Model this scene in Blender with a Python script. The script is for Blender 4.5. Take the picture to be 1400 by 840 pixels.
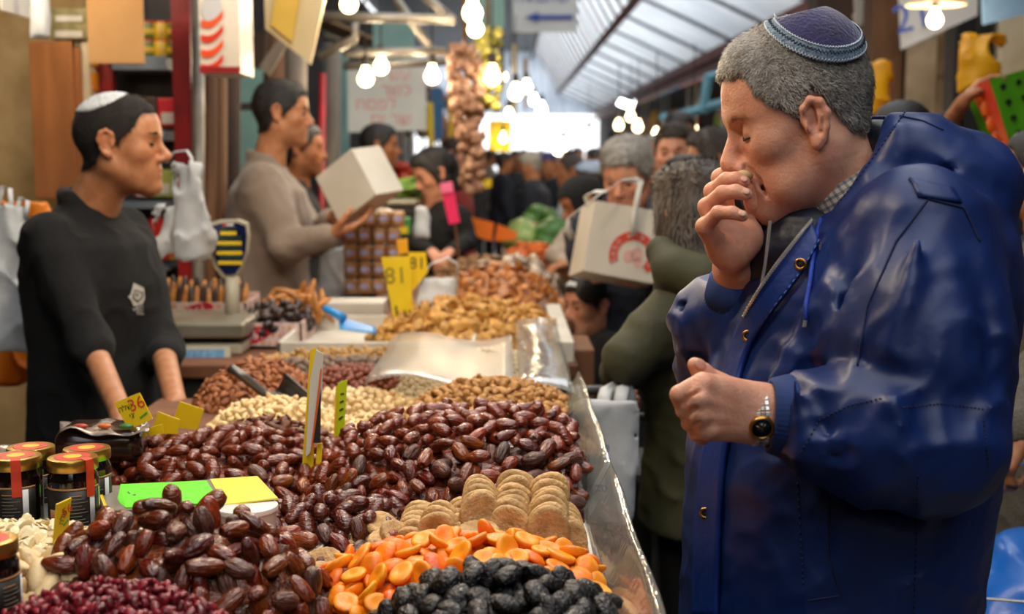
import bpy, bmesh, math, random, colorsys
import numpy as np
from mathutils import Vector, Matrix, Euler, Quaternion
from mathutils.bvhtree import BVHTree

random.seed(7); RNG = np.random.default_rng(7)
SC = bpy.context.scene
COL = SC.collection
for _o in list(bpy.data.objects): bpy.data.objects.remove(_o)

# ------------------------------------------------------------------ camera
FPX, W_, H_ = 1750.0, 1400, 840
CAM = np.array([0.0, 0.0, 1.5]); PITCH = math.atan(205 / FPX); YAW = math.atan(10 / FPX)
_fw = np.array([math.sin(YAW) * math.cos(PITCH), math.cos(YAW) * math.cos(PITCH), -math.sin(PITCH)])
_rt = np.array([math.cos(YAW), -math.sin(YAW), 0.0]); _up = np.cross(_rt, _fw)
cd = bpy.data.cameras.new('camera'); cam = bpy.data.objects.new('camera', cd); COL.objects.link(cam)
cd.sensor_width = 36.0; cd.lens = FPX / W_ * 36.0; cd.clip_start = 0.05; cd.clip_end = 300
cam.matrix_world = Matrix(((_rt[0], _up[0], -_fw[0], CAM[0]), (_rt[1], _up[1], -_fw[1], CAM[1]), (_rt[2], _up[2], -_fw[2], CAM[2]), (0, 0, 0, 1)))
cd.dof.use_dof = True; cd.dof.focus_distance = 1.75; cd.dof.aperture_fstop = 4.2; cd.dof.aperture_blades = 0
SC.camera = cam

# ------------------------------------------------------------------ sky (even overcast) and exposure
wd = bpy.data.worlds.new('overcast_sky'); SC.world = wd; wd.use_nodes = True
_bg = wd.node_tree.nodes['Background']; _bg.inputs[0].default_value = (0.95, 0.975, 1.0, 1); _bg.inputs[1].default_value = 1.75
SC.view_settings.view_transform = 'Standard'; SC.view_settings.look = 'None'
SC.view_settings.exposure = 0.42; SC.view_settings.gamma = 1.0; SC.view_settings.use_curve_mapping = False

# ------------------------------------------------------------------ helpers
def P(px, py, Y):
    "world point on the ray of a photo pixel at depth Y"
    d = _fw + _rt * ((px - 700) / FPX) - _up * ((py - 420) / FPX)
    return CAM + d * (Y / d[1])
def PZ(px, py, Z):
    d = _fw + _rt * ((px - 700) / FPX) - _up * ((py - 420) / FPX)
    return CAM + d * ((Z - CAM[2]) / d[2])
def srgb(c):
    if isinstance(c, str):
        c = c.lstrip('#'); c = c if len(c) == 6 else ''.join(x + x for x in c); c = [int(c[i:i + 2], 16) / 255 for i in (0, 2, 4)]
    return tuple(x / 12.92 if x <= 0.04045 else ((x + 0.055) / 1.055) ** 2.4 for x in c) + (1.0,)

MATS = {}
def mat(name, c, c2=None, sc=15, rough=.5, bump=0, bsc=60, metal=0, sss=0, rnd=0, coat=0, alpha=1, emit=0, trl=0,
        attr=False, stretch=(1, 1, 1), lo=.35, hi=.65, spec=.5, bst=None, detail=4, sheen=0, cells=0, hue=0, rvar=0):
    if name in MATS: return MATS[name]
    m = bpy.data.materials.new(name); m.use_nodes = True; nt = m.node_tree; N = nt.nodes; L = nt.links
    b = N['Principled BSDF']; out = N['Material Output']
    tc = N.new('ShaderNodeTexCoord'); mp = N.new('ShaderNodeMapping'); L.new(tc.outputs['Object'], mp.inputs[0])
    mp.inputs['Scale'].default_value = stretch
    vec = mp.outputs[0]
    oi = None
    if rnd or hue or (rvar):
        oi = N.new('ShaderNodeObjectInfo')
        ad = N.new('ShaderNodeVectorMath'); ad.operation = 'ADD'
        ms = N.new('ShaderNodeVectorMath'); ms.operation = 'SCALE'; ms.inputs[0].default_value = (3.1, 7.3, 5.7)
        L.new(oi.outputs['Random'], ms.inputs['Scale']); L.new(vec, ad.inputs[0]); L.new(ms.outputs[0], ad.inputs[1]); vec = ad.outputs[0]
    colsock = None
    if attr:
        a = N.new('ShaderNodeVertexColor'); a.layer_name = 'Col'; colsock = a.outputs[0]
    if c2 is not None:
        nz = N.new('ShaderNodeTexNoise'); nz.inputs['Scale'].default_value = sc; nz.inputs['Detail'].default_value = detail
        L.new(vec, nz.inputs['Vector'])
        rp = N.new('ShaderNodeMapRange'); rp.inputs[1].default_value = lo; rp.inputs[2].default_value = hi; L.new(nz.outputs[0], rp.inputs[0])
        mx = N.new('ShaderNodeMix'); mx.data_type = 'RGBA'; L.new(rp.outputs[0], mx.inputs[0])
        mx.inputs[6].default_value = srgb(c); mx.inputs[7].default_value = srgb(c2)
        if colsock is not None:
            mm = N.new('ShaderNodeMix'); mm.data_type = 'RGBA'; mm.blend_type = 'MULTIPLY'; mm.inputs[0].default_value = 1
            L.new(colsock, mm.inputs[6]); L.new(mx.outputs[2], mm.inputs[7]); colsock = mm.outputs[2]
        else: colsock = mx.outputs[2]
    if rnd or hue:
        hs = N.new('ShaderNodeHueSaturation')
        mr = N.new('ShaderNodeMapRange'); mr.inputs[3].default_value = 1 - rnd; mr.inputs[4].default_value = 1 + rnd
        L.new(oi.outputs['Random'], mr.inputs[0]); L.new(mr.outputs[0], hs.inputs['Value'])
        if hue:
            m2 = N.new('ShaderNodeMath'); m2.operation = 'MULTIPLY'; m2.inputs[1].default_value = 7.77; L.new(oi.outputs['Random'], m2.inputs[0])
            m3 = N.new('ShaderNodeMath'); m3.operation = 'FRACT'; L.new(m2.outputs[0], m3.inputs[0])
            m4 = N.new('ShaderNodeMapRange'); m4.inputs[3].default_value = .5 - hue; m4.inputs[4].default_value = .5 + hue
            L.new(m3.outputs[0], m4.inputs[0]); L.new(m4.outputs[0], hs.inputs['Hue'])
        if colsock is not None: L.new(colsock, hs.inputs['Color'])
        else: hs.inputs['Color'].default_value = srgb(c)
        colsock = hs.outputs[0]
    if colsock is not None: L.new(colsock, b.inputs['Base Color'])
    else: b.inputs['Base Color'].default_value = srgb(c)
    b.inputs['Roughness'].default_value = rough; b.inputs['Metallic'].default_value = metal
    b.inputs['Specular IOR Level'].default_value = spec
    if sss:
        b.inputs['Subsurface Weight'].default_value = sss; b.inputs['Subsurface Radius'].default_value = (1, .35, .18); b.inputs['Subsurface Scale'].default_value = .006
    if coat: b.inputs['Coat Weight'].default_value = coat; b.inputs['Coat Roughness'].default_value = .12
    if sheen: b.inputs['Sheen Weight'].default_value = sheen
    if alpha < 1: b.inputs['Alpha'].default_value = alpha
    if emit:
        b.inputs['Emission Strength'].default_value = emit; b.inputs['Emission Color'].default_value = srgb(c)
    if bump:
        bz = N.new('ShaderNodeTexNoise'); bz.inputs['Scale'].default_value = bsc; bz.inputs['Detail'].default_value = 3
        if bst:
            m5 = N.new('ShaderNodeMapping'); m5.inputs['Scale'].default_value = bst; L.new(vec, m5.inputs[0]); L.new(m5.outputs[0], bz.inputs['Vector'])
        else: L.new(vec, bz.inputs['Vector'])
        bp = N.new('ShaderNodeBump'); bp.inputs['Strength'].default_value = min(1, bump); bp.inputs['Distance'].default_value = .004 * max(1, bump)
        L.new(bz.outputs[0], bp.inputs['Height']); L.new(bp.outputs[0], b.inputs['Normal'])
    if trl:
        tr = N.new('ShaderNodeBsdfTranslucent'); ms_ = N.new('ShaderNodeMixShader'); ms_.inputs[0].default_value = trl
        if colsock is not None: L.new(colsock, tr.inputs[0])
        else: tr.inputs[0].default_value = srgb(c)
        L.new(b.outputs[0], ms_.inputs[1]); L.new(tr.outputs[0], ms_.inputs[2]); L.new(ms_.outputs[0], out.inputs[0])
    MATS[name] = m
    return m

def film(name, tint='#ffffff', a=.12, rough=.08, haze=0.0, bump=0, bsc=20):
    "thin clear plastic sheet: transparent with a glossy and a slightly milky share"
    if name in MATS: return MATS[name]
    m = bpy.data.materials.new(name); m.use_nodes = True; nt = m.node_tree; N = nt.nodes; L = nt.links
    N.remove(N['Principled BSDF']); out = N['Material Output']
    t = N.new('ShaderNodeBsdfTransparent'); t.inputs[0].default_value = srgb(tint)
    g = N.new('ShaderNodeBsdfGlossy'); g.inputs['Roughness'].default_value = rough
    d = N.new('ShaderNodeBsdfDiffuse'); d.inputs[0].default_value = srgb(tint)
    lw = N.new('ShaderNodeLayerWeight'); lw.inputs[0].default_value = .25
    ma = N.new('ShaderNodeMath'); ma.operation = 'MULTIPLY_ADD'; ma.inputs[1].default_value = .35; ma.inputs[2].default_value = a; L.new(lw.outputs['Fresnel'], ma.inputs[0]); ma.use_clamp = True
    m1 = N.new('ShaderNodeMixShader'); m1.inputs[0].default_value = haze; L.new(t.outputs[0], m1.inputs[1]); L.new(d.outputs[0], m1.inputs[2])
    m2 = N.new('ShaderNodeMixShader'); L.new(ma.outputs[0], m2.inputs[0]); L.new(m1.outputs[0], m2.inputs[1]); L.new(g.outputs[0], m2.inputs[2])
    L.new(m2.outputs[0], out.inputs[0])
    if bump:
        tc = N.new('ShaderNodeTexCoord'); bz = N.new('ShaderNodeTexNoise'); bz.inputs['Scale'].default_value = bsc; L.new(tc.outputs['Object'], bz.inputs['Vector'])
        bp = N.new('ShaderNodeBump'); bp.inputs['Strength'].default_value = bump; bp.inputs['Distance'].default_value = .01; L.new(bz.outputs[0], bp.inputs['Height'])
        L.new(bp.outputs[0], g.inputs['Normal']); L.new(bp.outputs[0], lw.inputs['Normal'])
    MATS[name] = m
    return m

def tag(o, label=None, cat=None, group=None, kind=None):
    if label: o['label'] = label
    if cat: o['category'] = cat
    if group: o['group'] = group
    if kind: o['kind'] = kind
    return o

def mesh_data(name, V, F, m=None, smooth=True, cols=None):
    me = bpy.data.meshes.new(name)
    V = np.asarray(V, dtype=np.float32).reshape(-1, 3)
    if isinstance(F, np.ndarray) and F.ndim == 2:
        n, k = F.shape
        me.vertices.add(len(V)); me.vertices.foreach_set('co', V.ravel())
        me.loops.add(n * k); me.loops.foreach_set('vertex_index', F.astype(np.int32).ravel())
        me.polygons.add(n); me.polygons.foreach_set('loop_start', np.arange(0, n * k, k, dtype=np.int32))
        me.update(calc_edges=True); me.validate()
    else:
        me.from_pydata(V.tolist(), [], [list(map(int, f)) for f in F]); me.update()
    if smooth and len(me.polygons): me.polygons.foreach_set('use_smooth', np.ones(len(me.polygons), dtype=bool))
    if cols is not None:
        ca = me.color_attributes.new('Col', 'FLOAT_COLOR', 'POINT')
        c4 = np.ones((len(V), 4), dtype=np.float32); c4[:, :3] = cols; ca.data.foreach_set('color', c4.ravel())
    if m is not None: me.materials.append(m)
    return me

def link(name, me, parent=None, loc=None):
    o = bpy.data.objects.new(name, me); COL.objects.link(o)
    if parent is not None: o.parent = parent
    if loc is not None: o.location = loc
    return o

def empty(name, loc=(0, 0, 0), rz=0, label=None, cat=None, group=None):
    o = bpy.data.objects.new(name, None); COL.objects.link(o); o.empty_display_size = .05
    o.location = tuple(float(x) for x in loc); o.rotation_euler = (0, 0, rz)
    return tag(o, label, cat, group)

def wobj(name, V, F, m, root=None, smooth=True, cols=None):
    "mesh given in world coordinates; under an unrotated root it becomes a part"
    V = np.asarray(V, float).reshape(-1, 3)
    if root is not None:
        return link(name, mesh_data(name, V - np.array(root.location), F, m, smooth, cols), root)
    c = np.array([(V[:, 0].min() + V[:, 0].max()) / 2, (V[:, 1].min() + V[:, 1].max()) / 2, V[:, 2].min()])
    return link(name, mesh_data(name, V - c, F, m, smooth, cols), None, tuple(c))

def rotm(rx=0, ry=0, rz=0):
    return np.array(Euler((rx, ry, rz), 'XYZ').to_matrix())

class MB:
    "collects simple solids; build() makes ONE mesh object"
    def __init__(s): s.V = []; s.F = []; s.n = 0
    def raw(s, V, F):
        V = np.asarray(V, float).reshape(-1, 3)
        s.V.append(V); s.F += [tuple(int(i) + s.n for i in f) for f in F]; s.n += len(V); return s
    def box(s, c, size, R=None, bev=0):
        hx, hy, hz = [x / 2 for x in size]
        if bev <= 0:
            V = np.array([(x, y, z) for x in (-hx, hx) for y in (-hy, hy) for z in (-hz, hz)])
            F = [(0, 1, 3, 2), (4, 6, 7, 5), (0, 4, 5, 1), (2, 3, 7, 6), (0, 2, 6, 4), (1, 5, 7, 3)]
        else:
            bm = bmesh.new(); bmesh.ops.create_cube(bm, size=1)
            for v in bm.verts: v.co = Vector((v.co.x * size[0], v.co.y * size[1], v.co.z * size[2]))
            bmesh.ops.bevel(bm, geom=list(bm.edges), offset=min(bev, min(size) * .45), segments=2, affect='EDGES', profile=.5)
            bm.verts.index_update(); V = np.array([v.co[:] for v in bm.verts]); F = [[v.index for v in f.verts] for f in bm.faces]; bm.free()
        if R is not None: V = V @ np.asarray(R).T
        return s.raw(V + np.asarray(c, float), F)
    def span(s, lo, hi, bev=0):
        lo = np.asarray(lo, float); hi = np.asarray(hi, float); return s.box((lo + hi) / 2, hi - lo, None, bev)
    def tube(s, pts, r, n=8, cap=True, flat=None):
        pts = [np.asarray(p, float) for p in pts]; m = len(pts)
        rs = [r] * m if np.isscalar(r) else list(r)
        V = []; up = None
        for i in range(m):
            t = pts[min(i + 1, m - 1)] - pts[max(i - 1, 0)]; t = t / (np.linalg.norm(t) + 1e-9)
            if up is None:
                up = np.array([0, 0, 1.]) if abs(t[2]) < .9 else np.array([1., 0, 0])
            a = np.cross(t, up); a /= np.linalg.norm(a) + 1e-9; up = np.cross(a, t)
            for k in range(n):
                an = 2 * math.pi * k / n
                V.append(pts[i] + rs[i] * (a * math.cos(an) + up * math.sin(an) * (flat or 1)))
        F = [(i * n + k, i * n + (k + 1) % n, (i + 1) * n + (k + 1) % n, (i + 1) * n + k) for i in range(m - 1) for k in range(n)]
        if cap: F += [tuple(range(n))[::-1], tuple(range((m - 1) * n, m * n))]
        return s.raw(V, F)
    def lathe(s, prof, c=(0, 0, 0), n=24, R=None):
        V = []; m = len(prof)
        for r, z in prof:
            for k in range(n):
                a = 2 * math.pi * k / n; V.append((r * math.cos(a), r * math.sin(a), z))
        F = [(i * n + k, i * n + (k + 1) % n, (i + 1) * n + (k + 1) % n, (i + 1) * n + k) for i in range(m - 1) for k in range(n)]
        if prof[0][0] > 1e-6: F.append(tuple(range(n))[::-1])
        if prof[-1][0] > 1e-6: F.append(tuple(range((m - 1) * n, m * n)))
        V = np.array(V)
        if R is not None: V = V @ np.asarray(R).T
        return s.raw(V + np.asarray(c, float), F)
    def plate(s, pts, thick, nrm=None):
        "flat polygon given a thickness"
        A = np.array([np.asarray(p, float) for p in pts]); n = len(A)
        if nrm is None:
            nrm = np.zeros(3)
            for i in range(n): nrm += np.cross(A[i] - A[0], A[(i + 1) % n] - A[0])
        nrm = np.asarray(nrm, float); nrm /= np.linalg.norm(nrm)
        V = np.vstack([A + nrm * thick / 2, A - nrm * thick / 2])
        F = [tuple(range(n)), tuple(range(2 * n - 1, n - 1, -1))] + [(i, i + n, (i + 1) % n + n, (i + 1) % n) for i in range(n)]
        return s.raw(V, F)
    def grid(s, G, thick=0):
        "G: (a,b,3) array of points; with a thickness it is a closed sheet"
        G = np.asarray(G, float); a, b = G.shape[:2]
        q = lambda o: [(o + i * b + j, o + i * b + j + 1, o + (i + 1) * b + j + 1, o + (i + 1) * b + j) for i in range(a - 1) for j in range(b - 1)]
        if not thick: return s.raw(G.reshape(-1, 3), q(0))
        du = np.gradient(G, axis=0); dv = np.gradient(G, axis=1); nn = np.cross(du, dv); nn /= np.linalg.norm(nn, axis=2, keepdims=True) + 1e-9
        V = np.vstack([(G + nn * thick / 2).reshape(-1, 3), (G - nn * thick / 2).reshape(-1, 3)]); o = a * b
        F = q(0) + [f[::-1] for f in q(o)]
        ring = [j for j in range(b)] + [i * b + b - 1 for i in range(1, a)] + [(a - 1) * b + j for j in range(b - 2, -1, -1)] + [i * b for i in range(a - 2, 0, -1)]
        F += [(ring[i], o + ring[i], o + ring[(i + 1) % len(ring)], ring[(i + 1) % len(ring)]) for i in range(len(ring))]
        return s.raw(V, F)
    def sphere(s, c, r, n=12, m=8, R=None):
        r = np.ones(3) * r if np.isscalar(r) else np.asarray(r, float)
        V = [(0, 0, 1)]
        for i in range(1, m):
            for k in range(n):
                a = 2 * math.pi * k / n; b = math.pi * i / m
                V.append((math.sin(b) * math.cos(a), math.sin(b) * math.sin(a), math.cos(b)))
        V.append((0, 0, -1)); V = np.array(V) * r; e = len(V) - 1
        F = [(0, 1 + k, 1 + (k + 1) % n) for k in range(n)]
        F += [(1 + i * n + k, 1 + (i + 1) * n + k, 1 + (i + 1) * n + (k + 1) % n, 1 + i * n + (k + 1) % n) for i in range(m - 2) for k in range(n)]
        F += [(e, 1 + (m - 2) * n + (k + 1) % n, 1 + (m - 2) * n + k) for k in range(n)]
        if R is not None: V = V @ np.asarray(R).T
        return s.raw(V + np.asarray(c, float), F)
    def verts(s): return np.vstack(s.V)
    def data(s, name, m, smooth=False): return mesh_data(name, s.verts(), s.F, m, smooth)
    def build(s, name, m, parent=None, smooth=False):
        "vertices are local to the parent"
        return link(name, s.data(name, m, smooth), parent)
    def world(s, name, m, root=None, smooth=False):
        return wobj(name, s.verts(), s.F, m, root, smooth)

def autosmooth(o, deg=35):
    o.data.polygons.foreach_set('use_smooth', np.ones(len(o.data.polygons), dtype=bool))
    try: o.data.set_sharp_from_angle(angle=math.radians(deg))
    except Exception: pass
    return o

_fontcache = {}
def text_mesh(s, size=1.0, extr=0.0):
    "flat lettering as mesh vertices/faces centred on the origin in the xy plane"
    key = (s, extr)
    if key not in _fontcache:
        cu = bpy.data.curves.new('lettering', 'FONT'); cu.body = s; cu.size = 1; cu.extrude = extr; cu.align_x = 'CENTER'; cu.align_y = 'CENTER'; cu.resolution_u = 3
        o = bpy.data.objects.new('lettering', cu); COL.objects.link(o)
        dg = bpy.context.evaluated_depsgraph_get(); me = bpy.data.meshes.new_from_object(o.evaluated_get(dg))
        V = np.array([v.co[:] for v in me.vertices]).reshape(-1, 3); F = [tuple(p.vertices) for p in me.polygons]
        bpy.data.objects.remove(o); bpy.data.curves.remove(cu); bpy.data.meshes.remove(me)
        _fontcache[key] = (V, F)
    V, F = _fontcache[key]
    return V * size, F
def text_on(s, c, right, up, size, off=.0008):
    "lettering laid on a surface: centre, right and up directions in world"
    V, F = text_mesh(s, size); r = np.asarray(right, float); r /= np.linalg.norm(r); u = np.asarray(up, float); u -= r * u.dot(r); u /= np.linalg.norm(u); n = np.cross(r, u)
    return V[:, :1] * r + V[:, 1:2] * u + np.asarray(c, float) + n * off, F

# ------------------------------------------------------------------ implicit surfaces (bodies, clothes, hands)
class Field:
    def __init__(s, lo, hi, h):
        s.h = h; s.lo = np.asarray(lo, float); n = np.ceil((np.asarray(hi, float) - s.lo) / h).astype(int) + 1
        s.n = n; s.F = np.full(n, .1, dtype=np.float32)
        s.ax = [(s.lo[i] + h * np.arange(n[i])).astype(np.float32) for i in range(3)]
    def copy(s):
        c = object.__new__(Field); c.h = s.h; c.lo = s.lo; c.n = s.n; c.ax = s.ax; c.F = s.F.copy(); return c
    def loc(s, lo, hi):
        a = np.clip(np.floor((np.asarray(lo) - s.lo) / s.h).astype(int), 0, s.n - 1); b = np.clip(np.ceil((np.asarray(hi) - s.lo) / s.h).astype(int) + 1, 1, s.n)
        sl = tuple(slice(a[i], b[i]) for i in range(3))
        return sl, s.ax[0][sl[0]][:, None, None], s.ax[1][sl[1]][None, :, None], s.ax[2][sl[2]][None, None, :]
    def comb(s, sl, d, k, op):
        A = s.F[sl]
        if A.size == 0: return
        if op == '-': A = -A
        if k > 0:
            hh = np.clip(.5 + .5 * (d - A) / k, 0, 1); r = d * (1 - hh) + A * hh - k * hh * (1 - hh)
        else: r = np.minimum(A, d)
        s.F[sl] = -r if op == '-' else r
    def cap(s, a, b, ra, rb=None, k=.01, op='+'):
        a = np.asarray(a, float); b = np.asarray(b, float); rb = ra if rb is None else rb; rm = max(ra, rb) + k + 3 * s.h
        sl, X, Y, Z = s.loc(np.minimum(a, b) - rm, np.maximum(a, b) + rm)
        ba = b - a; L = max(float(ba.dot(ba)), 1e-12)
        px, py, pz = X - a[0], Y - a[1], Z - a[2]
        t = np.clip((px * ba[0] + py * ba[1] + pz * ba[2]) / L, 0, 1)
        d = np.sqrt((px - ba[0] * t) ** 2 + (py - ba[1] * t) ** 2 + (pz - ba[2] * t) ** 2) - (ra + (rb - ra) * t)
        s.comb(sl, d, k, op); return s
    def chain(s, pts, rs, k=.006, op='+'):
        for i in range(len(pts) - 1): s.cap(pts[i], pts[i + 1], rs[i], rs[i + 1], k, op)
        return s
    def ell(s, c, r, R=None, k=.01, op='+'):
        c = np.asarray(c, float); r = np.ones(3) * r if np.isscalar(r) else np.asarray(r, float); rm = r.max() + k + 3 * s.h if R is not None else r + k + 3 * s.h
        sl, X, Y, Z = s.loc(c - rm, c + rm); X = X - c[0]; Y = Y - c[1]; Z = Z - c[2]
        if R is not None:
            R = np.asarray(R); X, Y, Z = X * R[0, 0] + Y * R[1, 0] + Z * R[2, 0], X * R[0, 1] + Y * R[1, 1] + Z * R[2, 1], X * R[0, 2] + Y * R[1, 2] + Z * R[2, 2]
        k0 = np.sqrt((X / r[0]) ** 2 + (Y / r[1]) ** 2 + (Z / r[2]) ** 2); k1 = np.sqrt((X / r[0] ** 2) ** 2 + (Y / r[1] ** 2) ** 2 + (Z / r[2] ** 2) ** 2)
        s.comb(sl, k0 * (k0 - 1) / (k1 + 1e-6), k, op); return s
    def box(s, c, half, rnd=.01, R=None, k=.01, op='+'):
        c = np.asarray(c, float); hf = np.asarray(half, float); rm = np.linalg.norm(hf) + rnd + k + 3 * s.h
        sl, X, Y, Z = s.loc(c - rm, c + rm); X = X - c[0]; Y = Y - c[1]; Z = Z - c[2]
        if R is not None:
            R = np.asarray(R); X, Y, Z = X * R[0, 0] + Y * R[1, 0] + Z * R[2, 0], X * R[0, 1] + Y * R[1, 1] + Z * R[2, 1], X * R[0, 2] + Y * R[1, 2] + Z * R[2, 2]
        qx, qy, qz = np.abs(X) - hf[0] + rnd, np.abs(Y) - hf[1] + rnd, np.abs(Z) - hf[2] + rnd
        d = np.sqrt(np.maximum(qx, 0) ** 2 + np.maximum(qy, 0) ** 2 + np.maximum(qz, 0) ** 2) + np.minimum(np.maximum(qx, np.maximum(qy, qz)), 0) - rnd
        s.comb(sl, d, k, op); return s
    def loft(s, secs, k=.02, op='+', pw=2.3):
        "secs: (z, cx, cy, rx, ry) from bottom to top"
        A = np.array(secs, float); zs = s.ax[2].astype(float)
        m = .04
        sl, X, Y, Z = s.loc((min(A[:, 1] - A[:, 3]) - m, min(A[:, 2] - A[:, 4]) - m, A[0, 0] - m), (max(A[:, 1] + A[:, 3]) + m, max(A[:, 2] + A[:, 4]) + m, A[-1, 0] + m))
        z = zs[sl[2]]
        def ip(c):
            return np.interp(z, A[:, 0], A[:, c]).astype(np.float32)[None, None, :]
        cx, cy, rx, ry = ip(1), ip(2), ip(3), ip(4)
        q = (np.abs((X - cx) / rx) ** pw + np.abs((Y - cy) / ry) ** pw) ** (1 / pw)
        d = (q - 1) * np.minimum(rx, ry)
        d = np.maximum(d, np.maximum(A[0, 0] - Z, Z - A[-1, 0]))
        s.comb(sl, d, k, op); return s
    def disp(s, fn):
        X = s.ax[0][:, None, None]; Y = s.ax[1][None, :, None]; Z = s.ax[2][None, None, :]
        s.F = (s.F + fn(X, Y, Z)).astype(np.float32); return s
    def clip(s, d, k=.0):
        "keep only where d(X,Y,Z) < 0"
        X = s.ax[0][:, None, None]; Y = s.ax[1][None, :, None]; Z = s.ax[2][None, None, :]
        g = d(X, Y, Z)
        if k > 0:
            hh = np.clip(.5 + .5 * (-g + s.F) / k, 0, 1); s.F = (s.F * hh + g * (1 - hh) + k * hh * (1 - hh)).astype(np.float32)
        else: s.F = np.maximum(s.F, g).astype(np.float32)
        return s
    def mesh(s, smooth=1):
        F = s.F.copy()
        F[0] = F[-1] = .1; F[:, 0] = F[:, -1] = .1; F[:, :, 0] = F[:, :, -1] = .1
        S = F < 0
        nx, ny, nz = F.shape
        cnt = np.zeros((nx - 1, ny - 1, nz - 1), dtype=np.int8)
        offs = [(i, j, k) for i in (0, 1) for j in (0, 1) for k in (0, 1)]
        for i, j, k in offs: cnt += S[i:nx - 1 + i, j:ny - 1 + j, k:nz - 1 + k]
        act = (cnt > 0) & (cnt < 8); ci = np.argwhere(act); n = len(ci)
        idx = np.full(act.shape, -1, dtype=np.int32); idx[act] = np.arange(n)
        fv = np.stack([F[ci[:, 0] + o[0], ci[:, 1] + o[1], ci[:, 2] + o[2]] for o in offs], 1).astype(float)
        pos = np.zeros((n, 3)); w = np.zeros(n); oa = np.array(offs, float)
        for a in range(8):
            for b in range(a + 1, 8):
                if abs(oa[a] - oa[b]).sum() != 1: continue
                m = (fv[:, a] < 0) != (fv[:, b] < 0); t = fv[m, a] / (fv[m, a] - fv[m, b])
                pos[m] += oa[a] + (oa[b] - oa[a]) * t[:, None]; w[m] += 1
        V = s.lo + (ci + pos / w[:, None]) * s.h
        Q = []
        m = S[:-1, 1:-1, 1:-1] != S[1:, 1:-1, 1:-1]; e = np.argwhere(m); i, j, k = e[:, 0], e[:, 1] + 1, e[:, 2] + 1
        q = np.stack([idx[i, j - 1, k - 1], idx[i, j, k - 1], idx[i, j, k], idx[i, j - 1, k]], 1); fl = ~S[i, j, k]; q[fl] = q[fl][:, ::-1]; Q.append(q)
        m = S[1:-1, :-1, 1:-1] != S[1:-1, 1:, 1:-1]; e = np.argwhere(m); i, j, k = e[:, 0] + 1, e[:, 1], e[:, 2] + 1
        q = np.stack([idx[i - 1, j, k - 1], idx[i - 1, j, k], idx[i, j, k], idx[i, j, k - 1]], 1); fl = ~S[i, j, k]; q[fl] = q[fl][:, ::-1]; Q.append(q)
        m = S[1:-1, 1:-1, :-1] != S[1:-1, 1:-1, 1:]; e = np.argwhere(m); i, j, k = e[:, 0] + 1, e[:, 1] + 1, e[:, 2]
        q = np.stack([idx[i - 1, j - 1, k], idx[i, j - 1, k], idx[i, j, k], idx[i - 1, j, k]], 1); fl = ~S[i, j, k]; q[fl] = q[fl][:, ::-1]; Q.append(q)
        Q = np.vstack(Q)
        for _ in range(smooth):
            acc = np.zeros_like(V); c = np.zeros(len(V))
            for a, b in ((0, 1), (1, 2), (2, 3), (3, 0)):
                for t in range(3): acc[:, t] += np.bincount(Q[:, a], V[Q[:, b], t], len(V)) + np.bincount(Q[:, b], V[Q[:, a], t], len(V))
                c += np.bincount(Q[:, a], minlength=len(V)) + np.bincount(Q[:, b], minlength=len(V))
            V = V * .4 + acc / np.maximum(c, 1)[:, None] * .6
        return V, Q

def waves(seed, n=9, f0=20, f1=60, stretch=(1, 1, 1)):
    "smooth pseudo-noise: a sum of sines, in about -1..1"
    r = np.random.default_rng(seed); K = r.normal(size=(n, 3)); K /= np.linalg.norm(K, axis=1, keepdims=True); K *= r.uniform(f0, f1, (n, 1)) * np.asarray(stretch); ph = r.uniform(0, 6.28, n)
    def f(X, Y, Z):
        o = 0
        for i in range(n): o = o + np.sin(K[i, 0] * X + K[i, 1] * Y + K[i, 2] * Z + ph[i])
        return (o / n * 1.6).astype(np.float32) if hasattr(o, 'astype') else o / n * 1.6
    return f

# ------------------------------------------------------------------ the place: floor, walls, roof
M_floor = mat('worn_stone_paving', '#6d675f', '#4a453f', sc=6, rough=.6, bump=.4, bsc=30)
M_joint = mat('paving_joint', '#35312c', rough=.9)
M_plaster = mat('old_yellow_plaster', '#bd9f70', '#927648', sc=5, rough=.9, bump=.5, bsc=18)
M_stone = mat('pale_limestone', '#b3a087', '#8d7a62', sc=4, rough=.9, bump=.6, bsc=25, rnd=.12)
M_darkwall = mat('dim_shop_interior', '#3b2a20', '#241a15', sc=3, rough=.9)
M_roofsheet = mat('translucent_roof_sheet', '#dde1e6', '#c4cad1', sc=1.2, rough=.5, trl=.88)
M_glaze = mat('milky_glazing', '#eef2f6', rough=.4, trl=.92)
M_rust = mat('rust_red_steel', '#7b3a2b', '#54281f', sc=8, rough=.6)
M_ribs = mat('grey_roof_rib', '#6f737b', '#565960', sc=6, rough=.6)
M_greywood = mat('weathered_grey_timber', '#7f756a', '#5d544c', sc=10, stretch=(1, 1, .2), rough=.8)

def struct(o): o['kind'] = 'structure'; return o

# floor: base slab plus paving stones near enough to be told apart
fl = struct(MB().span((-3.5, -8.2, -.12), (4.2, 46, -.012)).world('floor', M_joint))
_sl = [MB().box((0, 0, 0), (.58, .385, .024), None, .006).data('paving_stone', M_floor)]
for i in range(13):
    for j in range(24):
        x = -3.1 + .6 * i + (.3 if j % 2 else 0); y = .2 + .4 * j
        if x < -.2 and y < 7: continue
        o = link('paving_stone', _sl[0], fl, (x - fl.location.x, y - fl.location.y, -.012 - fl.location.z)); o.rotation_euler = (random.uniform(-.006, .006), random.uniform(-.006, .006), 0)
MB().span((-3.4, 9.8, -.012), (4.1, 46, -.001)).world('far_paving', M_floor, fl)

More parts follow.
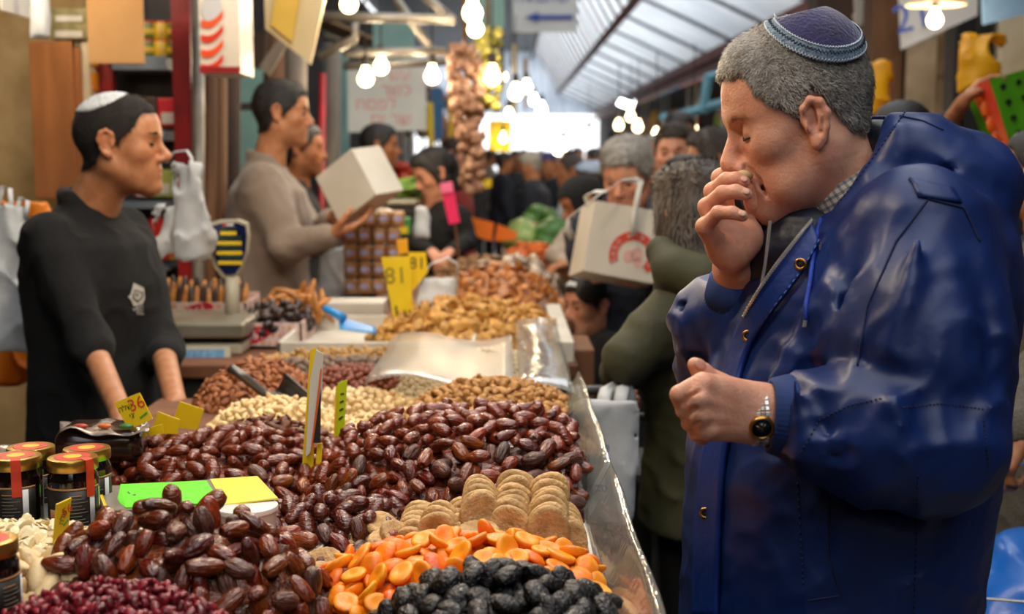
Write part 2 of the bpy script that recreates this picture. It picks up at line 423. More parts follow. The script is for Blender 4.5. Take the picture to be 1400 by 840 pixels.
# left: shop back wall (plaster), inner side walls; right: facades
struct(MB().span((-3.2, 4.75, 0), (-1.30, 4.95, 4.2)).world('wall_left', M_plaster))
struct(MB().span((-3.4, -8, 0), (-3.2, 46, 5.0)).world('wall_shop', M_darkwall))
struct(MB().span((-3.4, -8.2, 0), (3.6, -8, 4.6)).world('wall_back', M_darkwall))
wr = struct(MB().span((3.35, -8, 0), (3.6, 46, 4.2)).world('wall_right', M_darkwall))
# stone courses on the right hand facade where they can be told apart
_bk = [MB().box((0, 0, 0), (.06, .62, .29), None, .012).data('stone_block', M_stone)]
for (y0, y1) in ((6.6, 7.25), (9.3, 10.0), (11.6, 12.3), (14, 15)):
    n = 13
    for k in range(n):
        o = link('stone_block', _bk[0], wr, (3.32 - wr.location.x, (y0 + y1) / 2 - wr.location.y, .15 + .3 * k - wr.location.z)); o.scale = (random.uniform(.9, 1.3), (y1 - y0) / .62, 1)

# roof: steel truss line, sloping sheets to the right, a steep milky glazing rising to the left
roof = struct(MB().span((1.84, 9, 3.70), (1.94, 46, 3.80)).world('trim_1', M_rust))
y = 9.0; rs_mesh = None
while y < 46:
    L = 2.3
    w = 1.45
    m = MB(); n = 16
    G = np.zeros((2, n + 1, 3))
    for j in range(n + 1):
        t = j / n; bumpz = .03 * math.sin(j * math.pi)
        for a in (0, 1):
            G[a, j] = (1.92 + a * 1.40, y + t * L, 3.74 - a * .62 + (.025 if j % 2 else -.025))
    o = m.grid(G).world('roof_sheet', M_roofsheet, roof)
    g = MB().grid(np.array([[(1.88, y + .03, 3.8), (.95, y + .03, 5.45)], [(1.88, y + L - .03, 3.8), (.95, y + L - .03, 5.45)]])).world('glazing_panel', M_glaze, roof)
    y += L
for k in range(33):
    yy = 9.0 + k * 1.15
    MB().tube([(1.88, yy, 3.82), (.95, yy, 5.47)], .06, 6).world('rafter', M_rust if k % 3 else M_ribs, roof)
    if k % 2 == 0: MB().tube([(1.92, yy, 3.70), (3.3, yy, 3.06)], .03, 6).world('purlin', M_ribs, roof)
struct(MB().span((-3.4, -8, 4.3), (-1.1, 9, 4.4)).world('ceiling_left', M_ribs))
struct(MB().span((1.9, -8, 4.2), (3.6, 9, 4.3)).world('ceiling_right', M_ribs))
struct(MB().span((3.16, 6.5, 2.98), (3.32, 46, 3.14)).world('trim_2', M_rust))
struct(MB().span((3.0, 6.5, 2.74), (3.10, 46, 2.84)).world('trim_3', M_rust))
struct(MB().span((-3.3, 9, 5.2), (1.0, 46, 5.5)).world('ceiling', M_ribs))
for k, xz in enumerate(((.9, 4.9), (.2, 4.7))):
    struct(MB().span((xz[0], 9, xz[1]), (xz[0] + .08, 46, xz[1] + .08)).world('trim_%d' % (4 + k), M_greywood))
struct(MB().span((-3.4, 45.6, 3.0), (3.6, 45.7, 5.6)).world('wall_end', M_roofsheet))
# grey cable across the hall
for (a, b, sag) in (((.9, 14, 3.62), (3.2, 14.5, 3.55), .25), ((-.5, 18, 4.4), (3.2, 18.5, 4.1), .12)):
    a = np.array(a); b = np.array(b)
    o = MB().tube([a + (b - a) * t + np.array([0, 0, -sag * 4 * t * (1 - t)]) for t in np.linspace(0, 1, 14)], .014, 5).world('overhead_cable', M_ribs, None, True)
    tag(o, 'dark cable sagging %s' % ('low under the roof sheets' if sag > .2 else 'high across the roof glazing'), 'cable')

# ------------------------------------------------------------------ counters of the stall
M_tray = mat('off_white_tray_plastic', '#cfcabf', '#bdb6a8', sc=5, rough=.4)
M_grey_tray = mat('grey_metal_tray', '#8f8f8c', '#777', sc=9, rough=.35, metal=.6)
M_wood = mat('reddish_board', '#7a4b2d', '#5b3620', sc=7, stretch=(1, 6, 1), rough=.7, bump=.3, bsc=40)
M_dark = mat('black_matt', '#131211', rough=.7)
M_clear = film('clear_acrylic', '#f4f4f2', .10, .06, .03)
M_clear2 = film('scuffed_clear_film', '#eeeeea', .03, .10, .10, .2, 25)

ZT = .96
ct = empty('market_counter', (-.5, 2, 0), 0, 'long wooden market counter carrying the heaps of dried fruit', 'counter')
MB().span((-1.4, 1.0, ZT - .04), (.13, 2.02, ZT), .006).world('counter_top', M_wood, ct)
MB().span((-.78, 2.02, ZT - .04), (.13, 2.85, ZT), .006).world('counter_top', M_wood, ct)
MB().span((-.62, 2.85, ZT - .04), (.13, 3.42, ZT), .006).world('counter_top', M_wood, ct)
MB().span((-.62, 1.04, .05), (.11, 3.42, ZT - .04)).world('counter_body', M_dark, ct)
MB().span((-1.38, 1.04, .05), (-.62, 2.0, ZT - .04)).world('counter_body', M_dark, ct)
cb = empty('market_counter', (-.4, 3.9, 0), 0, 'second counter carrying the scale, pastry boxes and dried mushrooms', 'counter')
MB().span((-1.12, 3.44, .90), (.2, 4.38, .94), .006).world('counter_top', M_wood, cb)
MB().span((-1.1, 3.46, 0.0), (.18, 4.36, .90)).world('counter_body', M_dark, cb)
cc = empty('market_counter', (-.15, 5.4, 0), 0, 'third counter behind the yellow price signs', 'counter')
MB().span((-.52, 4.4, .90), (.24, 6.05, .94), .006).world('counter_top', M_wood, cc)
MB().span((-.5, 4.42, 0), (.22, 6.03, .90)).world('counter_body', M_dark, cc)

# clear guard along the customers' side, leaning outwards
gd = empty('plastic_guard', (.14, 2.2, ZT), 0, 'scuffed clear plastic guard along the right edge of the counter', 'guard')
for (y0, y1) in ((1.15, 1.9), (1.905, 2.75)):
    G = np.zeros((6, 10, 3))
    for i in range(6):
        for j in range(10):
            t = i / 5; y = y0 + (y1 - y0) * j / 9
            G[i, j] = (.118 + .045 * t + .002 * math.sin(j * 1.3 + i), y, ZT + .002 + .075 * t)
    MB().grid(G, .003).world('guard_sheet', M_clear2, gd, True)
MB().tube([(.117, 1.15, ZT + .003), (.117, 2.75, ZT + .003)], .004, 6).world('guard_edge', M_tray, gd)
G = np.zeros((8, 10, 3))
for i in range(8):
    for j in range(10):
        t = i / 7; u = j / 9
        G[i, j] = (.03 + .115 * u, 2.62 + 1.0 * t, 1.015 + .02 * t + .012 * math.sin(u * 3.1) + .003 * math.sin(9 * t + 5 * u))
o = MB().grid(G, .002).world('plastic_cover', M_clear2, None, True); tag(o, 'shiny clear plastic cover lying over the seeds by the counter edge', 'cover')
G = np.zeros((8, 12, 3))
for i in range(8):
    for j in range(12):
        t = i / 7; u = j / 11
        G[i, j] = (-.30 + .32 * u, 2.70 + .72 * t, 1.02 + .012 * math.sin(u * 3.1 * 2) + .004 * math.sin(8 * t + 6 * u))
o = MB().grid(G, .002).world('plastic_cover', film('hazy_film', '#f0ece4', -.07, .3, .12, .2, 14), None, True); tag(o, 'hazy clear plastic cover over the pale seeds beside the nut trays', 'cover')
# upright acrylic dividers between the heaps
def divider(pts, label, m=M_clear):
    o = MB().plate(pts, .003).world('acrylic_divider', m); tag(o, label, 'divider', None); return o
divider([P(426, 872, 1.52), P(426, 790, 1.52), P(432, 778, 1.52), P(533, 778, 1.50), P(533, 880, 1.50)], 'clear acrylic divider in front of the apricots', film('milky_acrylic', '#efe8de', .08, .1, .22))
divider([P(455, 745, 1.76), P(455, 707, 1.76), P(590, 709, 1.76), P(590, 760, 1.76)], 'clear acrylic divider between the dates and the small figs')

# ------------------------------------------------------------------ dried fruit and nuts: single pieces, heaped
def blob(name, m, rx, ry, rz, n=12, k=9, fn=None):
    "closed lumpy ellipsoid, long axis x"
    mb = MB().sphere((0, 0, 0), 1, n, k); V = mb.verts()[:, [2, 0, 1]].copy()
    r = np.ones(len(V)) if fn is None else np.array([fn(*v) for v in V])
    return mesh_data(name, V * r[:, None] * np.array([rx, ry, rz]), mb.F, m)
M_date = [mat('date_skin_dark', '#4a1606', '#732b0d', sc=55, rough=.24, bump=.9, bsc=260, bst=(.3, 1, 1), coat=.25, rnd=.45, hue=.012, lo=.3, hi=.7, spec=.6),
          mat('date_skin_amber', '#642409', '#a04e1a', sc=50, rough=.24, bump=.9, bsc=240, bst=(.3, 1, 1), coat=.25, rnd=.4, hue=.012, lo=.35, hi=.8, spec=.6),
          mat('date_skin_dull', '#4a2519', '#80503a', sc=70, rough=.42, bump=1.0, bsc=230, bst=(.25, 1, 1), coat=.15, rnd=.35, lo=.45, hi=.85)]
def date_mesh(seed, m, L=.0225, Wd=.0118, nn=(26, 16)):
    r = np.random.default_rng(seed); w = waves(seed, 8, 2, 5); w2 = waves(seed + 50, 10, 5, 11, (.45, 1, 1)); ph = r.uniform(0, 6, 6); bend = r.uniform(-.12, .12); tap = r.uniform(-.14, .2)
    mb = MB().sphere((0, 0, 0), 1, *nn); V = mb.verts()[:, [2, 0, 1]].copy()
    an = np.arctan2(V[:, 2], V[:, 1]); tw = .9 * np.sin(2.2 * V[:, 0] + ph[2])
    ridge = np.abs(np.sin(4.5 * an + tw + ph[0])) ** .7
    rr = 1 + (.11 * (ridge - .6) + .05 * np.sin(9 * an - 2.5 * V[:, 0] + ph[1])) * (1 - V[:, 0] ** 4) * r.uniform(.35, 1.1) + .07 * w(V[:, 0], V[:, 1], V[:, 2]) + .045 * w2(V[:, 0], V[:, 1], V[:, 2])
    X = np.sign(V[:, 0]) * np.abs(V[:, 0]) ** 1.12; rad = np.sqrt(V[:, 1] ** 2 + V[:, 2] ** 2)
    q = (rad ** .80) / (rad + 1e-6) * rr * (1 + tap * X)
    out = np.stack([X * L, V[:, 1] * q * Wd, V[:, 2] * q * Wd * r.uniform(.84, .98) + bend * X ** 2 * L], 1)
    tip = V[:, 0] > .97; out[tip, 0] -= .0035
    return mesh_data('date', out, mb.F, m)
D_DATE = [date_mesh(11 + i, M_date[i % 3 if i < 9 else 0], .0185 + .0011 * (i % 4), .0102 + .0006 * (i % 3)) for i in range(14)]
D_DLOW = [date_mesh(11 + i, M_date[i % 3 if i < 9 else 0], .0185 + .0011 * (i % 4), .0102 + .0006 * (i % 3), (14, 9)) for i in range(14)]
M_fig = mat('dried_fig', '#d8b078', '#9f7844', sc=60, rough=.62, bump=.8, bsc=200, rnd=.16, sss=.15, lo=.3, hi=.75)
def fig_mesh(seed, R=.0255, H=.0064):
    r = np.random.default_rng(seed); mb = MB(); prof = [(0, -H * .45), (R * .25, -H * .6), (R * .55, -H * .8), (R * .80, -H), (R * .93, -H * .9), (R, -H * .35), (R * 1.0, H * .35), (R * .93, H * .9), (R * .80, H), (R * .55, H * .8), (R * .25, H * .6), (0, H * .45)]
    n = 36; mb.lathe(prof, n=n); V = mb.verts(); a = np.arctan2(V[:, 1], V[:, 0]); rad = np.hypot(V[:, 0], V[:, 1]); w = waves(seed, 6, 60, 160); w2 = waves(seed + 3, 6, 150, 300)
    f = 1 + .045 * np.sin(3 * a + r.uniform(0, 6)) + .03 * w(V[:, 0], V[:, 1], V[:, 2]) + .012 * np.sin(18 * a); V[:, :2] *= f[:, None]
    V[:, 2] += .0007 * np.sign(V[:, 2]) * np.sin(18 * a + seed) * (rad / R) ** .5 + .0011 * w(V[:, 1], V[:, 0], V[:, 2]) + .0004 * w2(V[:, 0], V[:, 1], V[:, 2])
    return mesh_data('dried_fig', V, mb.F, M_fig)
D_FIG = [fig_mesh(s, .0255 + .001 * (s % 3)) for s in range(6)]
M_apr = [mat('apricot_orange', '#f48f10', '#e86f06', sc=45, rough=.42, bump=.35, bsc=110, rnd=.12, hue=.015, sss=.12, coat=.05), mat('apricot_light', '#f8a21c', '#f0850c', sc=40, rough=.42, bump=.3, bsc=100, rnd=.1, hue=.012, sss=.12, coat=.05)]
def apricot_mesh(s):
    w = waves(s, 7, 1.2, 3.2)
    mb = MB().sphere((0, 0, 0), 1, 16, 10); V = mb.verts(); rad = np.hypot(V[:, 0], V[:, 1])
    f = 1 + .13 * w(V[:, 0], V[:, 1], V[:, 2]); V = V * f[:, None]
    V[:, 2] -= .45 * np.exp(-(rad / .45) ** 2) * np.sign(V[:, 2]) * .8
    return mesh_data('dried_apricot', V * np.array([.0185, .0155, .0072]) + np.stack([0 * rad, 0 * rad, .004 * rad * rad * (1 if s % 2 else -1)], 1), mb.F, M_apr[s % 2])
D_APR = [apricot_mesh(s) for s in range(6)]
M_prune = mat('prune_skin', '#0d0808', '#201514', sc=60, rough=.36, bump=1.0, bsc=220, rnd=.35, coat=.1, lo=.4, hi=.8)
def prune_mesh(s):
    w = waves(s + 40, 9, 2.5, 7); w2 = waves(s + 90, 10, 7, 16)
    return blob('prune', M_prune, .0185, .0145, .0105, 18, 14, lambda x, y, z: 1 + .17 * w(x, y, z) + .10 * w2(x, y, z))
D_PRUNE = [prune_mesh(s) for s in range(6)]
M_cran = mat('cranberry_red', '#8f1526', '#4f0b16', sc=120, rough=.35, bump=.6, bsc=260, rnd=.4, coat=.2, sss=.15)
D_CRAN = []
for s in range(5):
    w = waves(s + 70, 8, 2, 6); D_CRAN.append(blob('dried_cranberry', M_cran, .0078, .0052, .0038, 9, 7, lambda x, y, z: 1 + .3 * w(x, y, z)))
M_alm = mat('almond_skin', '#a8683a', '#7d4522', sc=90, stretch=(.2, 1, 1), rough=.6, rnd=.18, bump=.3, bsc=200)
D_ALM = [blob('almond', M_alm, .0125, .0075, .0042, 9, 7, lambda x, y, z: (1 - .22 * x)) for s in range(2)]
M_blanch = mat('blanched_nut', '#e6cfa0', '#cfae76', sc=50, rough=.55, rnd=.1, sss=.15)
M_cash = mat('cashew_cream', '#efd9a6', '#ddbc82', sc=50, rough=.5, rnd=.08, sss=.2)
def cashew_mesh(s):
    pts = []; rs = []
    for t in np.linspace(-1, 1, 7): pts.append((.0105 * math.sin(t * 1.25), 0, .010 * (math.cos(t * 1.25) - .7))); rs.append(.0055 * math.sqrt(max(.05, 1 - (abs(t) ** 2.6) * .95)) * (1 + .12 * t))
    mb = MB().tube(pts, rs, 8); V = mb.verts()[:, [0, 2, 1]]
    return mesh_data('cashew', V, mb.F, M_cash)
D_CASH = [cashew_mesh(s) for s in range(2)]
M_pec = mat('pecan_brown', '#7c4122', '#4e2412', sc=110, stretch=(.15, 1, 1), rough=.5, rnd=.25, bump=.6, bsc=180, bst=(.2, 1, 1))
D_PEC = [blob('pecan_half', M_pec, .016, .0072, .0045, 10, 8, lambda x, y, z: 1 - .25 * math.exp(-(y / .25) ** 2) * (z > 0)) for s in range(2)]
M_wal = mat('walnut_pieces', '#c08d4d', '#8f5c28', sc=130, rough=.6, rnd=.2, bump=.8, bsc=200, lo=.4, hi=.7)
D_WAL = []
for s in range(4):
    w = waves(s + 33, 9, 2.5, 6); D_WAL.append(blob('walnut_piece', M_wal, .0115, .0085, .006, 9, 7, lambda x, y, z: 1 + .3 * w(x, y, z)))
M_pnut = mat('peanut_shell', '#caa468', '#a77d44', sc=120, rough=.75, rnd=.12, bump=.6, bsc=260)
D_PNUT = [blob('peanut_in_shell', M_pnut, .0185, .0078, .0074, 10, 11, lambda x, y, z: 1 - .2 * math.exp(-(x / .28) ** 2) if True else 1) for s in range(1)]
M_hazel = mat('hazelnut_skin', '#8a4428', '#6a2f1b', sc=60, rough=.5, rnd=.2)
D_HAZ = [blob('hazelnut', M_hazel, .0085, .008, .008, 8, 6)]
M_pist = mat('dusty_pecan_shell', '#826a58', '#5f4a3c', sc=60, rough=.6, rnd=.15)
D_SHELL = [blob('pecan_in_shell', M_pist, .019, .0105, .0105, 9, 7)]
M_braz = mat('brazil_nut_cream', '#d9bd8b', '#7b4a2c', sc=28, rough=.5, rnd=.08, lo=.58, hi=.68, bump=.3, bsc=90)
D_BRAZ = [blob('brazil_nut', M_braz, .0215, .0098, .0085, 12, 9, lambda x, y, z: 1 + .12 * abs(math.sin(1.5 * math.atan2(z, y)))) for s in range(2)]
M_flake = mat('almond_flake', '#f1e2bd', '#e2cb98', sc=60, rough=.6, rnd=.06)
D_FLAKE = [blob('almond_flake', M_flake, .0105, .007, .0009, 8, 5, lambda x, y, z: 1 - .2 * x)]
M_seed = mat('pumpkin_seed', '#b5b08c', '#8d8a62', sc=80, rough=.6, rnd=.15); D_SEED = [blob('pumpkin_seed', M_seed, .009, .0048, .0018, 7, 5)]
M_seedw = mat('white_seed', '#ded2b8', '#c8b896', sc=80, rough=.6, rnd=.1); D_SEEDW = [blob('white_seed', M_seedw, .010, .0055, .002, 7, 5)]

def hfun(x, y, hp):
    "heap surface height above its base"
    cx, cy, rx, ry, rot, z0, H, pw = hp
    c, s_ = math.cos(rot), math.sin(rot); u = (x - cx) * c + (y - cy) * s_; v = -(x - cx) * s_ + (y - cy) * c
    q = np.clip(1 - (u / rx) ** 2 - (v / ry) ** 2, 0, 1)
    return z0 + H * q ** pw
def frame(n, ang):
    n = n / np.linalg.norm(n); a = np.cross(n, (math.cos(ang), math.sin(ang), .013)); a /= np.linalg.norm(a); b = np.cross(n, a)
    return np.stack([a, b, n], 1)
def heap(stem, protos, hp, spacing, sink, label, cat, group, nmax=300, stufflabel=None, core=None, tilt=.35, layers=2, jit=.3, cull=True, seed=1, lim=None, ang=None, zc=0, low=None):
    """pieces lying on a heap surface: the nmax nearest as things, the rest joined with the core as stuff"""
    rng = np.random.default_rng(seed); cx, cy, rx, ry, rot, z0, H, pw = hp
    items = []
    for L in range(layers):
        pts = np.zeros((0, 3)); R = max(rx, ry); tries = int(14 * (rx * ry * 3.2) / spacing ** 2) + 60
        c, s_ = math.cos(rot), math.sin(rot)
        for _ in range(tries):
            a = rng.uniform(0, 6.283); q = math.sqrt(rng.uniform(0, 1.0)) * 1.0
            u, v = q * rx * math.cos(a), q * ry * math.sin(a); x = cx + u * c - v * s_; y = cy + u * s_ + v * c
            if lim is not None and not lim(x, y): continue
            z = float(hfun(x, y, hp)) - L * sink * 1.1
            p = np.array([x, y, z])
            if len(pts) and np.min(np.sum((pts - p) ** 2, 1)) < (spacing * (1 if L == 0 else 1.05)) ** 2: continue
            e = .004; nx = -(hfun(x + e, y, hp) - hfun(x - e, y, hp)) / (2 * e); ny = -(hfun(x, y + e, hp) - hfun(x, y - e, hp)) / (2 * e)
            n = np.array([np.clip(nx, -1.6, 1.6), np.clip(ny, -1.6, 1.6), 1.0]); n /= np.linalg.norm(n)
            if cull and n.dot((CAM - p) / np.linalg.norm(CAM - p)) < -.05: continue
            pts = np.vstack([pts, p]); items.append((p + n * sink * (.35 + rng.uniform(-jit, jit)), n))
    items.sort(key=lambda t: np.linalg.norm(t[0] - CAM))
    rest = MB(); objs = []
    for i, (p, n) in enumerate(items):
        Rm = frame(n + rng.normal(0, tilt, 3), rng.uniform(0, 6.283) if ang is None else ang + rng.normal(0, .5)); pi_ = int(rng.integers(len(protos))); me = protos[pi_]; sc = rng.uniform(.88, 1.1)
        if i < nmax:
            o = link(stem, me, None, tuple(p)); o.rotation_euler = Matrix(Rm.tolist()).to_euler(); o.scale = (sc, sc, sc); tag(o, label, cat, group); objs.append(o)
        else:
            if low: me = low[pi_]
            V = np.empty(len(me.vertices) * 3, dtype=np.float32); me.vertices.foreach_get('co', V); V = V.reshape(-1, 3) * sc
            rest.raw(V @ Rm.T + p, [tuple(f.vertices) for f in me.polygons])
    # core: what lies deeper
    g = 26; G = np.zeros((g, g, 3)); c, s_ = math.cos(rot), math.sin(rot)
    for i in range(g):
        for j in range(g):
            q = i / (g - 1); a = 2 * math.pi * j / (g - 1); u, v = q * rx * math.cos(a), q * ry * math.sin(a); x = cx + u * c - v * s_; y = cy + u * s_ + v * c
            if lim is not None: x = min(x, .112)
            G[i, j] = (x, y, max(z0 - .01, float(hfun(x, y, hp)) - sink * 1.0 + .18 * sink * math.sin(i * 2.7 + j * 1.9)))
    rest.grid(G)
    o = rest.world(stem + '_heap', core or protos[0].materials[0], None, True)
    tag(o, stufflabel or ('deeper layer of ' + group), 'heap', None, 'stuff')
    return objs

ND = {}
# dates: three heaps (about 300 single ones between them)
heap('date', D_DATE, (-.388, 1.445, .178, .158, .10, .955, .134, .62), .0255, .017, 'glossy brown date in the front heap beside the jars', 'date', 'dates in the front heap', 120, 'brown dates deeper in the front heap beside the jars', M_date[0], .4, 2, .35, low=D_DLOW, seed=3)
heap('date', D_DATE, (-.05, 2.06, .29, .27, -.1, .955, .125, .6), .027, .017, 'glossy brown date in the tall middle heap behind the figs', 'date', 'dates in the middle heap', 110, 'brown dates deeper in the tall middle heap', M_date[0], .4, 2, .35, low=D_DLOW, seed=4, lim=lambda x, y: x < .112)
heap('date', D_DATE, (-.47, 2.08, .24, .20, 0, .955, .080, .7), .0255, .017, 'brown date in the left heap behind the bright green sign', 'date', 'dates in the left heap', 30, 'brown dates deeper in the left heap behind the green sign', M_date[0], .4, 2, .35, low=D_DLOW, seed=5)
heap('date', D_DATE, (-.25, 1.74, .17, .15, 0, .955, .055, .7), .0265, .017, 'brown date in the low heap between the tub and the figs', 'date', 'dates between the tub and the figs', 40, 'brown dates deeper between the tub and the figs', M_date[0], .4, 2, .35, low=D_DLOW, seed=44)
# prunes, apricots, cranberries
heap('prune', D_PRUNE, (-.005, 1.345, .150, .115, 0, .955, .088, .6), .0215, .014, 'wrinkled black prune in the heap at the near end', 'prune', 'prunes at the near end of the counter', 150, 'black prunes deeper in the near heap', M_prune, .45, 2, .35, seed=6, lim=lambda x, y: x < .112)
heap('dried_apricot', D_APR, (-.045, 1.53, .20, .125, -.05, .958, .068, .6), .021, .011, 'bright orange dried apricot in the heap behind the prunes', 'dried apricot', 'dried apricots in front of the figs', 190, 'orange dried apricots deeper in their heap', M_apr[0], .5, 2, .35, seed=7, lim=lambda x, y: x < .112)
heap('dried_cranberry', D_CRAN, (-.405, 1.275, .14, .075, .0, .98, .080, .6), .0085, .006, 'small dark red dried cranberry in the near left heap', 'dried cranberry', 'dried cranberries at the near left', 300, 'dark red dried cranberries deeper in the near left heap', M_cran, .7, 2, .5, seed=8)
# left tray: flakes and brazil nuts
heap('almond_flake', D_FLAKE, (-.60, 1.51, .12, .075, 0, 1.03, .022, .6), .0085, .003, 'pale almond flake in the tray below the dark jars', 'almond flake', 'almond flakes in the left tray', 260, 'pale almond flakes deeper in the left tray', M_flake, .5, 2, .5, seed=9)
heap('brazil_nut', D_BRAZ, (-.545, 1.40, .085, .055, 0, 1.015, .03, .6), .018, .009, 'cream brazil nut with brown skin patches at the lower left', 'brazil nut', 'brazil nuts at the lower left', 120, 'cream brazil nuts deeper in the lower left tray', M_braz, .4, 2, .35, seed=10)
# middle rows of nuts
heap('walnut_piece', D_WAL, (-.02, 2.50, .19, .22, .1, .955, .10, .6), .0165, .009, 'light brown walnut piece in the heap behind the middle dates', 'walnut piece', 'walnut pieces behind the dates', 280, 'light brown walnut pieces deeper in their heap', M_wal, .6, 2, .4, seed=12, lim=lambda x, y: x < .115)
heap('pecan_half', D_PEC, (-.43, 2.33, .15, .10, -.4, .955, .058, .7), .016, .007, 'reddish brown pecan half in front of the cashews', 'pecan', 'pecan halves in front of the cashews', 150, 'reddish brown pecan halves deeper in their heap', M_pec, .4, 2, .4, seed=13)
heap('cashew', D_CASH, (-.455, 2.50, .135, .12, 0, .955, .066, .7), .0135, .008, 'cream coloured cashew in the heap around the metal scoop', 'cashew', 'cashews around the scoop', 230, 'cream coloured cashews deeper in their heap', M_cash, .6, 2, .4, seed=14)
heap('cashew', D_CASH, (-.27, 2.42, .09, .12, 0, .955, .045, .7), .0135, .008, 'cream coloured cashew piece between the two upright sign edges', 'cashew', 'cashew pieces between the sign edges', 70, 'cream coloured cashew pieces deeper in the small heap', M_cash, .6, 2, .4, seed=15)
heap('almond', D_ALM, (-.565, 2.86, .115, .20, -.2, .955, .085, .7), .0145, .007, 'brown almond in the heap left of the metal scoop', 'almond', 'almonds left of the scoop', 280, 'brown almonds deeper in the heap left of the scoop', M_alm, .5, 2, .4, seed=16)
heap('hazelnut', D_HAZ, (-.36, 2.96, .13, .18, 0, .955, .05, .6), .0155, .008, 'reddish hazelnut in the tray behind the upright sign edges', 'hazelnut', 'hazelnuts behind the sign edges', 200, 'reddish hazelnuts deeper in their tray', M_hazel, .6, 2, .4, seed=17)
heap('blanched_hazelnut', [blob('blanched_hazelnut', M_blanch, .0088, .0083, .0083, 8, 6)], (-.33, 2.72, .15, .09, 0, .955, .04, .6), .0155, .008, 'pale blanched hazelnut in front of the reddish hazelnuts', 'hazelnut', 'blanched hazelnuts', 110, 'pale blanched hazelnuts deeper in their tray', M_blanch, .6, 2, .4, seed=18)
heap('pecan_in_shell', D_SHELL, (-.38, 3.20, .26, .10, 0, .955, .034, .6), .024, .012, 'dusty brown whole pecan in front of the peanuts', 'pecan', 'whole pecans in front of the peanuts', 160, 'dusty brown whole pecans deeper in their row', M_pist, .5, 2, .4, seed=19)
heap('peanut_in_shell', D_PNUT, (-.37, 3.34, .30, .085, 0, .955, .036, .6), .022, .009, 'pale peanut in its shell below the white tray', 'peanut', 'peanuts in shells', 190, 'pale peanuts in shells deeper in their row', M_pnut, .6, 2, .4, seed=20)
heap('pumpkin_seed', D_SEED, (-.055, 2.95, .10, .20, .1, .955, .05, .6), .012, .004, 'greenish pumpkin seed beside the clear plastic cover', 'pumpkin seed', 'pumpkin seeds', 220, 'greenish pumpkin seeds deeper in their heap', M_seed, .5, 2, .4, seed=21)
heap('white_seed', D_SEEDW, (-.02, 3.25, .12, .16, 0, .955, .05, .6), .013, .004, 'white seed in the row behind the pumpkin seeds', 'seed', 'white seeds', 160, 'white seeds deeper in their row', M_seedw, .5, 2, .4, seed=22)

heap('sunflower_seed', [blob('sunflower_seed', mat('cream_sunflower_seed', '#d9cbb0', '#b5a486', sc=80, rough=.6, rnd=.12), .0085, .0042, .0022, 7, 5)], (-.15, 3.02, .13, .32, 0, .955, .045, .6), .0125, .004, 'cream sunflower seed under the hazy plastic cover', 'seed', 'sunflower seeds', 240, 'cream sunflower seeds deeper under the hazy cover', None, .5, 2, .4, seed=23)
# figs: pressed together in rows like rolls of coins, a few lying loose
FIGLAB = 'flat tan dried fig pressed into the rows before the dates'
def fig_roll(px, py, Y, n, dirv, lean=.25, R=1.0):
    p = P(px, py, Y); d = np.asarray(dirv, float); d /= np.linalg.norm(d)
    for i in range(n):
        q = p + d * .0150 * i * R; nr = -d + np.array([random.uniform(-.18, .18), 0, lean + random.uniform(-.12, .12)])
        o = link('dried_fig', D_FIG[random.randrange(6)], None, tuple(q)); o.rotation_euler = Matrix(frame(nr, random.uniform(0, 6)).tolist()).to_euler(); s_ = random.uniform(.93, 1.06) * R; o.scale = (s_, s_, s_); tag(o, FIGLAB, 'dried fig', 'dried figs in rolls')
fig_roll(657, 702, 1.66, 5, (-.05, 1, .22)); fig_roll(696, 718, 1.645, 7, (.12, 1, .30)); fig_roll(750, 722, 1.625, 7, (.06, 1, .30)); fig_roll(598, 724, 1.66, 3, (.1, 1, .12), .1)
fig_roll(630, 725, 1.68, 4, (.1, 1, .25), .3, .95); fig_roll(776, 742, 1.63, 5, (-.05, 1, .25), .5, 1.0); fig_roll(565, 745, 1.665, 6, (.1, 1, .2), .2); fig_roll(620, 752, 1.64, 4, (.05, 1, .2), .3, .95)
fig_roll(470, 760, 1.70, 5, (.3, 1, .15), .5); fig_roll(520, 765, 1.66, 5, (.15, 1, .2), .5); fig_roll(370, 800, 1.56, 4, (-.2, 1, .1), .6); fig_roll(405, 815, 1.55, 4, (.1, 1, .1), .6); fig_roll(350, 832, 1.50, 4, (.1, 1, .1), .6)
for (px, py, Y, nx, ny) in ((440, 772, 1.60, -.2, -.6), (530, 745, 1.655, .2, -.3), (525, 720, 1.70, .5, -.4), (545, 735, 1.67, .6, -.5), (655, 727, 1.62, 0, -.15), (425, 742, 1.72, -.9, -.3), (500, 780, 1.6, .1, -.2), (385, 795, 1.535, -.3, -.4), (415, 800, 1.53, .25, -.4), (460, 735, 1.73, -.2, -.2), (497, 752, 1.66, .1, -.3), (440, 790, 1.57, .1, -.5), (590, 772, 1.6, .1, -.5), (545, 770, 1.62, .1, -.5), (360, 812, 1.53, -.2, -.5), (392, 826, 1.50, .2, -.6), (338, 845, 1.46, -.1, -.5), (372, 838, 1.48, .1, -.7), (432, 828, 1.50, .2, -.4), (412, 770, 1.62, -.2, -.4), (465, 748, 1.69, .2, -.4), (480, 770, 1.63, -.2, -.5), (505, 735, 1.70, -.1, -.4), (568, 758, 1.64, .3, -.4), (448, 755, 1.68, 0, -.7), (398, 782, 1.59, .2, -.6)):
    o = link('dried_fig', D_FIG[random.randrange(6)], None, tuple(P(px, py, Y))); o.rotation_euler = Matrix(frame(np.array([nx, ny, 1.]), random.uniform(0, 6)).tolist()).to_euler(); tag(o, 'loose tan dried fig lying on the fig rows', 'dried fig', 'loose dried figs')
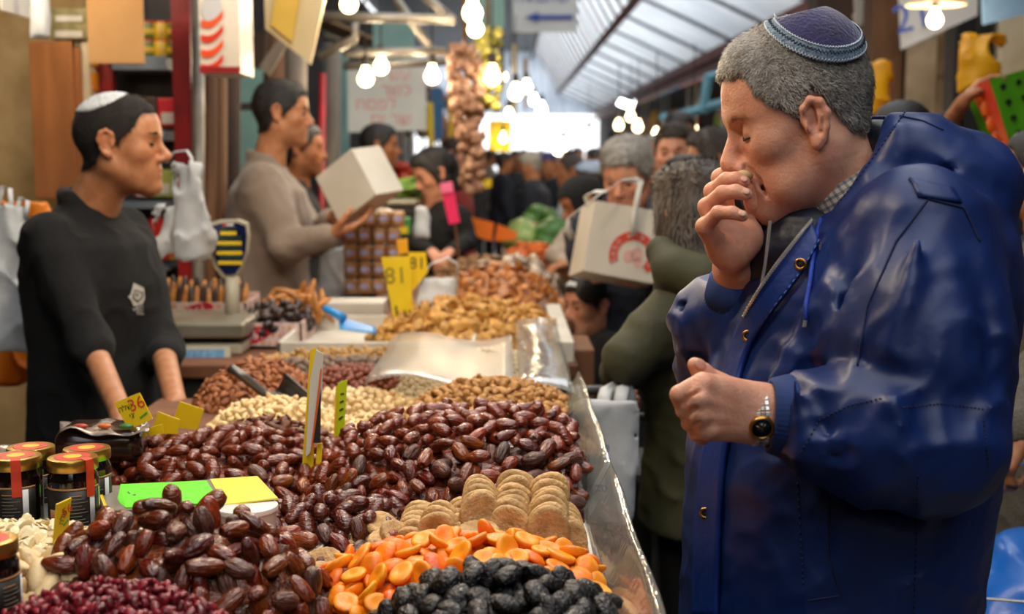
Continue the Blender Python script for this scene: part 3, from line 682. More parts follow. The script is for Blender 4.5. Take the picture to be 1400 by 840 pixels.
# bed of figs underneath
g = 18; G = np.zeros((g, g, 3))
for i in range(g):
    for j in range(g):
        u, v = i / (g - 1), j / (g - 1); x = -.31 + .425 * u; y = 1.46 + .36 * v - .10 * u * 0
        e = min(u, 1 - u, v, 1 - v); G[i, j] = (x, y, .945 + .030 * min(1, e * 6) * (.5 + .9 * v) + .004 * math.sin(i * 3.1) * math.sin(j * 2.7))
o = MB().grid(G).world('dried_fig_heap', M_fig, None, True); tag(o, 'tan dried figs deeper under the fig rows', 'heap', None, 'stuff')

# ------------------------------------------------------------------ people: library
SKIN = {}
def skin_mat(key, c, c2): 
    return mat('skin_' + key, c, c2, sc=35, rough=.42, bump=.25, bsc=260, sss=.12, attr=True, spec=.4)
M_eye = mat('eye_dark', '#1d120c', rough=.15, spec=.6)
M_eyew = mat('eye_white', '#cfc3b6', rough=.2)
M_mouth = mat('mouth_inside', '#2a0b0a', rough=.5)

def Rhead(yaw, pitch=0, roll=0):
    return np.array((Matrix.Rotation(yaw, 3, 'Z') @ Matrix.Rotation(pitch, 3, 'Y') @ Matrix.Rotation(roll, 3, 'X')))

def head_fields(h, neck=(-.05, 0, -.21), nr=.058, nose=1.0, jaw=1.0, brow=1.0, gape=0.0, ears=True, lids=.0135, old=0, wide=1.0, nz=(0, 0), ear=(0, 0, 1)):
    "local frame: x forward, y left, z up, origin between the ears"
    f = Field((-.15, -.105, -.235), (.135, .105, .135), h)
    f.ell((-.014, 0, .030), (.098, .076 * wide, .083), k=0)
    f.ell((.026, 0, .032), (.060, .064 * wide, .062), k=.02)
    f.ell((.022, 0, -.03), (.055, .060 * wide, .078), k=.03)
    for s in (-1, 1):
        f.cap((-.012, s * .052 * wide, -.055), (.056, s * .014, -.104), .019 * jaw, .015, k=.03)
        f.ell((.044, s * .043 * wide, -.022), (.026, .019, .020), k=.025)
        f.cap((.078, s * .012, .017), (.058, s * .046, .019), .0095 * brow, .008, k=.014)
        if old: f.ell((.03, s * .045, -.075), (.028, .016, .02), k=.025)
    f.cap((.067, -.008, -.104), (.067, .008, -.104), .0155 * jaw, k=.02)
    f.ell((.02, 0, -.08), (.048, .042, .032), k=.03)
    f.ell((.055, 0, -.062), (.029, .033, .030), k=.02)
    nk = np.asarray(neck, float)
    f.cap((-.025, 0, -.045), nk, nr * .98, nr * 1.06, k=.03)
    for s in (-1, 1): f.cap((-.03, s * .05, -.04), nk + np.array([.05, -s * .045 * 0 + s * .012, .02]), .012, .012, k=.03)
    skull = f.copy()
    for s in (-1, 1):
        f.ell((.083, s * .032, -.002), (.014, .019, .0125), k=.014, op='-')
        f.ell((.0635, s * .031, -.003), (lids, lids + .001, lids - .001), k=.006)
        f.cap((.073, s * .017, .009), (.064, s * .043, .008), .0035, .0035, k=.008)
        if old: f.cap((.074, s * .018, -.017), (.062, s * .043, -.018), .0035, .004, k=.008)
    nx, nzz = nz
    f.cap((.078, 0, .006), (.100 * 1 + .006 * (nose - 1) * 10 * .3 + nx, 0, -.030 + nzz), .0075, .0105 * nose, k=.010)
    f.ell((.098 + nx, 0, -.035 + nzz), (.0125 * nose, .0115 * nose, .0105 * nose), k=.008)
    for s in (-1, 1):
        f.ell((.086 + nx * .6, s * .0125 * nose, -.040 + nzz), (.0125, .0078, .0085), k=.007)
        f.ell((.092 + nx * .8, s * .0065, -.047 + nzz), (.005, .0032, .004), k=.003, op='-')
    g = gape
    f.chain([(.064, -.024, -.070), (.079, -.009, -.0625), (.0815, 0, -.0645), (.079, .009, -.0625), (.064, .024, -.070)], [.0045, .0062, .0058, .0062, .0045], k=.007)
    f.chain([(.063, -.022, -.072 - g * .4), (.077, -.008, -.0755 - g), (.078, 0, -.076 - g), (.077, .008, -.0755 - g), (.063, .022, -.072 - g * .4)], [.004, .0068, .007, .0068, .004], k=.007)
    f.chain([(.068, -.024, -.0702 - g * .3), (.086, 0, -.0695 - g * .45), (.068, .024, -.0702 - g * .3)], [.0012 + g * .15, .0016 + g * .42, .0012 + g * .15], k=.003, op='-')
    if old:
        for s in (-1, 1):
            f.chain([(.050, s * .0555, -.004), (.036, s * .0615, -.010)], [.0010, .0008], k=.004, op='-'); f.chain([(.050, s * .0555, .002), (.036, s * .0620, .004)], [.0010, .0008], k=.004, op='-'); f.chain([(.050, s * .046, -.050), (.048, s * .045, -.085)], [.002, .0015], k=.01, op='-')
        for s in (-1, 1): f.chain([(.084, s * .019, -.043), (.073, s * .031, -.066), (.066, s * .032, -.082)], [.002, .0025, .002], k=.008, op='-')
    if ears:
        for s in (-1, 1):
            y0 = .0745 * wide
            es = ear[2]; E = lambda x, z, o: (-.012 + ear[0] + (x + .012) * es, s * (y0 + o), ear[1] + z * es)
            f.ell(E(-.016, -.004, .004), (.017 * es, .0055, .027 * es), rotm(0, .22, 0), k=.008)
            f.chain([E(.000, .004, .002), E(-.002, .020, .007), E(-.014, .030, .011), E(-.027, .024, .014), E(-.033, .008, .015), E(-.028, -.010, .012), E(-.020, -.024, .009), E(-.012, -.030, .006)], [.0035, .0042, .0046, .0048, .0046, .0044, .005, .0062], k=.004)
            f.ell(E(-.010, -.027, .006), (.0075, .005, .009), k=.006)
            f.ell(E(-.015, .000, .013), (.009 * es, .006, .015 * es), rotm(0, .22, 0), k=.005, op='-')
            f.ell(E(-.003, -.004, .008), (.004, .004, .007), k=.004); f.chain([E(-.020, .020, .011), E(-.023, .006, .0125), E(-.019, -.010, .0115)], [.0026, .003, .0026], k=.004); f.ell(E(-.009, -.003, .012), (.006 * es, .006, .009 * es), k=.004, op='-')
    return f, skull

def paint_skin(V, lips=1, stubble=0, ruddy=.5, scalp=None, kind='short'):
    "pigment only: lips, ruddy cheeks/nose/ears, beard shadow"
    x, y, z = V[:, 0], V[:, 1], V[:, 2]; C = np.ones((len(V), 3))
    def mixin(w, col):
        w = np.clip(w, 0, 1)[:, None]; C[:] = C * (1 - w) + C * np.array(col) * w
    red = np.exp(-(((x - .06) / .03) ** 2 + ((np.abs(y) - .038) / .022) ** 2 + ((z + .03) / .022) ** 2)) + np.exp(-(((x - .1) / .02) ** 2 + (y / .02) ** 2 + ((z + .034) / .018) ** 2)) + 0.6 * (np.abs(y) > .078) * (z > -.05)
    mixin(red * ruddy, (1.0, .72, .66))
    if lips: mixin(np.exp(-(((x - .079) / .012) ** 2 + (y / .019) ** 2 + ((z + .069) / .0105) ** 2) ** 2) * .9 * lips, (.86, .55, .52))
    if scalp is not None:
        g = hairline(kind)(x, y, z) / .75; mixin(np.clip((.009 - g) / .012, 0, 1) * (np.abs(y) < .0775) * .85, scalp)
    if stubble:
        sb = np.clip((x - .0 + .4 * (-.05 - z)) / .03, 0, 1) * np.clip((-.045 - z) / .02, 0, 1) * np.clip((z + .15) / .03, 0, 1)
        mixin(sb * stubble, (.55, .5, .5))
    return C

def hairline(kind):
    tb = {'short': ([-.12, -.07, -.045, -.028, -.012, -.002, .008, .018, .038, .054, .060, .068, .1], [-.075, -.072, -.06, -.02, .012, 0, -.020, -.002, .018, .034, .054, .062, .066]),
          'old': ([-.12, -.08, -.06, -.04, -.026, -.012, -.002, .008, .017, .026, .044, .057, .061, .067, .1], [-.048, -.045, -.036, -.012, .014, .024, .012, -.012, .0, .008, .020, .036, .058, .064, .066]),
          'buzz': ([-.12, -.07, -.045, -.028, -.012, -.002, .008, .018, .036, .050, .057, .068, .1], [-.068, -.064, -.05, -.015, .016, 0, -.014, .004, .022, .038, .058, .065, .068]),
          'full': ([-.12, -.02, 0, .015, .03, .045, .06, .066, .1], [-.14, -.14, -.11, -.05, .005, .035, .058, .066, .07])}
    xs, zs = tb[kind]
    return lambda X, Y, Z: (np.interp(X, xs, zs).astype(np.float32) - Z) * .75

def strands(root, V, Q, m, n, L0, L1, xf, wid=.0006, seed=1, lift=.42, down=.75):
    "short hair blades growing out of a hair shell"
    rng = np.random.default_rng(seed); t = V[Q]; cen = t.mean(1); nr = np.cross(t[:, 2] - t[:, 0], t[:, 3] - t[:, 1]); nr /= np.linalg.norm(nr, axis=1, keepdims=True) + 1e-9
    ok = np.where(np.einsum('ij,ij->i', nr, cen - np.array([-.014, 0, .03])) > .02)[0]; pk = rng.choice(ok, n)
    p = cen[pk] + rng.normal(0, .0008, (n, 3)); nn = nr[pk]; fl = np.stack([-.35 + (p[:, 0] > .03) * 1.3, 0 * p[:, 0], np.where(p[:, 2] < .07, -down, 0)], 1) + rng.normal(0, .35, (n, 3))
    fl -= nn * np.einsum('ij,ij->i', fl, nn)[:, None]; fl /= np.linalg.norm(fl, axis=1, keepdims=True) + 1e-6; L = rng.uniform(L0, L1, (n, 1)); d = nn * lift + fl * .9; d /= np.linalg.norm(d, axis=1, keepdims=True)
    sd = np.cross(d, nn); sd = sd / (np.linalg.norm(sd, axis=1, keepdims=True) + 1e-6) * wid; b = p - nn * .001
    W = np.stack([b - sd, b + sd, b + d * L * .6 + sd * .8 + nn * .0004, b + d * L], 1).reshape(-1, 3)
    wobj('hair_strands', xf(W), np.arange(4 * n).reshape(-1, 4), m, root, smooth=False)

def hair_mesh(skull, kind, t, amp=.002, seed=1, extra=None):
    f = skull.copy(); w = waves(seed, 10, 60, 160)
    f.F = f.F - t; f.disp(lambda X, Y, Z: -t * 1.1 * np.clip((Z - .05) / .05, 0, 1) + 0 * X + 0 * Y); f.disp(lambda X, Y, Z: amp * w(X, Y, Z))
    w9 = waves(seed + 2, 10, 120, 260); hl = hairline(kind); f.clip(lambda X, Y, Z: hl(X, Y, Z) + .0025 * w9(X, Y, Z), .012)
    if extra: extra(f)
    return f.mesh(1)

def kippah_mesh(skull, t, cdir, ang, thick=.004, puff=0):
    cdir = np.asarray(cdir, float); cdir /= np.linalg.norm(cdir); c0 = np.array([-.014, 0, .03])
    f = skull.copy(); a = f.F - t; th = thick
    if puff:
        x, y, z = f.ax[0][:, None, None] - c0[0], f.ax[1][None, :, None] - c0[1], f.ax[2][None, None, :] - c0[2]; th = thick + puff * np.clip(1 - (np.arccos(np.clip((x * cdir[0] + y * cdir[1] + z * cdir[2]) / (np.sqrt(x * x + y * y + z * z) + 1e-6), -1, 1)) / ang) ** 2, 0, 1)
    f.F = np.maximum(a - th, -(a + .004)).astype(np.float32)
    def reg(X, Y, Z):
        x, y, z = X - c0[0], Y - c0[1], Z - c0[2]; r = np.sqrt(x * x + y * y + z * z) + 1e-6
        return (math.cos(ang) - (x * cdir[0] + y * cdir[1] + z * cdir[2]) / r) * .09
    f.clip(reg, .0035)
    V, Q = f.mesh(1)
    d = V - c0; d /= np.linalg.norm(d, axis=1, keepdims=True)
    return V, Q, np.arccos(np.clip(d @ cdir, -1, 1)) / ang

def hand_prims(f, wrist, fd, pn, side, curl=.5, sc=1.0, k=.005, spread=1.0, thumb_curl=.4, forearm=None):
    "side=+1: thumb lies along fd x pn"
    w = np.asarray(wrist, float); fd = np.asarray(fd, float); fd = fd / np.linalg.norm(fd); pn = np.asarray(pn, float); pn = pn - fd * pn.dot(fd); pn /= np.linalg.norm(pn)
    sd = np.cross(fd, pn) * side
    if forearm is not None: f.cap(forearm, w, .032 * sc, .026 * sc, k=.015)
    lat = (.030, .0102, -.0105, -.029); mc = (.088, .091, .086, .078); seg = ((.042, .026, .02), (.046, .029, .021), (.043, .027, .02), (.034, .021, .018)); rr = (.0098, .0100, .0095, .0084)
    for i in range(4):
        m = w + (fd * mc[i] + sd * lat[i]) * sc
        f.cap(w + (sd * lat[i] * .55 + fd * .008) * sc, m, .0155 * sc, .0125 * sc, k=.012)
        a = 0; p = m; r = rr[i] * sc
        for j in range(3):
            a += curl * (.75 if j == 0 else 1.0)
            d = fd * math.cos(a) + pn * math.sin(a) + sd * lat[i] * 2.2 * spread * (1 - min(1, curl)); d /= np.linalg.norm(d)
            q = p + d * seg[i][j] * sc; f.cap(p, q, r, r * .93, k=.004 if j else k); p = q; r *= .93
    b = w + (fd * .024 + sd * .027 + pn * .006) * sc
    d1 = fd * .62 + sd * .62 + pn * .45; d1 /= np.linalg.norm(d1); p1 = b + d1 * .043 * sc
    d2 = fd * .85 + sd * .25 + pn * (.2 + thumb_curl); d2 /= np.linalg.norm(d2); p2 = p1 + d2 * .033 * sc; d3 = fd * .9 + sd * (.1 - thumb_curl * .5) + pn * (.2 + thumb_curl); d3 /= np.linalg.norm(d3)
    f.cap(b, p1, .0155 * sc, .0118 * sc, k=.012); f.cap(p1, p2, .0112 * sc, .010 * sc, k=.004); f.cap(p2, p2 + d3 * .024 * sc, .0100 * sc, .0085 * sc, k=.004)

def bounds(pts, pad): A = np.array([np.asarray(p, float) for p in pts]); return A.min(0) - pad, A.max(0) + pad

def add_mesh(acc, V, F, C=None):
    "join meshes (V,F,colours) into one list"
    acc.append((np.asarray(V), np.asarray(F), np.ones((len(V), 3)) if C is None else C))
def joined(acc):
    V = np.vstack([a[0] for a in acc]); o = 0; F = []
    for a in acc: F.append(a[1] + o); o += len(a[0])
    return V, np.vstack(F), np.vstack([a[2] for a in acc])

def eye_parts(root, Rh, hc, hs, lid=.0135, sc=1.0):
    for s in (-1, 1):
        m = MB().sphere((0, 0, 0), (.0068, .0120 * sc, .0052 * sc), 10, 8); V = (m.verts() + np.array([.0635 + lid - .0030, s * .031, -.004])) * hs @ Rh.T + hc
        wobj('eye', V, m.F, M_eye, root)
def brow_parts(root, Rh, hc, hs, m, r=.0042):
    for s in (-1, 1):
        b = MB().tube([(.0862, s * .010, .0165), (.0845, s * .024, .0225), (.0705, s * .046, .0205), (.060, s * .053, .014)], [r * .8, r * 1.1, r * .9, r * .4], 6)
        wobj('eyebrow', (b.verts() * hs) @ Rh.T + hc, b.F, m, root)

def person(label, px, py, Y, yaw, skin, hair, top, legs, group=None, vox=.007, pitch=0, roll=0, hyaw=None, kind='short', ht=.006, hs=1.0, arms=None, bulk=1.0, long_coat=False,
           topname='jacket', nose=1.0, stubble=0, hair_extra=None, headwear=None, shoes=True, legsbuild=True, collar=None, lower=None, hands=True, bodyshift=(0, 0), curl=.7, jaw=1.0, old=0, brows=True, armb=None):
    """a standing person; px,py is the middle of the head in the photo, Y the depth. yaw: where the body faces (0=+X, pi/2=away)"""
    hc = P(px, py, Y); hyaw = yaw if hyaw is None else hyaw
    s = (hc[2] + .113 * hs) / 1.75
    fx, fy = math.cos(yaw), math.sin(yaw)
    org = np.array([hc[0] - .035 * fx + bodyshift[0], hc[1] - .035 * fy + bodyshift[1], 0.0])
    Rb = np.array(Matrix.Rotation(yaw, 3, 'Z'))
    toW = lambda p: (np.asarray(p, float) * s) @ Rb.T + org
    toL = lambda p: ((np.asarray(p, float) - org) @ Rb) / s
    root = empty('person', org, 0, label, 'person', group)
    Rh = Rhead(hyaw, pitch, roll)
    # skin: head, neck and hands
    acc = []
    neckL = ((toW((-.005, 0, 1.43)) - hc) @ Rh) / hs
    f, sk = head_fields(min(vox * .95, .0105), neckL, .056, nose=nose, jaw=jaw, old=old)
    V, Q = f.mesh(1); add_mesh(acc, V * hs @ Rh.T + hc, Q, paint_skin(V, 1, stubble, .5, None if not ht else ((.75, .75, .76) if old or 'grey' in hair.name else (.28, .25, .24)), kind))
    A = {}
    for sd, nm in ((1, 'l'), (-1, 'r')):
        a = (arms or {}).get(nm)
        if a is None: a = dict(e=toW((-.03, sd * .245, 1.10)), w=toW((.03, sd * .25, .86)), fd=(0, 0, -1), pn=tuple(Rb @ np.array([0, -sd, 0])))
        A[nm] = a
        if hands and a.get('hand', True):
            lo, hi = bounds([a['w']] + ([a['e']] if a.get('slv', .93) < .5 else []), .2 if a.get('slv', .93) < .5 else .23); hf = Field(lo, hi, max(.0038, vox * .7))
            fdv = np.asarray(a['fd'], float); fdv /= np.linalg.norm(fdv)
            hand_prims(hf, a['w'], fdv, a['pn'], -1 if nm == 'l' else 1, a.get('curl', curl), s, forearm=np.asarray(a['w']) + (np.asarray(a['e']) - np.asarray(a['w'])) * (.35 if a.get('slv', .93) > .5 else .9))
            V, Q = hf.mesh(1)
            if len(V): add_mesh(acc, V, Q)
    core = [toW(q) for q in ((-.005, 0, 1.44), (0, 0, 1.2), (0, 0, .9))]
    cf = Field(*bounds(core + [A['l']['e'], A['l']['w'], A['r']['e'], A['r']['w'], toW((0, .2, 1.4)), toW((0, -.2, 1.4))], .09), .018)
    cf.chain(core, [.045 * s, .085 * s, .085 * s], k=.02)
    for sd, nm in ((1, 'l'), (-1, 'r')): e_, w_ = np.asarray(A[nm]['e'], float), np.asarray(A[nm]['w'], float); cf.chain([core[0] - np.array([0, 0, .08]), toW((-.005, sd * .17, 1.37)), e_, e_ + (w_ - e_) * .9], [.04 * s, .034 * s, .028 * s, .022 * s], k=.01)
    V, Q = cf.mesh(0); add_mesh(acc, V, Q)
    V, Q, C = joined(acc); wobj('body', V, Q, skin, root, cols=C)
    if ht: 
        V, Q = hair_mesh(sk, kind, ht, ht * .3, 3, hair_extra); 
        if len(V):
            wobj('hair', V * hs @ Rh.T + hc, Q, hair, root)
            if vox <= .0071: strands(root, V, Q, hair, 5000, ht * .8 + .002, ht * 1.8 + .004, lambda W: W * hs @ Rh.T + hc, .0009 + vox * .06, int(px), down=.75 if kind != 'full' else 1.6)
    if vox < .0105:
        eye_parts(root, Rh, hc, hs)
        if brows: brow_parts(root, Rh, hc, hs, hair if ht else M_eye)
    # garments in body frame
    b = bulk; z0 = .55 if long_coat else .80
    L = [toL(A['l']['e']), toL(A['l']['w'])]; Rr = [toL(A['r']['e']), toL(A['r']['w'])]
    shl, shr = np.array([-.005, .185, 1.385]), np.array([-.005, -.185, 1.385])
    lo, hi = bounds([(-.2 * b, -.27 * b, z0 - .02), (.2 * b, .27 * b, 1.53), *L, *Rr], .11)
    g = Field(lo, hi, vox * 1.6 / s)
    g.loft([(z0, 0, 0, .135 * b, .185 * b), (.95, 0, 0, .128 * b, .172 * b), (1.08, 0, 0, .122 * b, .165 * b), (1.25, .005, 0, .135 * b, .182 * b), (1.36, 0, 0, .115 * b, .185 * b), (1.42, -.008, 0, .085, .145), (1.465, -.01, 0, .066, .075), (1.49, -.01, 0, .062, .066)], k=0)
    for sh, AA, ad in ((shl, L, A['l']), (shr, Rr, A['r'])):
        sv = ad.get('slv', .93); ab = armb or b; g.cap(sh, AA[0], .066 * ab, .052 * ab, k=.05); g.cap(AA[0], AA[0] + (AA[1] - AA[0]) * sv, .053 * ab, (.039 if sv > .5 else .05) * ab, k=.02)
    if collar: g.chain([(.055 * math.cos(a) - .008, .062 * math.sin(a), 1.475 + .02 * -math.cos(a)) for a in np.linspace(0, 6.283, 13)], [collar] * 13, k=.012)
    w1 = waves(int(px), 8, 22, 50, (1, 1, .6)); w2 = waves(int(px) + 5, 8, 50, 110); w4 = waves(int(px) + 6, 7, 30, 70)
    g.disp(lambda X, Y_, Z: .0045 * b * w1(X, Y_, Z) + .0015 * w2(X, Y_, Z) - .006 * ((1 - np.abs(w4(X, Y_, Z))) ** 4 - .2))
    V, Q = g.mesh(1); to = wobj(topname, toW(V), Q, top, root)
    if legsbuild:
        g = Field((-.16, -.22, .03), (.17, .22, .95), max(.013, vox * 1.8) / s)
        for sd in (1, -1): g.chain([(0, sd * .085, .86), (.012, sd * .095, .48), (-.01, sd * .1, .09)], [.092, .066, .052], k=.02)
        g.ell((0, 0, .86), (.125, .165, .1), k=.03)
        w3 = waves(int(px) + 9, 8, 20, 45); g.disp(lambda X, Y_, Z: .004 * w3(X, Y_, Z)); g.clip(lambda X, Y_, Z: .055 - Z)
        V, Q = g.mesh(1); wobj('trousers', toW(V), Q, legs, root)
        if shoes:
            for sd in (1, -1):
                g = Field((-.1, sd * .1 - .07, -.01), (.24, sd * .1 + .07, .14), .010); g.chain([(-.02, sd * .1, .05), (.06, sd * .1, .045), (.15, sd * .105, .035)], [.048, .046, .036], k=.01); g.clip(lambda X, Y_, Z: .002 - Z)
                V, Q = g.mesh(1); wobj('shoe', toW(V), Q, M_dark, root)
    if headwear: headwear(root, sk, Rh, hc, hs)
    return root, Rh, hc, toW

# ------------------------------------------------------------------ the man in the blue parka, eating
def stop(p):  # shorthand for arrays
    return np.asarray(p, float)
M_skinA = skin_mat('ruddy', '#dda68b', '#cf8f74')
def fabric(name, c, c2, rough, bump, bsc, sc=9, sheen=0, coat=0):
    return mat(name, c, c2, sc=sc, rough=rough, bump=bump, bsc=bsc, sheen=sheen, coat=coat, lo=.3, hi=.7)
M_parka = fabric('royal_blue_nylon', '#0d2a66', '#091f50', .44, .15, 60)
M_parka2 = fabric('royal_blue_placket', '#10307a', '#0b2664', .42, .3, 60)
M_rib = mat('blue_rib_knit', '#1b3d80', '#0f2a5e', sc=8, rough=.8)
M_lining = mat('black_quilt_lining', '#101521', '#1a2132', sc=30, rough=.55, bump=.6, bsc=45)
M_thread = mat('dark_stitching', '#0a1a45', rough=.8)
M_chrome = mat('bright_zip_metal', '#dcd9d2', rough=.3, metal=.75)
M_brass = mat('brass_ring', '#b98a4a', rough=.3, metal=1)
M_grey_hair = mat('short_grey_hair', '#968f86', '#5a544f', sc=160, rough=.6, bump=.8, bsc=400, lo=.35, hi=.65)
M_grey_str = mat('grey_hair_strand', '#b9b2a8', '#6c655e', sc=60, rough=.45, lo=.3, hi=.7)

man = empty('person', (.5, 1.68, 0), 0, 'man in royal blue hooded parka and kippah bringing food to his mouth', 'person')
HC = P(1084, 160, 1.665); HP = .27; HSC = np.array([.935, 1.0, 1.03])
RH = Rhead(math.pi, HP, 0)
toH = lambda p: ((stop(p) - HC) @ RH) / HSC
fromH = lambda V: (stop(V) * HSC) @ RH.T + HC
neckL = toH(P(1196, 330, 1.68))
fh, sk = head_fields(.0019, neckL, .061, nose=1.18, jaw=1.06, brow=1.35, gape=.013, old=1, lids=.0145, wide=1.02, nz=(-.003, -.004), ear=(.008, -.010, .90))
V, Q = fh.mesh(1); skin_acc = []; C = paint_skin(V, .9, .12, .6, (.8, .78, .77), 'old')
add_mesh(skin_acc, fromH(V), Q, C)

# right hand at the mouth (far arm)
hf = Field(*bounds([P(950, 225, 1.58), P(1045, 420, 1.74)], .035), .0016)
Wr = P(1006, 372, 1.70)
mcp = [P(985, 243, 1.675), P(975, 262, 1.648), P(967, 283, 1.622), P(964, 310, 1.60)]
for i, m in enumerate(mcp):
    hf.cap(Wr + (m - Wr) * .08 + stop((0, (1.5 - i) * .010, 0)), m, .0165, .0125, k=.016)
hf.ell(P(1012, 325, 1.655), (.030, .030, .030), k=.02)
hf.ell(P(1000, 338, 1.635), (.026, .020, .030), k=.02)
hf.cap(P(1005, 412, 1.712), Wr, .027, .0285, k=.02)
fing = [([mcp[0], P(998, 232, 1.668), P(1008, 236, 1.66), P(1014, 242, 1.655)], [.0105, .0094, .0088, .0078]),
        ([mcp[1], P(993, 246, 1.63), P(1006, 245, 1.622), P(1017, 249, 1.618)], [.0108, .0096, .009, .008]),
        ([mcp[2], P(988, 264, 1.60), P(1006, 262, 1.592), P(1020, 266, 1.588)], [.0108, .0094, .0088, .0078]),
        ([mcp[3], P(982, 291, 1.578), P(1001, 291, 1.568), P(1015, 296, 1.565)], [.0100, .0086, .008, .0070])]
for pts, rs in fing: hf.chain(pts, rs, k=.0035)
hf.chain([P(1022, 335, 1.69), P(1036, 303, 1.675), P(1030, 278, 1.655), P(1022, 258, 1.645)], [.0165, .0118, .0108, .009], k=.006)
for a, b in (((1000, 300), (1022, 322)), ((1018, 300), (1012, 335)), ((985, 312), (1003, 318))):
    hf.cap(P(*a, 1.612), P(*b, 1.612), .0016, .0012, k=.004, op='-')
V, Q = hf.mesh(1); Cc = np.ones((len(V), 3)); add_mesh(skin_acc, V, Q, Cc * np.array([1.03, .97, .93]))
# left hand held in front of the coat (near arm)
hg = Field(*bounds([P(915, 490, 1.38), P(1075, 620, 1.45)], .04), .0016)
Wl = P(1040, 566, 1.425)
ml = [P(961, 524, 1.392), P(953, 545, 1.382), P(955, 568, 1.384), P(966, 588, 1.392)]
for i, m in enumerate(ml):
    hg.cap(Wl + stop((.0, .0, (1.5 - i) * .011)), m, .0175, .0125, k=.014)
    hg.ell(m + stop((.003, -.006, 0)), (.009, .009, .0085), k=.006)
hg.cap(P(1085, 568, 1.43), Wl, .029, .027, k=.02)
fl_ = [([ml[0], P(929, 540, 1.392), P(934, 557, 1.425), P(953, 556, 1.44)], [.0120, .0110, .0095, .0085]),
       ([ml[1], P(935, 562, 1.398), P(945, 573, 1.43), P(958, 566, 1.44)], [.0112, .0092, .0088, .0085]),
       ([ml[2], P(942, 579, 1.404), P(952, 588, 1.43), P(963, 580, 1.44)], [.0108, .0088, .0085, .008]),
       ([ml[3], P(951, 593, 1.408), P(960, 600, 1.43), P(970, 592, 1.44)], [.0100, .0082, .008, .0075])]
for pts, rs in fl_: hg.chain(pts, rs, k=.0012)
for a, b in (((956, 535), (932, 552)), ((952, 557), (936, 571)), ((956, 578), (944, 587))): hg.cap(P(*a, 1.372), P(*b, 1.384), .0022, .003, k=.004, op='-')
hg.chain([P(1012, 540, 1.432), P(978, 524, 1.435), P(960, 510, 1.43), P(950, 499, 1.425)], [.018, .0125, .0105, .0085], k=.008)
for i, m in enumerate(ml): hg.cap(Wl + stop((-.02, -.021, (1.5 - i) * .008)), m + stop((.004, -.009, .001)), .0024, .0030, k=.007)
for (a, b, c_) in (((1020, 545), (995, 540), (975, 535)), ((1022, 580), (1000, 565), (972, 556))): hg.chain([P(*a, 1.404), P(*b, 1.398), P(*c_, 1.386)], [.0014] * 3, k=.004)
V, Q = hg.mesh(1); add_mesh(skin_acc, V, Q)
# torso and arms below the clothes keep the body in one piece
cf = Field((.2, 1.25, .8), (.75, 2.05, 1.5), .014)
cf.chain([P(1196, 330, 1.68), (.50, 1.69, 1.25), (.46, 1.69, .85)], [.05, .10, .10], k=.02)
for pts_ in ([(.50, 1.62, 1.36), P(1262, 312, 1.49), P(1284, 606, 1.405), P(1085, 570, 1.425)], [(.50, 1.76, 1.36), P(1150, 340, 1.90), P(987, 508, 1.87), P(1004, 420, 1.72)]): cf.chain(pts_, [.04, .036, .032, .024], k=.01)
V, Q = cf.mesh(0); add_mesh(skin_acc, V, Q)
V, Q, C = joined(skin_acc); wobj('body', V, Q, M_skinA, man, cols=C)
M_nail = mat('fingernail', '#cf9880', rough=.3, spec=.6)
def nail(p, nrm, along, w=.0046, l=.0054):
    nrm = stop(nrm) / np.linalg.norm(nrm); al = stop(along); al = al - nrm * al.dot(nrm); al /= np.linalg.norm(al); sd = np.cross(nrm, al)
    m = MB().sphere((0, 0, 0), 1, 10, 6); V = m.verts() * np.array([l, w, .0016]); wobj('fingernail', V @ np.stack([al, sd, nrm], 1).T + p, m.F, M_nail, man)
for p, q in ((fing[1][0][3], fing[1][0][2]), (fing[2][0][3], fing[2][0][2]), (fing[3][0][3], fing[3][0][2])):
    d = p - q; nail(p + stop((-.001, -.0062, .0038)), (-.15, -.85, .5), d)
nail(P(952, 500, 1.425) + stop((.003, -.0085, .003)), (.3, -.9, .3), P(950, 499, 1.42) - P(968, 514, 1.43), .0062, .008)

# food morsel between the fingers
o = MB().sphere(P(1017, 241, 1.635), (.012, .009, .008), 12, 9).world('food_morsel', mat('pale_nut_morsel', '#cdb183', '#a07e50', sc=80, rough=.6), None, True); tag(o, 'small pale morsel held at the mouth of the man in blue', 'food')
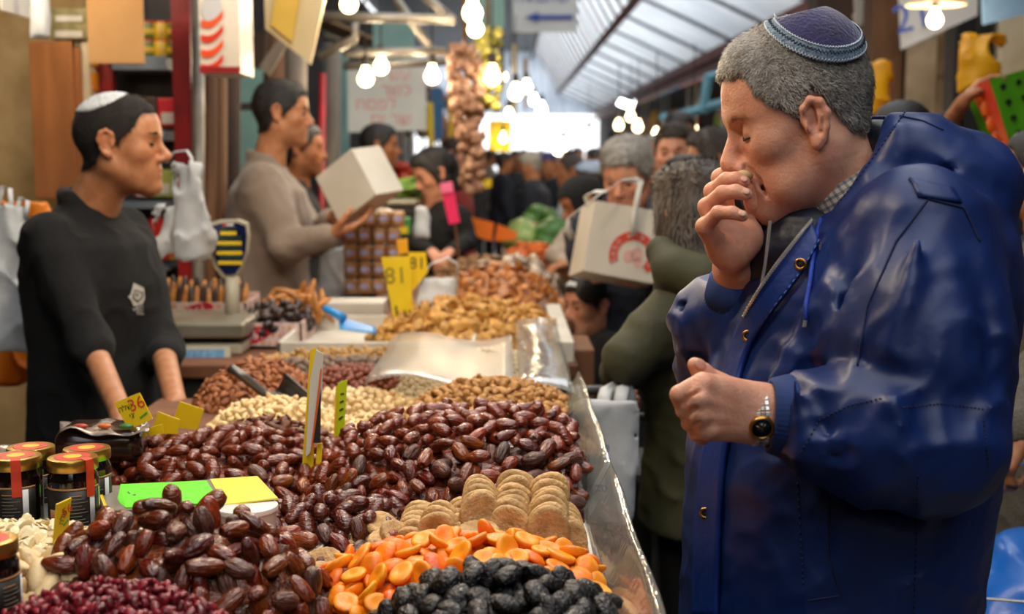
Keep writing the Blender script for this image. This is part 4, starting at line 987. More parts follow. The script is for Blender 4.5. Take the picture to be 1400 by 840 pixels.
# mouth inside, eyes, brows
m = MB().sphere((.066, 0, -.073), (.012, .017, .008), 12, 8); wobj('mouth', fromH(m.verts()), m.F, M_mouth, man)
for s in (-1, 1):
    m = MB().tube([(.0765, s * .018, -.008), (.0785, s * .029, -.0105), (.0750, s * .040, -.0095), (.0680, s * .0465, -.0085)], [.0010, .0017, .0016, .0008], 6); wobj('eyelashes', fromH(m.verts()), m.F, mat('lash', '#3a2a24', rough=.7), man)
    bp_ = np.array([(.0868, s * .010, .0130), (.0850, s * .026, .0180), (.0725, s * .046, .0165), (.063, s * .052, .0105)]); BVs = []; BFs = []
    for n_ in range(420):
        t_ = RNG.uniform(0, 3); i_ = min(2, int(t_)); p_ = bp_[i_] + (bp_[i_ + 1] - bp_[i_]) * (t_ - i_) + RNG.normal(0, 1, 3) * np.array([.0004, .0006, .0016]); al_ = bp_[i_ + 1] - bp_[i_]; al_ = al_ / np.linalg.norm(al_); no_ = np.array([1, s * .45, .35]); no_ /= np.linalg.norm(no_); d_ = al_ * .8 + no_ * RNG.uniform(.3, .7) + np.array([0, 0, RNG.uniform(-.3, .5)]); d_ /= np.linalg.norm(d_); sd_ = np.cross(d_, no_); sd_ = sd_ / np.linalg.norm(sd_) * .00038; L_ = RNG.uniform(.005, .0085)
        BVs += [p_ - sd_, p_ + sd_, p_ + d_ * L_ * .6 + sd_ * .7, p_ + d_ * L_]; BFs.append((4 * n_, 4 * n_ + 1, 4 * n_ + 2, 4 * n_ + 3))
    wobj('eyebrow', fromH(np.array(BVs)), np.array(BFs), mat('grey_brow', '#8d7a6a', '#5d4c42', sc=90, rough=.7), man, smooth=False)
# hair: close shell plus short strands
V, Q = hair_mesh(sk, 'old', .0055, .0016, 3); hair = wobj('hair', fromH(V), Q, M_grey_hair, man)
skc = np.array([-.014, 0, .03])
strands(man, V, Q, M_grey_str, 16000, .005, .0105, fromH, .00042, 9)
KD, KA = (-.50, .55, 1), .74
# kippah: purple velvet crown, knitted light band
V, Q, t = kippah_mesh(sk, .0075, KD, KA, .005, .013)
M_velvet = mat('purple_velvet', '#2b2560', '#1d1845', sc=30, rough=.9, bump=.6, bsc=220, sheen=.5)
M_band = mat('blue_grey_knit_band', '#8fa3b6', '#5d7388', sc=240, rough=.9, bump=.9, bsc=350)
tf = t[Q].mean(1); kp = wobj('kippah', fromH(V), Q[tf < .80], M_velvet, man)
vb = V.copy(); vb += (V - skc) / np.linalg.norm(V - skc, axis=1, keepdims=True) * .0016
wobj('kippah_band', fromH(vb), Q[tf >= .78], M_band, man)
# zigzag braid on the band
cd_ = stop(KD); cd_ /= np.linalg.norm(cd_); ux = np.cross(cd_, (0, 1, 0)); ux /= np.linalg.norm(ux); uy = np.cross(cd_, ux)
bv = BVHTree.FromPolygons(vb.tolist(), Q.tolist())
def onkip(fr, az):
    a = fr * KA; d = cd_ * math.cos(a) + (ux * math.cos(az) + uy * math.sin(az)) * math.sin(a); h_ = bv.ray_cast(Vector(skc + d * .2), Vector(-d)); return stop(h_[0] if h_[0] else skc + d * .1) + d * .0006
zz = [onkip(.845 + (.045 if i % 2 else 0), 6.2832 * i / 150) for i in range(151)]
wobj('band_braid', fromH(MB().tube(zz, .00075, 5).verts()), MB().tube(zz, .00075, 5).F, mat('black_braid', '#1c1c24', rough=.8), man)
for fr, c_ in ((.785, 'a'), (.985, 'a')):
    zz = [onkip(fr + (.012 if i % 2 else -.012), 6.2832 * i / 170) for i in range(171)]; mb = MB().tube(zz, .0009, 5); wobj('band_stitching', fromH(mb.verts()), mb.F, mat('pale_stitch', '#c9d3dc', rough=.8), man)

# ---- parka
g = Field((.17, 1.18, .66), (.76, 2.14, 1.56), .005)
g.loft([(.68, .435, 1.69, .195, .235), (.91, .437, 1.69, .192, .235), (1.10, .450, 1.69, .198, .235), (1.23, .472, 1.69, .188, .23), (1.33, .492, 1.69, .175, .225), (1.40, .512, 1.69, .145, .21), (1.45, .525, 1.69, .105, .18), (1.485, .54, 1.69, .07, .10)], k=0)
S, E, Wn = P(1256, 312, 1.49), P(1272, 606, 1.405), P(1085, 570, 1.425)
mid = (S + E) / 2
g.chain([S, mid + stop((-.004, 0, 0)), E], [.074, .082, .078], k=.06)
g.chain([E, P(1200, 596, 1.40), P(1130, 580, 1.418), P(1118, 576, 1.425)], [.078, .076, .060, .052], k=.02)
S2, E2 = P(1150, 340, 1.90), P(987, 508, 1.87)
g.chain([S2, E2], [.075, .066], k=.03); g.chain([E2, P(975, 440, 1.80), P(1000, 432, 1.74), P(1003, 424, 1.73)], [.066, .060, .045, .041], k=.02)
# hood lying on the back, its rim round the neck
g.ell(P(1268, 236, 1.68), (.112, .150, .062), rotm(0, .42, 0), k=.03)
g.ell(P(1312, 248, 1.68), (.058, .130, .058), rotm(0, .7, 0), k=.03)
g.ell(P(1228, 190, 1.68), (.045, .12, .040), rotm(0, .2, 0), k=.03)
g.ell(P(1170, 232, 1.67), (.075, .078, .080), rotm(0, -.75, 0), k=.012, op='-')
g.cap(P(1160, 216, 1.675), P(1205, 330, 1.675), .090, .078, k=.012, op='-')
for sgn, Yo in ((1, 1.572), (-1, 1.775)):
    g.chain([P(1232, 172, Yo + .03 * sgn), P(1226, 208, Yo), P(1198, 252, Yo - .004), P(1166, 292, Yo), P(1140, 326, Yo + .01 * sgn), P(1118, 362, Yo + .015 * sgn)], [.021, .020, .019, .017, .014, .010], k=.012)
# neck hole and chest opening
g.cap(P(1078, 318, 1.66), P(1055, 352, 1.66), .034, .028, k=.015, op='-')
# big folds
def fold(a, b, r, Ya, Yb=None, op='-', k=.02): g.cap(P(*a, Ya), P(*b, Yb or Ya), r, r * .6, k=k, op=op)
fold((1183, 497), (1258, 625), .007, 1.318, 1.325); fold((1215, 480), (1330, 545), .006, 1.330, 1.335); fold((1185, 515), (1155, 610), .007, 1.322, 1.34); fold((1250, 520), (1345, 575), .005, 1.325, 1.33)
fold((1225, 560), (1262, 640), .008, 1.325, 1.33, '+', .02); fold((1110, 520), (1140, 620), .006, 1.355, 1.36); fold((1085, 525), (1100, 620), .005, 1.37, 1.375, '+')
fold((1160, 300), (1165, 500), .012, 1.455, 1.46); fold((1255, 330), (1220, 480), .006, 1.385, 1.365, '+', .03); fold((1340, 330), (1360, 520), .007, 1.39, 1.36, '-', .03)
fold((1100, 660), (1340, 690), .010, 1.45, 1.46, '-', .03); fold((1130, 400), (1060, 520), .008, 1.50, 1.50, '+', .03); fold((1020, 660), (1090, 700), .006, 1.475, 1.475, '-', .02)
fold((940, 420), (985, 455), .006, 1.775, 1.76); fold((930, 455), (985, 490), .006, 1.80, 1.79); fold((1230, 175), (1330, 215), .004, 1.56, 1.56, '+', .02); fold((1250, 215), (1350, 262), .005, 1.535, 1.55, '-', .02)
w1 = waves(21, 9, 18, 42, (1, 1, .7)); w2 = waves(22, 9, 60, 130)
r1_, r2_, r3_ = waves(31, 6, 26, 60, (1, 1, 1.3)), waves(32, 6, 60, 120, (1, 1, 1.3)), waves(33, 6, 3, 7)
el_ = stop(E); cu_ = P(1110, 577, 1.418)
def rid(X, Y, Z):
    near = np.exp(-(((X - el_[0] + .06) / .16) ** 2 + ((Y - 1.42) / .12) ** 2 + ((Z - el_[2] - .02) / .12) ** 2)); far_ = np.exp(-(((X - E2[0]) / .12) ** 2 + ((Y - E2[1] + .05) / .14) ** 2 + ((Z - E2[2] - .04) / .14) ** 2))
    a = .0018 + .0090 * near + .0080 * far_ + .0016 * (Z < 1.02)
    return -a * ((1 - np.abs(r1_(X, Y, Z))) ** 3 + .6 * (1 - np.abs(r2_(X, Y, Z))) ** 3 - .35)
g.disp(lambda X, Y, Z: .0030 * w1(X, Y, Z) + .0008 * w2(X, Y, Z) + rid(X, Y, Z))
V, Q = g.mesh(2); parka = wobj('parka', V, Q, M_parka, man)
BV = BVHTree.FromPolygons(V.tolist(), Q.tolist())
def snap(px, py, off=.003, Yf=1.6):
    d = _fw + _rt * ((px - 700) / FPX) - _up * ((py - 420) / FPX); d = d / np.linalg.norm(d); h_ = BV.ray_cast(Vector(CAM), Vector(d))
    return stop(h_[0]) - d * off if h_[0] is not None and h_[3] < 2.2 else P(px, py, Yf)
def seam(pts, r=.0011, dash=True, m=M_thread, name='seam', n=40, off=.0008):
    pts = np.array(pts, float); t = np.linspace(0, 1, len(pts)); tt = np.linspace(0, 1, n); X = np.interp(tt, t, pts[:, 0]); Y_ = np.interp(tt, t, pts[:, 1])
    q = [snap(a, b, off) for a, b in zip(X, Y_)]; mb = MB()
    if dash:
        for i in range(0, n - 1, 2): mb.tube([q[i], q[i + 1]], r, 5)
    else: mb.tube(q, r, 6)
    mb.world(name, m, man, True)
seam([(1243, 245), (1268, 272), (1318, 284), (1340, 330)], .0016, False, n=30); seam([(1268, 274), (1225, 330), (1185, 420), (1172, 500)], .0014, False, n=40)
seam([(1345, 560), (1290, 552), (1235, 558)], n=44); seam([(1205, 545), (1160, 555), (1120, 575), (1095, 620)], n=44); seam([(1345, 575), (1352, 640)], n=24)
seam([(1243, 245), (1305, 258)], .0014, False, n=12); seam([(1090, 660), (1095, 740), (1098, 800)], n=30); seam([(1135, 670), (1132, 760), (1150, 815), (1105, 822)], .0014, False, n=40); seam([(1255, 650), (1250, 840)], n=50)
seam([(1238, 152), (1215, 185), (1180, 235), (1145, 280)], n=50); seam([(1230, 158), (1262, 165), (1290, 178)], .0012, False, n=14)
# epaulet tab
G = np.array([[snap(1243 + 60 * u + 12 * v, 243 + 14 * u + 26 * v * (1 - .2 * u), .0025) for u in np.linspace(0, 1, 8)] for v in np.linspace(0, 1, 5)]); MB().grid(G, .004).world('shoulder_tab', M_parka, man, True)
# placket with snaps, zip, quilted lining
Lp = [(1110, 301), (1085, 331), (1060, 363), (1032, 404), (1006, 452), (991, 503), (976, 560), (958, 622), (952, 700), (949, 780), (948, 850)]
Rp = [(1120, 330), (1101, 366), (1078, 398), (1048, 436), (1024, 472), (1010, 512), (1004, 560), (990, 622), (984, 700), (981, 780), (980, 850)]
tt = np.linspace(0, 1, 44); ii = np.linspace(0, 1, len(Lp)); Lp = np.array(Lp, float); Rp = np.array(Rp, float); G = np.zeros((44, 8, 3))
for a, t in enumerate(tt):
    l = np.array([np.interp(t, ii, Lp[:, 0]), np.interp(t, ii, Lp[:, 1])]); r = np.array([np.interp(t, ii, Rp[:, 0]), np.interp(t, ii, Rp[:, 1])]); prevY = None
    pr = snap(*r, .005, 1.58)
    for b in range(8):
        u = b / 7; q = l + (r - l) * u; Yq = pr[1] + .05 * (1 - u) * (1 if t > .35 else .35); G[a, b] = P(q[0], q[1], Yq - .006)
G[:, :, :] = (G + np.roll(G, 1, 0) + np.roll(G, -1, 0)) / 3 if False else G
for _ in range(3): G[1:-1] = (G[:-2] + 2 * G[1:-1] + G[2:]) / 4
MB().grid(G, .006).world('placket', M_parka2, man, True)
def onG(t, u):
    a = t * 43; i = int(min(42, a)); fr = a - i; b = u * 7; j = int(min(6, b)); fb = b - j
    p = (G[i, j] * (1 - fr) + G[i + 1, j] * fr) * (1 - fb) + (G[i, j + 1] * (1 - fr) + G[i + 1, j + 1] * fr) * fb; return p
for k in range(26):
    pass
mb = MB(); 
for k in range(0, 88, 2): mb.tube([onG(k / 88, .90) + stop((0, -.0042, 0)), onG((k + 1) / 88, .90) + stop((0, -.0042, 0))], .0008, 4)
mb.world('placket_stitching', mat('light_blue_stitch', '#4d6fb4', rough=.8), man)
for (t, u) in ((.115, .72), (.385, .62), (.62, .35), (.80, .35)):
    c = onG(t, u) + stop((0, -.006, 0)); n_ = stop((-.35, -1, .1)); n_ /= np.linalg.norm(n_); Rr = frame(n_, 0.3)
    mb = MB().lathe([(.0042, 0), (.0072, 0), (.0078, .0012), (.0072, .0024), (.0046, .0024), (.0040, .0010), (.0042, 0)], (0, 0, 0), 18); wobj('snap_ring', mb.verts() @ Rr.T + c, mb.F, M_brass, man)
    mb = MB().lathe([(.0046, .0002), (.0030, .0014), (0, .0016)], (0, 0, 0), 14); wobj('snap_centre', mb.verts() @ Rr.T + c, mb.F, M_dark, man)
Zp = [onG(t, 0.0) + stop((-.0015, -.0075, .001)) for t in np.linspace(0, .36, 46)]
mb = MB().tube(Zp, .0016, 6)
for q in Zp: mb.box(q, (.0036, .0046, .0019), rotm(0, .85, 0))
mb.world('zip', M_chrome, man)
zp2 = np.array([(1053, 303), (1050, 330), (1046, 360), (1041, 390)], float); Zp = [P(np.interp(t, np.linspace(0, 1, 4), zp2[:, 0]), np.interp(t, np.linspace(0, 1, 4), zp2[:, 1]), 1.585) for t in np.linspace(0, 1, 34)]
mb = MB().tube(Zp, .0015, 6)
for q in Zp: mb.box(q, (.0036, .0040, .0017))
mb.world('zip', M_chrome, man)
g2 = Field(*bounds([P(1040, 290, 1.58), P(1130, 400, 1.78)], .03), .005)
g2.ell(P(1092, 338, 1.68), (.058, .085, .075), rotm(0, .3, 0), k=0); g2.chain([P(1056, 305, 1.70), P(1050, 350, 1.68), P(1045, 385, 1.68)], [.022, .024, .02], k=.02); g2.cap(P(1150, 250, 1.675), P(1180, 330, 1.675), .058, .058, k=.01, op='-')
w3 = waves(5, 6, 60, 90); g2.disp(lambda X, Y, Z: .002 * np.sin(220 * (X + Z)) * np.sin(220 * (Z - X)) + .001 * w3(X, Y, Z))
V, Q = g2.mesh(1); wobj('quilted_lining', V, Q, M_lining, man)
g2 = Field(*bounds([P(1150, 150, 1.60), P(1290, 320, 1.78)], .03), .007)
g2.ell(P(1215, 215, 1.68), (.035, .085, .055), rotm(0, -.6, 0), k=0); V, Q = g2.mesh(1); wobj('hood_lining', V, Q, M_lining, man)
# drawstrings with metal tips
for pts, Yd in (([(1122, 300), (1113, 340), (1108, 380), (1102, 415), (1101, 438)], 1.53),):
    q = [snap(a, b, .006) for a, b in pts]; MB().tube(q, .0028, 8).world('drawstring', mat('blue_cord', '#1a3fae', '#12308a', sc=200, rough=.7), man, True); MB().tube([q[-1], q[-1] + stop((-.001, 0, -.008))], .0024, 8).world('cord_tip', M_chrome, man)
MB().tube([P(1050, 292, 1.70), P(1042, 298, 1.69), P(1040, 310, 1.685)], .0028, 8).world('drawstring', MATS['blue_cord'], man, True)
# shirt collar: checked cloth band round the neck
M_check = bpy.data.materials.new('checked_shirt_cloth'); M_check.use_nodes = True; _n = M_check.node_tree.nodes; _l = M_check.node_tree.links
_tc = _n.new('ShaderNodeTexCoord'); _sx = _n.new('ShaderNodeSeparateXYZ'); _l.new(_tc.outputs['UV'], _sx.inputs[0]); _b = _n['Principled BSDF']; _b.inputs['Roughness'].default_value = .85
def _stripe(sock, fq):
    a = _n.new('ShaderNodeMath'); a.operation = 'MULTIPLY'; a.inputs[1].default_value = fq; _l.new(sock, a.inputs[0]); b = _n.new('ShaderNodeMath'); b.operation = 'SINE'; _l.new(a.outputs[0], b.inputs[0]); c = _n.new('ShaderNodeMath'); c.operation = 'GREATER_THAN'; c.inputs[1].default_value = .25; _l.new(b.outputs[0], c.inputs[0]); return c.outputs[0]
_s1, _s2 = _stripe(_sx.outputs[0], 330), _stripe(_sx.outputs[1], 38); _ad = _n.new('ShaderNodeMath'); _ad.operation = 'ADD'; _l.new(_s1, _ad.inputs[0]); _l.new(_s2, _ad.inputs[1])
_cr = _n.new('ShaderNodeValToRGB'); _dv = _n.new('ShaderNodeMath'); _dv.operation = 'MULTIPLY'; _dv.inputs[1].default_value = .5; _l.new(_ad.outputs[0], _dv.inputs[0]); _l.new(_dv.outputs[0], _cr.inputs[0]); _cr.color_ramp.interpolation = 'CONSTANT'
_cr.color_ramp.elements[0].color = srgb('#cfc4b2'); _cr.color_ramp.elements[1].position = .4; _cr.color_ramp.elements[1].color = srgb('#9a8f86'); _e = _cr.color_ramp.elements.new(.9); _e.color = srgb('#6a6a74'); _l.new(_cr.outputs[0], _b.inputs['Base Color'])
cc_ = P(1158, 246, 1.672); u_ = stop((.725, 0, .69)); n_ = stop((.69, 0, -.725)); v_ = stop((0, 1, 0)); NU, NV = 48, 6; G2 = np.zeros((NU, NV, 3))
for i in range(NU):
    a = -.02 + 6.30 * i / (NU - 1) + math.pi
    for j in range(NV):
        t = j / (NV - 1); rr_ = 1 + .18 * t + .05 * math.sin(t * 3.1)
        G2[i, j] = cc_ + u_ * math.cos(a) * .070 * rr_ + v_ * math.sin(a) * .070 * rr_ + n_ * (-.012 + .050 * t + .012 * math.cos(a))
mb = MB().grid(G2, .003); col = wobj('shirt_collar', mb.verts(), mb.F, M_check, man)
uvl = col.data.uv_layers.new(name='UVMap')
for lp in col.data.loops:
    vi = lp.vertex_index % (NU * NV); uvl.data[lp.index].uv = ((vi // NV) / (NU - 1), (vi % NV) / (NV - 1))
# ribbed cuffs
def cuff(a, b, r0, r1, name='ribbed_cuff'):
    a = stop(a); b = stop(b); ax = b - a; L = np.linalg.norm(ax); ax /= L; Fm = frame(ax, .4); n = 96; V = []; 
    prof = [(.0, r0 * .93), (.03, r0), (.5, (r0 + r1) / 2 * 1.02), (.97, r1), (1.0, r1 * .9), (.9, r1 * .86)]
    for t, r in prof:
        for k in range(n): an = 6.2832 * k / n; rr_ = r * (1 + (.022 if k % 2 else -.022)); V.append(a + ax * t * L + Fm[:, 0] * math.cos(an) * rr_ + Fm[:, 1] * math.sin(an) * rr_)
    F = [(i * n + k, i * n + (k + 1) % n, (i + 1) * n + (k + 1) % n, (i + 1) * n + k) for i in range(len(prof) - 1) for k in range(n)]
    wobj(name, V, F, M_rib, man)
cuff(P(1092, 571, 1.425), P(1050, 568, 1.425), .050, .0415); cuff(P(1003, 412, 1.72), P(1006, 378, 1.703), .0395, .034)
# trousers and shoes
g = Field((.25, 1.45, .03), (.66, 1.95, .78), .012)
for sd in (1, -1): g.chain([(.44, 1.69 + sd * .1, .74), (.44, 1.69 + sd * .11, .44), (.46, 1.69 + sd * .11, .09)], [.105, .075, .062], k=.02)
V, Q = g.mesh(1); wobj('trousers', V, Q, mat('charcoal_trousers', '#23242a', '#17181c', sc=20, rough=.8), man)
for sd in (1, -1):
    g = Field((.16, 1.69 + sd * .11 - .08, -.01), (.58, 1.69 + sd * .11 + .08, .15), .009); g.chain([(.48, 1.69 + sd * .11, .052), (.38, 1.69 + sd * .11, .047), (.29, 1.69 + sd * .11, .037)], [.05, .047, .036], k=.01); g.clip(lambda X, Y, Z: .002 - Z); V, Q = g.mesh(1); wobj('shoe', V, Q, M_dark, man)
# wristwatch on the left wrist
wt = empty('wristwatch', P(1034, 566, 1.425), 0, 'steel bracelet watch with dark dial on the wrist of the man in blue', 'watch')
ax = P(1044, 567, 1.425) - P(1030, 566, 1.425); ax /= np.linalg.norm(ax); ax = ax + stop((0, 0, .12)); ax /= np.linalg.norm(ax); a1 = np.cross(ax, (0, 0, 1)); a1 /= np.linalg.norm(a1); a2 = np.cross(a1, ax); wc = P(1036, 567, 1.425)
mb = [MB(), MB()]
for k in range(34):
    an = 6.2832 * k / 34; rad = a1 * math.cos(an) * .031 + a2 * math.sin(an) * .034; nrm_ = rad / np.linalg.norm(rad); tn = np.cross(ax, nrm_); Rm = np.stack([ax, tn, nrm_], 1)
    for j, off in enumerate((-.0052, 0, .0052)): mb[j == 1].box(wc + rad + ax * off, (.0046, .0052 if k % 2 else .0048, .003), Rm, .0007)
mb[0].world('bracelet_link', M_chrome, wt); mb[1].world('bracelet_centre_link', mat('satin_steel', '#a7a39c', rough=.4, metal=1), wt)
dn = -a1 if a1[1] > 0 else a1; dn = dn + stop((0, 0, -.25)); dn /= np.linalg.norm(dn); Rm = frame(dn, 1.2); c = wc + dn * .0335 - ax * .002
for nm, prof, m_ in (('watch_case', [(.0120, -.005), (.0140, -.003), (.0140, .002), (.0125, .0036), (.0112, .0036), (.0110, .0022)], M_brass), ('watch_dial', [(.0113, .0028), (0, .0030)], mat('dark_blue_dial', '#16202f', rough=.2))):
    mb_ = MB().lathe(prof, n=28); wobj(nm, mb_.verts() @ Rm.T + c, mb_.F, m_, wt)
mb_ = MB().box((.003, 0, .0036), (.008, .0009, .0005)).box((0, .003, .0036), (.0009, .010, .0005)); wobj('watch_hand', mb_.verts() @ Rm.T + c, mb_.F, M_brass, wt)

# ------------------------------------------------------------------ traders and shoppers
PI = math.pi
M_skinB = skin_mat('olive', '#bd8560', '#a96f4c'); M_skinC = skin_mat('tan', '#ad7450', '#965e3e'); M_skinD = skin_mat('fair', '#d0977b', '#bd8166')
M_hb = mat('black_hair', '#0d0a09', '#181210', sc=90, rough=.5, bump=.7, bsc=300); M_hbr = mat('brown_hair', '#3a2a1f', '#221812', sc=90, rough=.5, bump=.7, bsc=300)
M_hgrey = mat('grey_hair', '#a8a39c', '#77726c', sc=60, rough=.6, bump=.7, bsc=250); M_buzz = mat('buzzed_dark_hair', '#120d0b', '#1e1613', sc=300, rough=.8, bump=.6, bsc=700)
M_blk = fabric('black_fleece', '#08080a', '#0e0e10', .95, .4, 60); M_taupe = fabric('taupe_sweatshirt', '#8a7a6c', '#7a6a5d', .9, .3, 50, sheen=.2)
M_olive = fabric('olive_green_cotton', '#3b3a1e', '#2b2b14', .75, .6, 24); M_navy = fabric('navy_wool', '#131824', '#1b2130', .85, .3, 50); M_char = fabric('charcoal_wool', '#2a2a2c', '#1c1c1e', .9, .3, 50)
M_tweed = fabric('grey_brown_tweed', '#5b554c', '#46413a', .9, .6, 200, sc=150); M_beige = fabric('beige_coat', '#a09384', '#8a7d70', .85, .4, 40); M_whitesh = fabric('white_shirt', '#c9d2dc', '#b4bdc9', .8, .3, 40)
M_bluej = fabric('denim_blue', '#26416f', '#1a2f55', .8, .3, 60); M_jean = fabric('dark_jeans', '#1c2230', '#141926', .85, .3, 60); M_red = fabric('red_knit', '#8e2a24', '#6f1d1a', .9, .3, 60); M_oliv2 = fabric('khaki_vest', '#5b5236', '#463f29', .9, .3, 50)
M_plum = fabric('plum_sweater', '#3c2238', '#2b1728', .9, .3, 60)

def kippah(c, c2, cdir, ang, name='kippah', t=.004, th=.003):
    def f(root, sk, Rh, hc, hs):
        V, Q, _ = kippah_mesh(sk, t, cdir, ang, th); wobj(name, V * hs @ Rh.T + hc, Q, mat(name + c.strip('#'), c, c2, sc=120, rough=.9, bump=.7, bsc=300), root)
    return f
def cap_hat(m, peak=None, cdir=(-.1, 0, 1), ang=1.35, t=.008):
    def f(root, sk, Rh, hc, hs):
        V, Q, _ = kippah_mesh(sk, t, cdir, ang, .005); wobj('cap', V * hs @ Rh.T + hc, Q, m, root)
        if peak:
            G = np.array([[(.055 + .075 * u * (1 - .25 * v * v), .062 * v, .058 - .012 * u - .018 * v * v) for v in np.linspace(-1, 1, 9)] for u in np.linspace(0, 1, 5)]); mb = MB().grid(G, .004); wobj('cap_peak', mb.verts() * hs @ Rh.T + hc, mb.F, m, root)
    return f
def scarf(m):
    def f(root, sk, Rh, hc, hs):
        g = sk.copy(); g.F = g.F - .010; w = waves(4, 8, 40, 90); g.disp(lambda X, Y, Z: .002 * w(X, Y, Z)); g.clip(lambda X, Y, Z: np.minimum((X - .062 + (Z < -.09) * .1), (.055 - Z)) * .8 + 0 * Y, .006)
        V, Q = g.mesh(1); wobj('headscarf', V * hs @ Rh.T + hc, Q, m, root)
    return f

# young trader in black fleece, white kippah (profile to the right)
r1, Rh1, hc1, tw1 = person('young trader in black fleece and white kippah looking along the counter', 168, 196, 3.2, -.25, M_skinB, M_buzz, M_blk, M_jean, None, .0045, pitch=-.02, hyaw=.02, kind='buzz', ht=.0028, hs=1.05, stubble=.3, nose=1.04, jaw=1.05,
    arms={'l': dict(e=P(222, 478, 3.22), w=P(240, 552, 2.84), fd=(.5, -.4, -.6), pn=(0, -.2, -1), curl=.3, slv=.12), 'r': dict(e=P(122, 466, 2.98), w=P(166, 566, 2.78), fd=(.45, -.45, -.6), pn=(0, -.2, -1), curl=.3, slv=.16)}, bulk=1.16, armb=.98, topname='fleece', headwear=kippah('#d5d8da', '#bfc4c8', (-.36, -.15, 1), .74, t=.003, th=.005), bodyshift=(-.065, .02), collar=.017)
# white emblem on the fleece
_fo = [c for c in r1.children if c.name.startswith('fleece')][0]; _fv = np.array([v.co[:] for v in _fo.data.vertices]) + np.array(r1.location); _fb = BVHTree.FromPolygons(_fv.tolist(), [tuple(p.vertices) for p in _fo.data.polygons])
def fsnap(px, py, off=.003):
    d = _fw + _rt * ((px - 700) / FPX) - _up * ((py - 420) / FPX); d = d / np.linalg.norm(d); h_ = _fb.ray_cast(Vector(CAM), Vector(d)); return (np.array(h_[0]) if h_[0] is not None else P(px, py, 3.05)) - d * off
def fpatch(poly, off, name, m):
    c = np.mean(poly, 0); pts = [fsnap(*c, off)] + [fsnap(*q, off) for q in poly]; n = len(poly); wobj(name, pts, [(0, 1 + i, 1 + (i + 1) % n) for i in range(n)], m, r1, smooth=False)
M_emb = mat('white_embroidery', '#c9c6be', '#b5b2aa', sc=80, rough=.8)
fpatch([(183, 387), (197, 394), (198, 408), (195, 416), (183, 419), (179, 410), (175, 406), (179, 402)], .004, 'emblem', M_emb); fpatch([(184, 396), (196, 400), (195, 408), (188, 414), (181, 408)], .0055, 'emblem_outline', M_blk); fpatch([(185, 398), (194, 401), (193.5, 407), (188, 411.5), (183, 407)], .007, 'emblem', M_emb); fpatch([(186, 402), (189, 402), (189, 405), (186, 405)], .0085, 'emblem_centre', M_blk)
for ch_, x_ in (('M', 184), ('E', 193)):
    V_, F_ = text_on(ch_, fsnap(x_, 425, .006), (1, -.1, 0), (0, 0, 1), .030); wobj('emblem_letter', V_, F_, M_emb, r1, smooth=False)
# trader in taupe sweatshirt holding a white box
BE = P(513, 267, 4.42)
person('trader in taupe sweatshirt holding up a white carton', 388, 155, 4.8, .12, M_skinB, M_hb, M_taupe, M_jean, None, .006, pitch=.0, hyaw=.05, ht=.006, stubble=.5, topname='sweatshirt', bulk=1.18, collar=.012, bodyshift=(-.03, 0),
    arms={'r': dict(e=P(392, 336, 4.52), w=P(448, 322, 4.46), fd=(.75, .25, .25), pn=(-.2, .1, 1), curl=.3), 'l': dict(e=P(430, 330, 5.02), w=P(452, 300, 4.80), fd=(.4, -.4, .6), pn=(.6, -.2, .2), curl=.3)})
person('bearded man half hidden behind the trader in taupe', 414, 204, 5.8, .1, M_skinC, M_hb, M_char, M_jean, None, .008, hyaw=0, ht=.006, stubble=.9)
person('dark haired trader in khaki vest standing below the white poster', 521, 200, 7.0, .1, M_skinC, M_hb, M_oliv2, M_jean, None, .009, hyaw=.05, ht=.007, stubble=.7)
def pony(f): f.ell((-.11, 0, .02), (.035, .04, .05), k=.02); f.cap((-.115, 0, 0), (-.10, .01, -.10), .03, .03, k=.02)
person('dark haired woman in black sweater looking down behind the pink sign', 591, 238, 6.4, PI + .75, M_skinD, M_hb, M_blk, M_jean, None, .007, pitch=.38, hyaw=PI + .45, kind='full', ht=.009, hair_extra=pony, topname='sweater', nose=.85, jaw=.88,
    arms={'r': dict(e=P(560, 330, 6.2), w=P(590, 345, 5.95), fd=(.3, -.6, -.2), pn=(0, 0, -1)), 'l': dict(e=P(640, 330, 6.25), w=P(615, 345, 5.95), fd=(-.3, -.6, -.2), pn=(0, 0, -1))})
person('ruddy man beyond the hanging garlic string', 626, 212, 8.6, -.4, M_skinA, M_hbr, M_red, M_jean, None, .011, ht=.006)
person('man in dark jacket bending over the far vegetable stall', 724, 226, 11.5, PI - .2, M_skinB, M_hgrey, M_navy, M_char, None, .013, pitch=.3, ht=.007, bulk=1.35)
person('man in bright blue peaked cap in the crowd', 749, 224, 13, -2.2, M_skinB, M_hbr, M_navy, M_jean, None, .014, ht=.005, headwear=cap_hat(fabric('cobalt_cap', '#1e3f96', '#163078', .8, .2, 50), True))
person('man in pale shirt facing left in the middle of the alley', 779, 234, 9.4, PI, M_skinC, M_hbr, M_whitesh, M_jean, None, .012, ht=.007, bulk=1.1)
person('shopper in pale blue knitted cap', 806, 248, 7.4, PI - .4, M_skinC, M_hbr, M_char, M_jean, None, .010, ht=.004, headwear=cap_hat(fabric('pale_blue_knit', '#a5b3c6', '#8c9cb2', .9, .5, 120)))
person('woman in black headscarf and beige coat looking at the stall', 794, 276, 5.9, PI + .55, M_skinC, M_hb, M_beige, M_char, None, .007, pitch=.42, hyaw=PI + .25, ht=0, bulk=1.1, headwear=scarf(M_blk), long_coat=True, topname='coat', nose=.9, jaw=.9,
    arms={'l': dict(e=P(805, 345, 5.75), w=P(775, 362, 5.6), fd=(-.6, -.3, -.1), pn=(.2, 0, -1), curl=.9), 'r': dict(e=P(760, 350, 5.9), w=P(770, 358, 5.7), fd=(.2, -.8, -.2), pn=(0, 0, -1), curl=.9)})
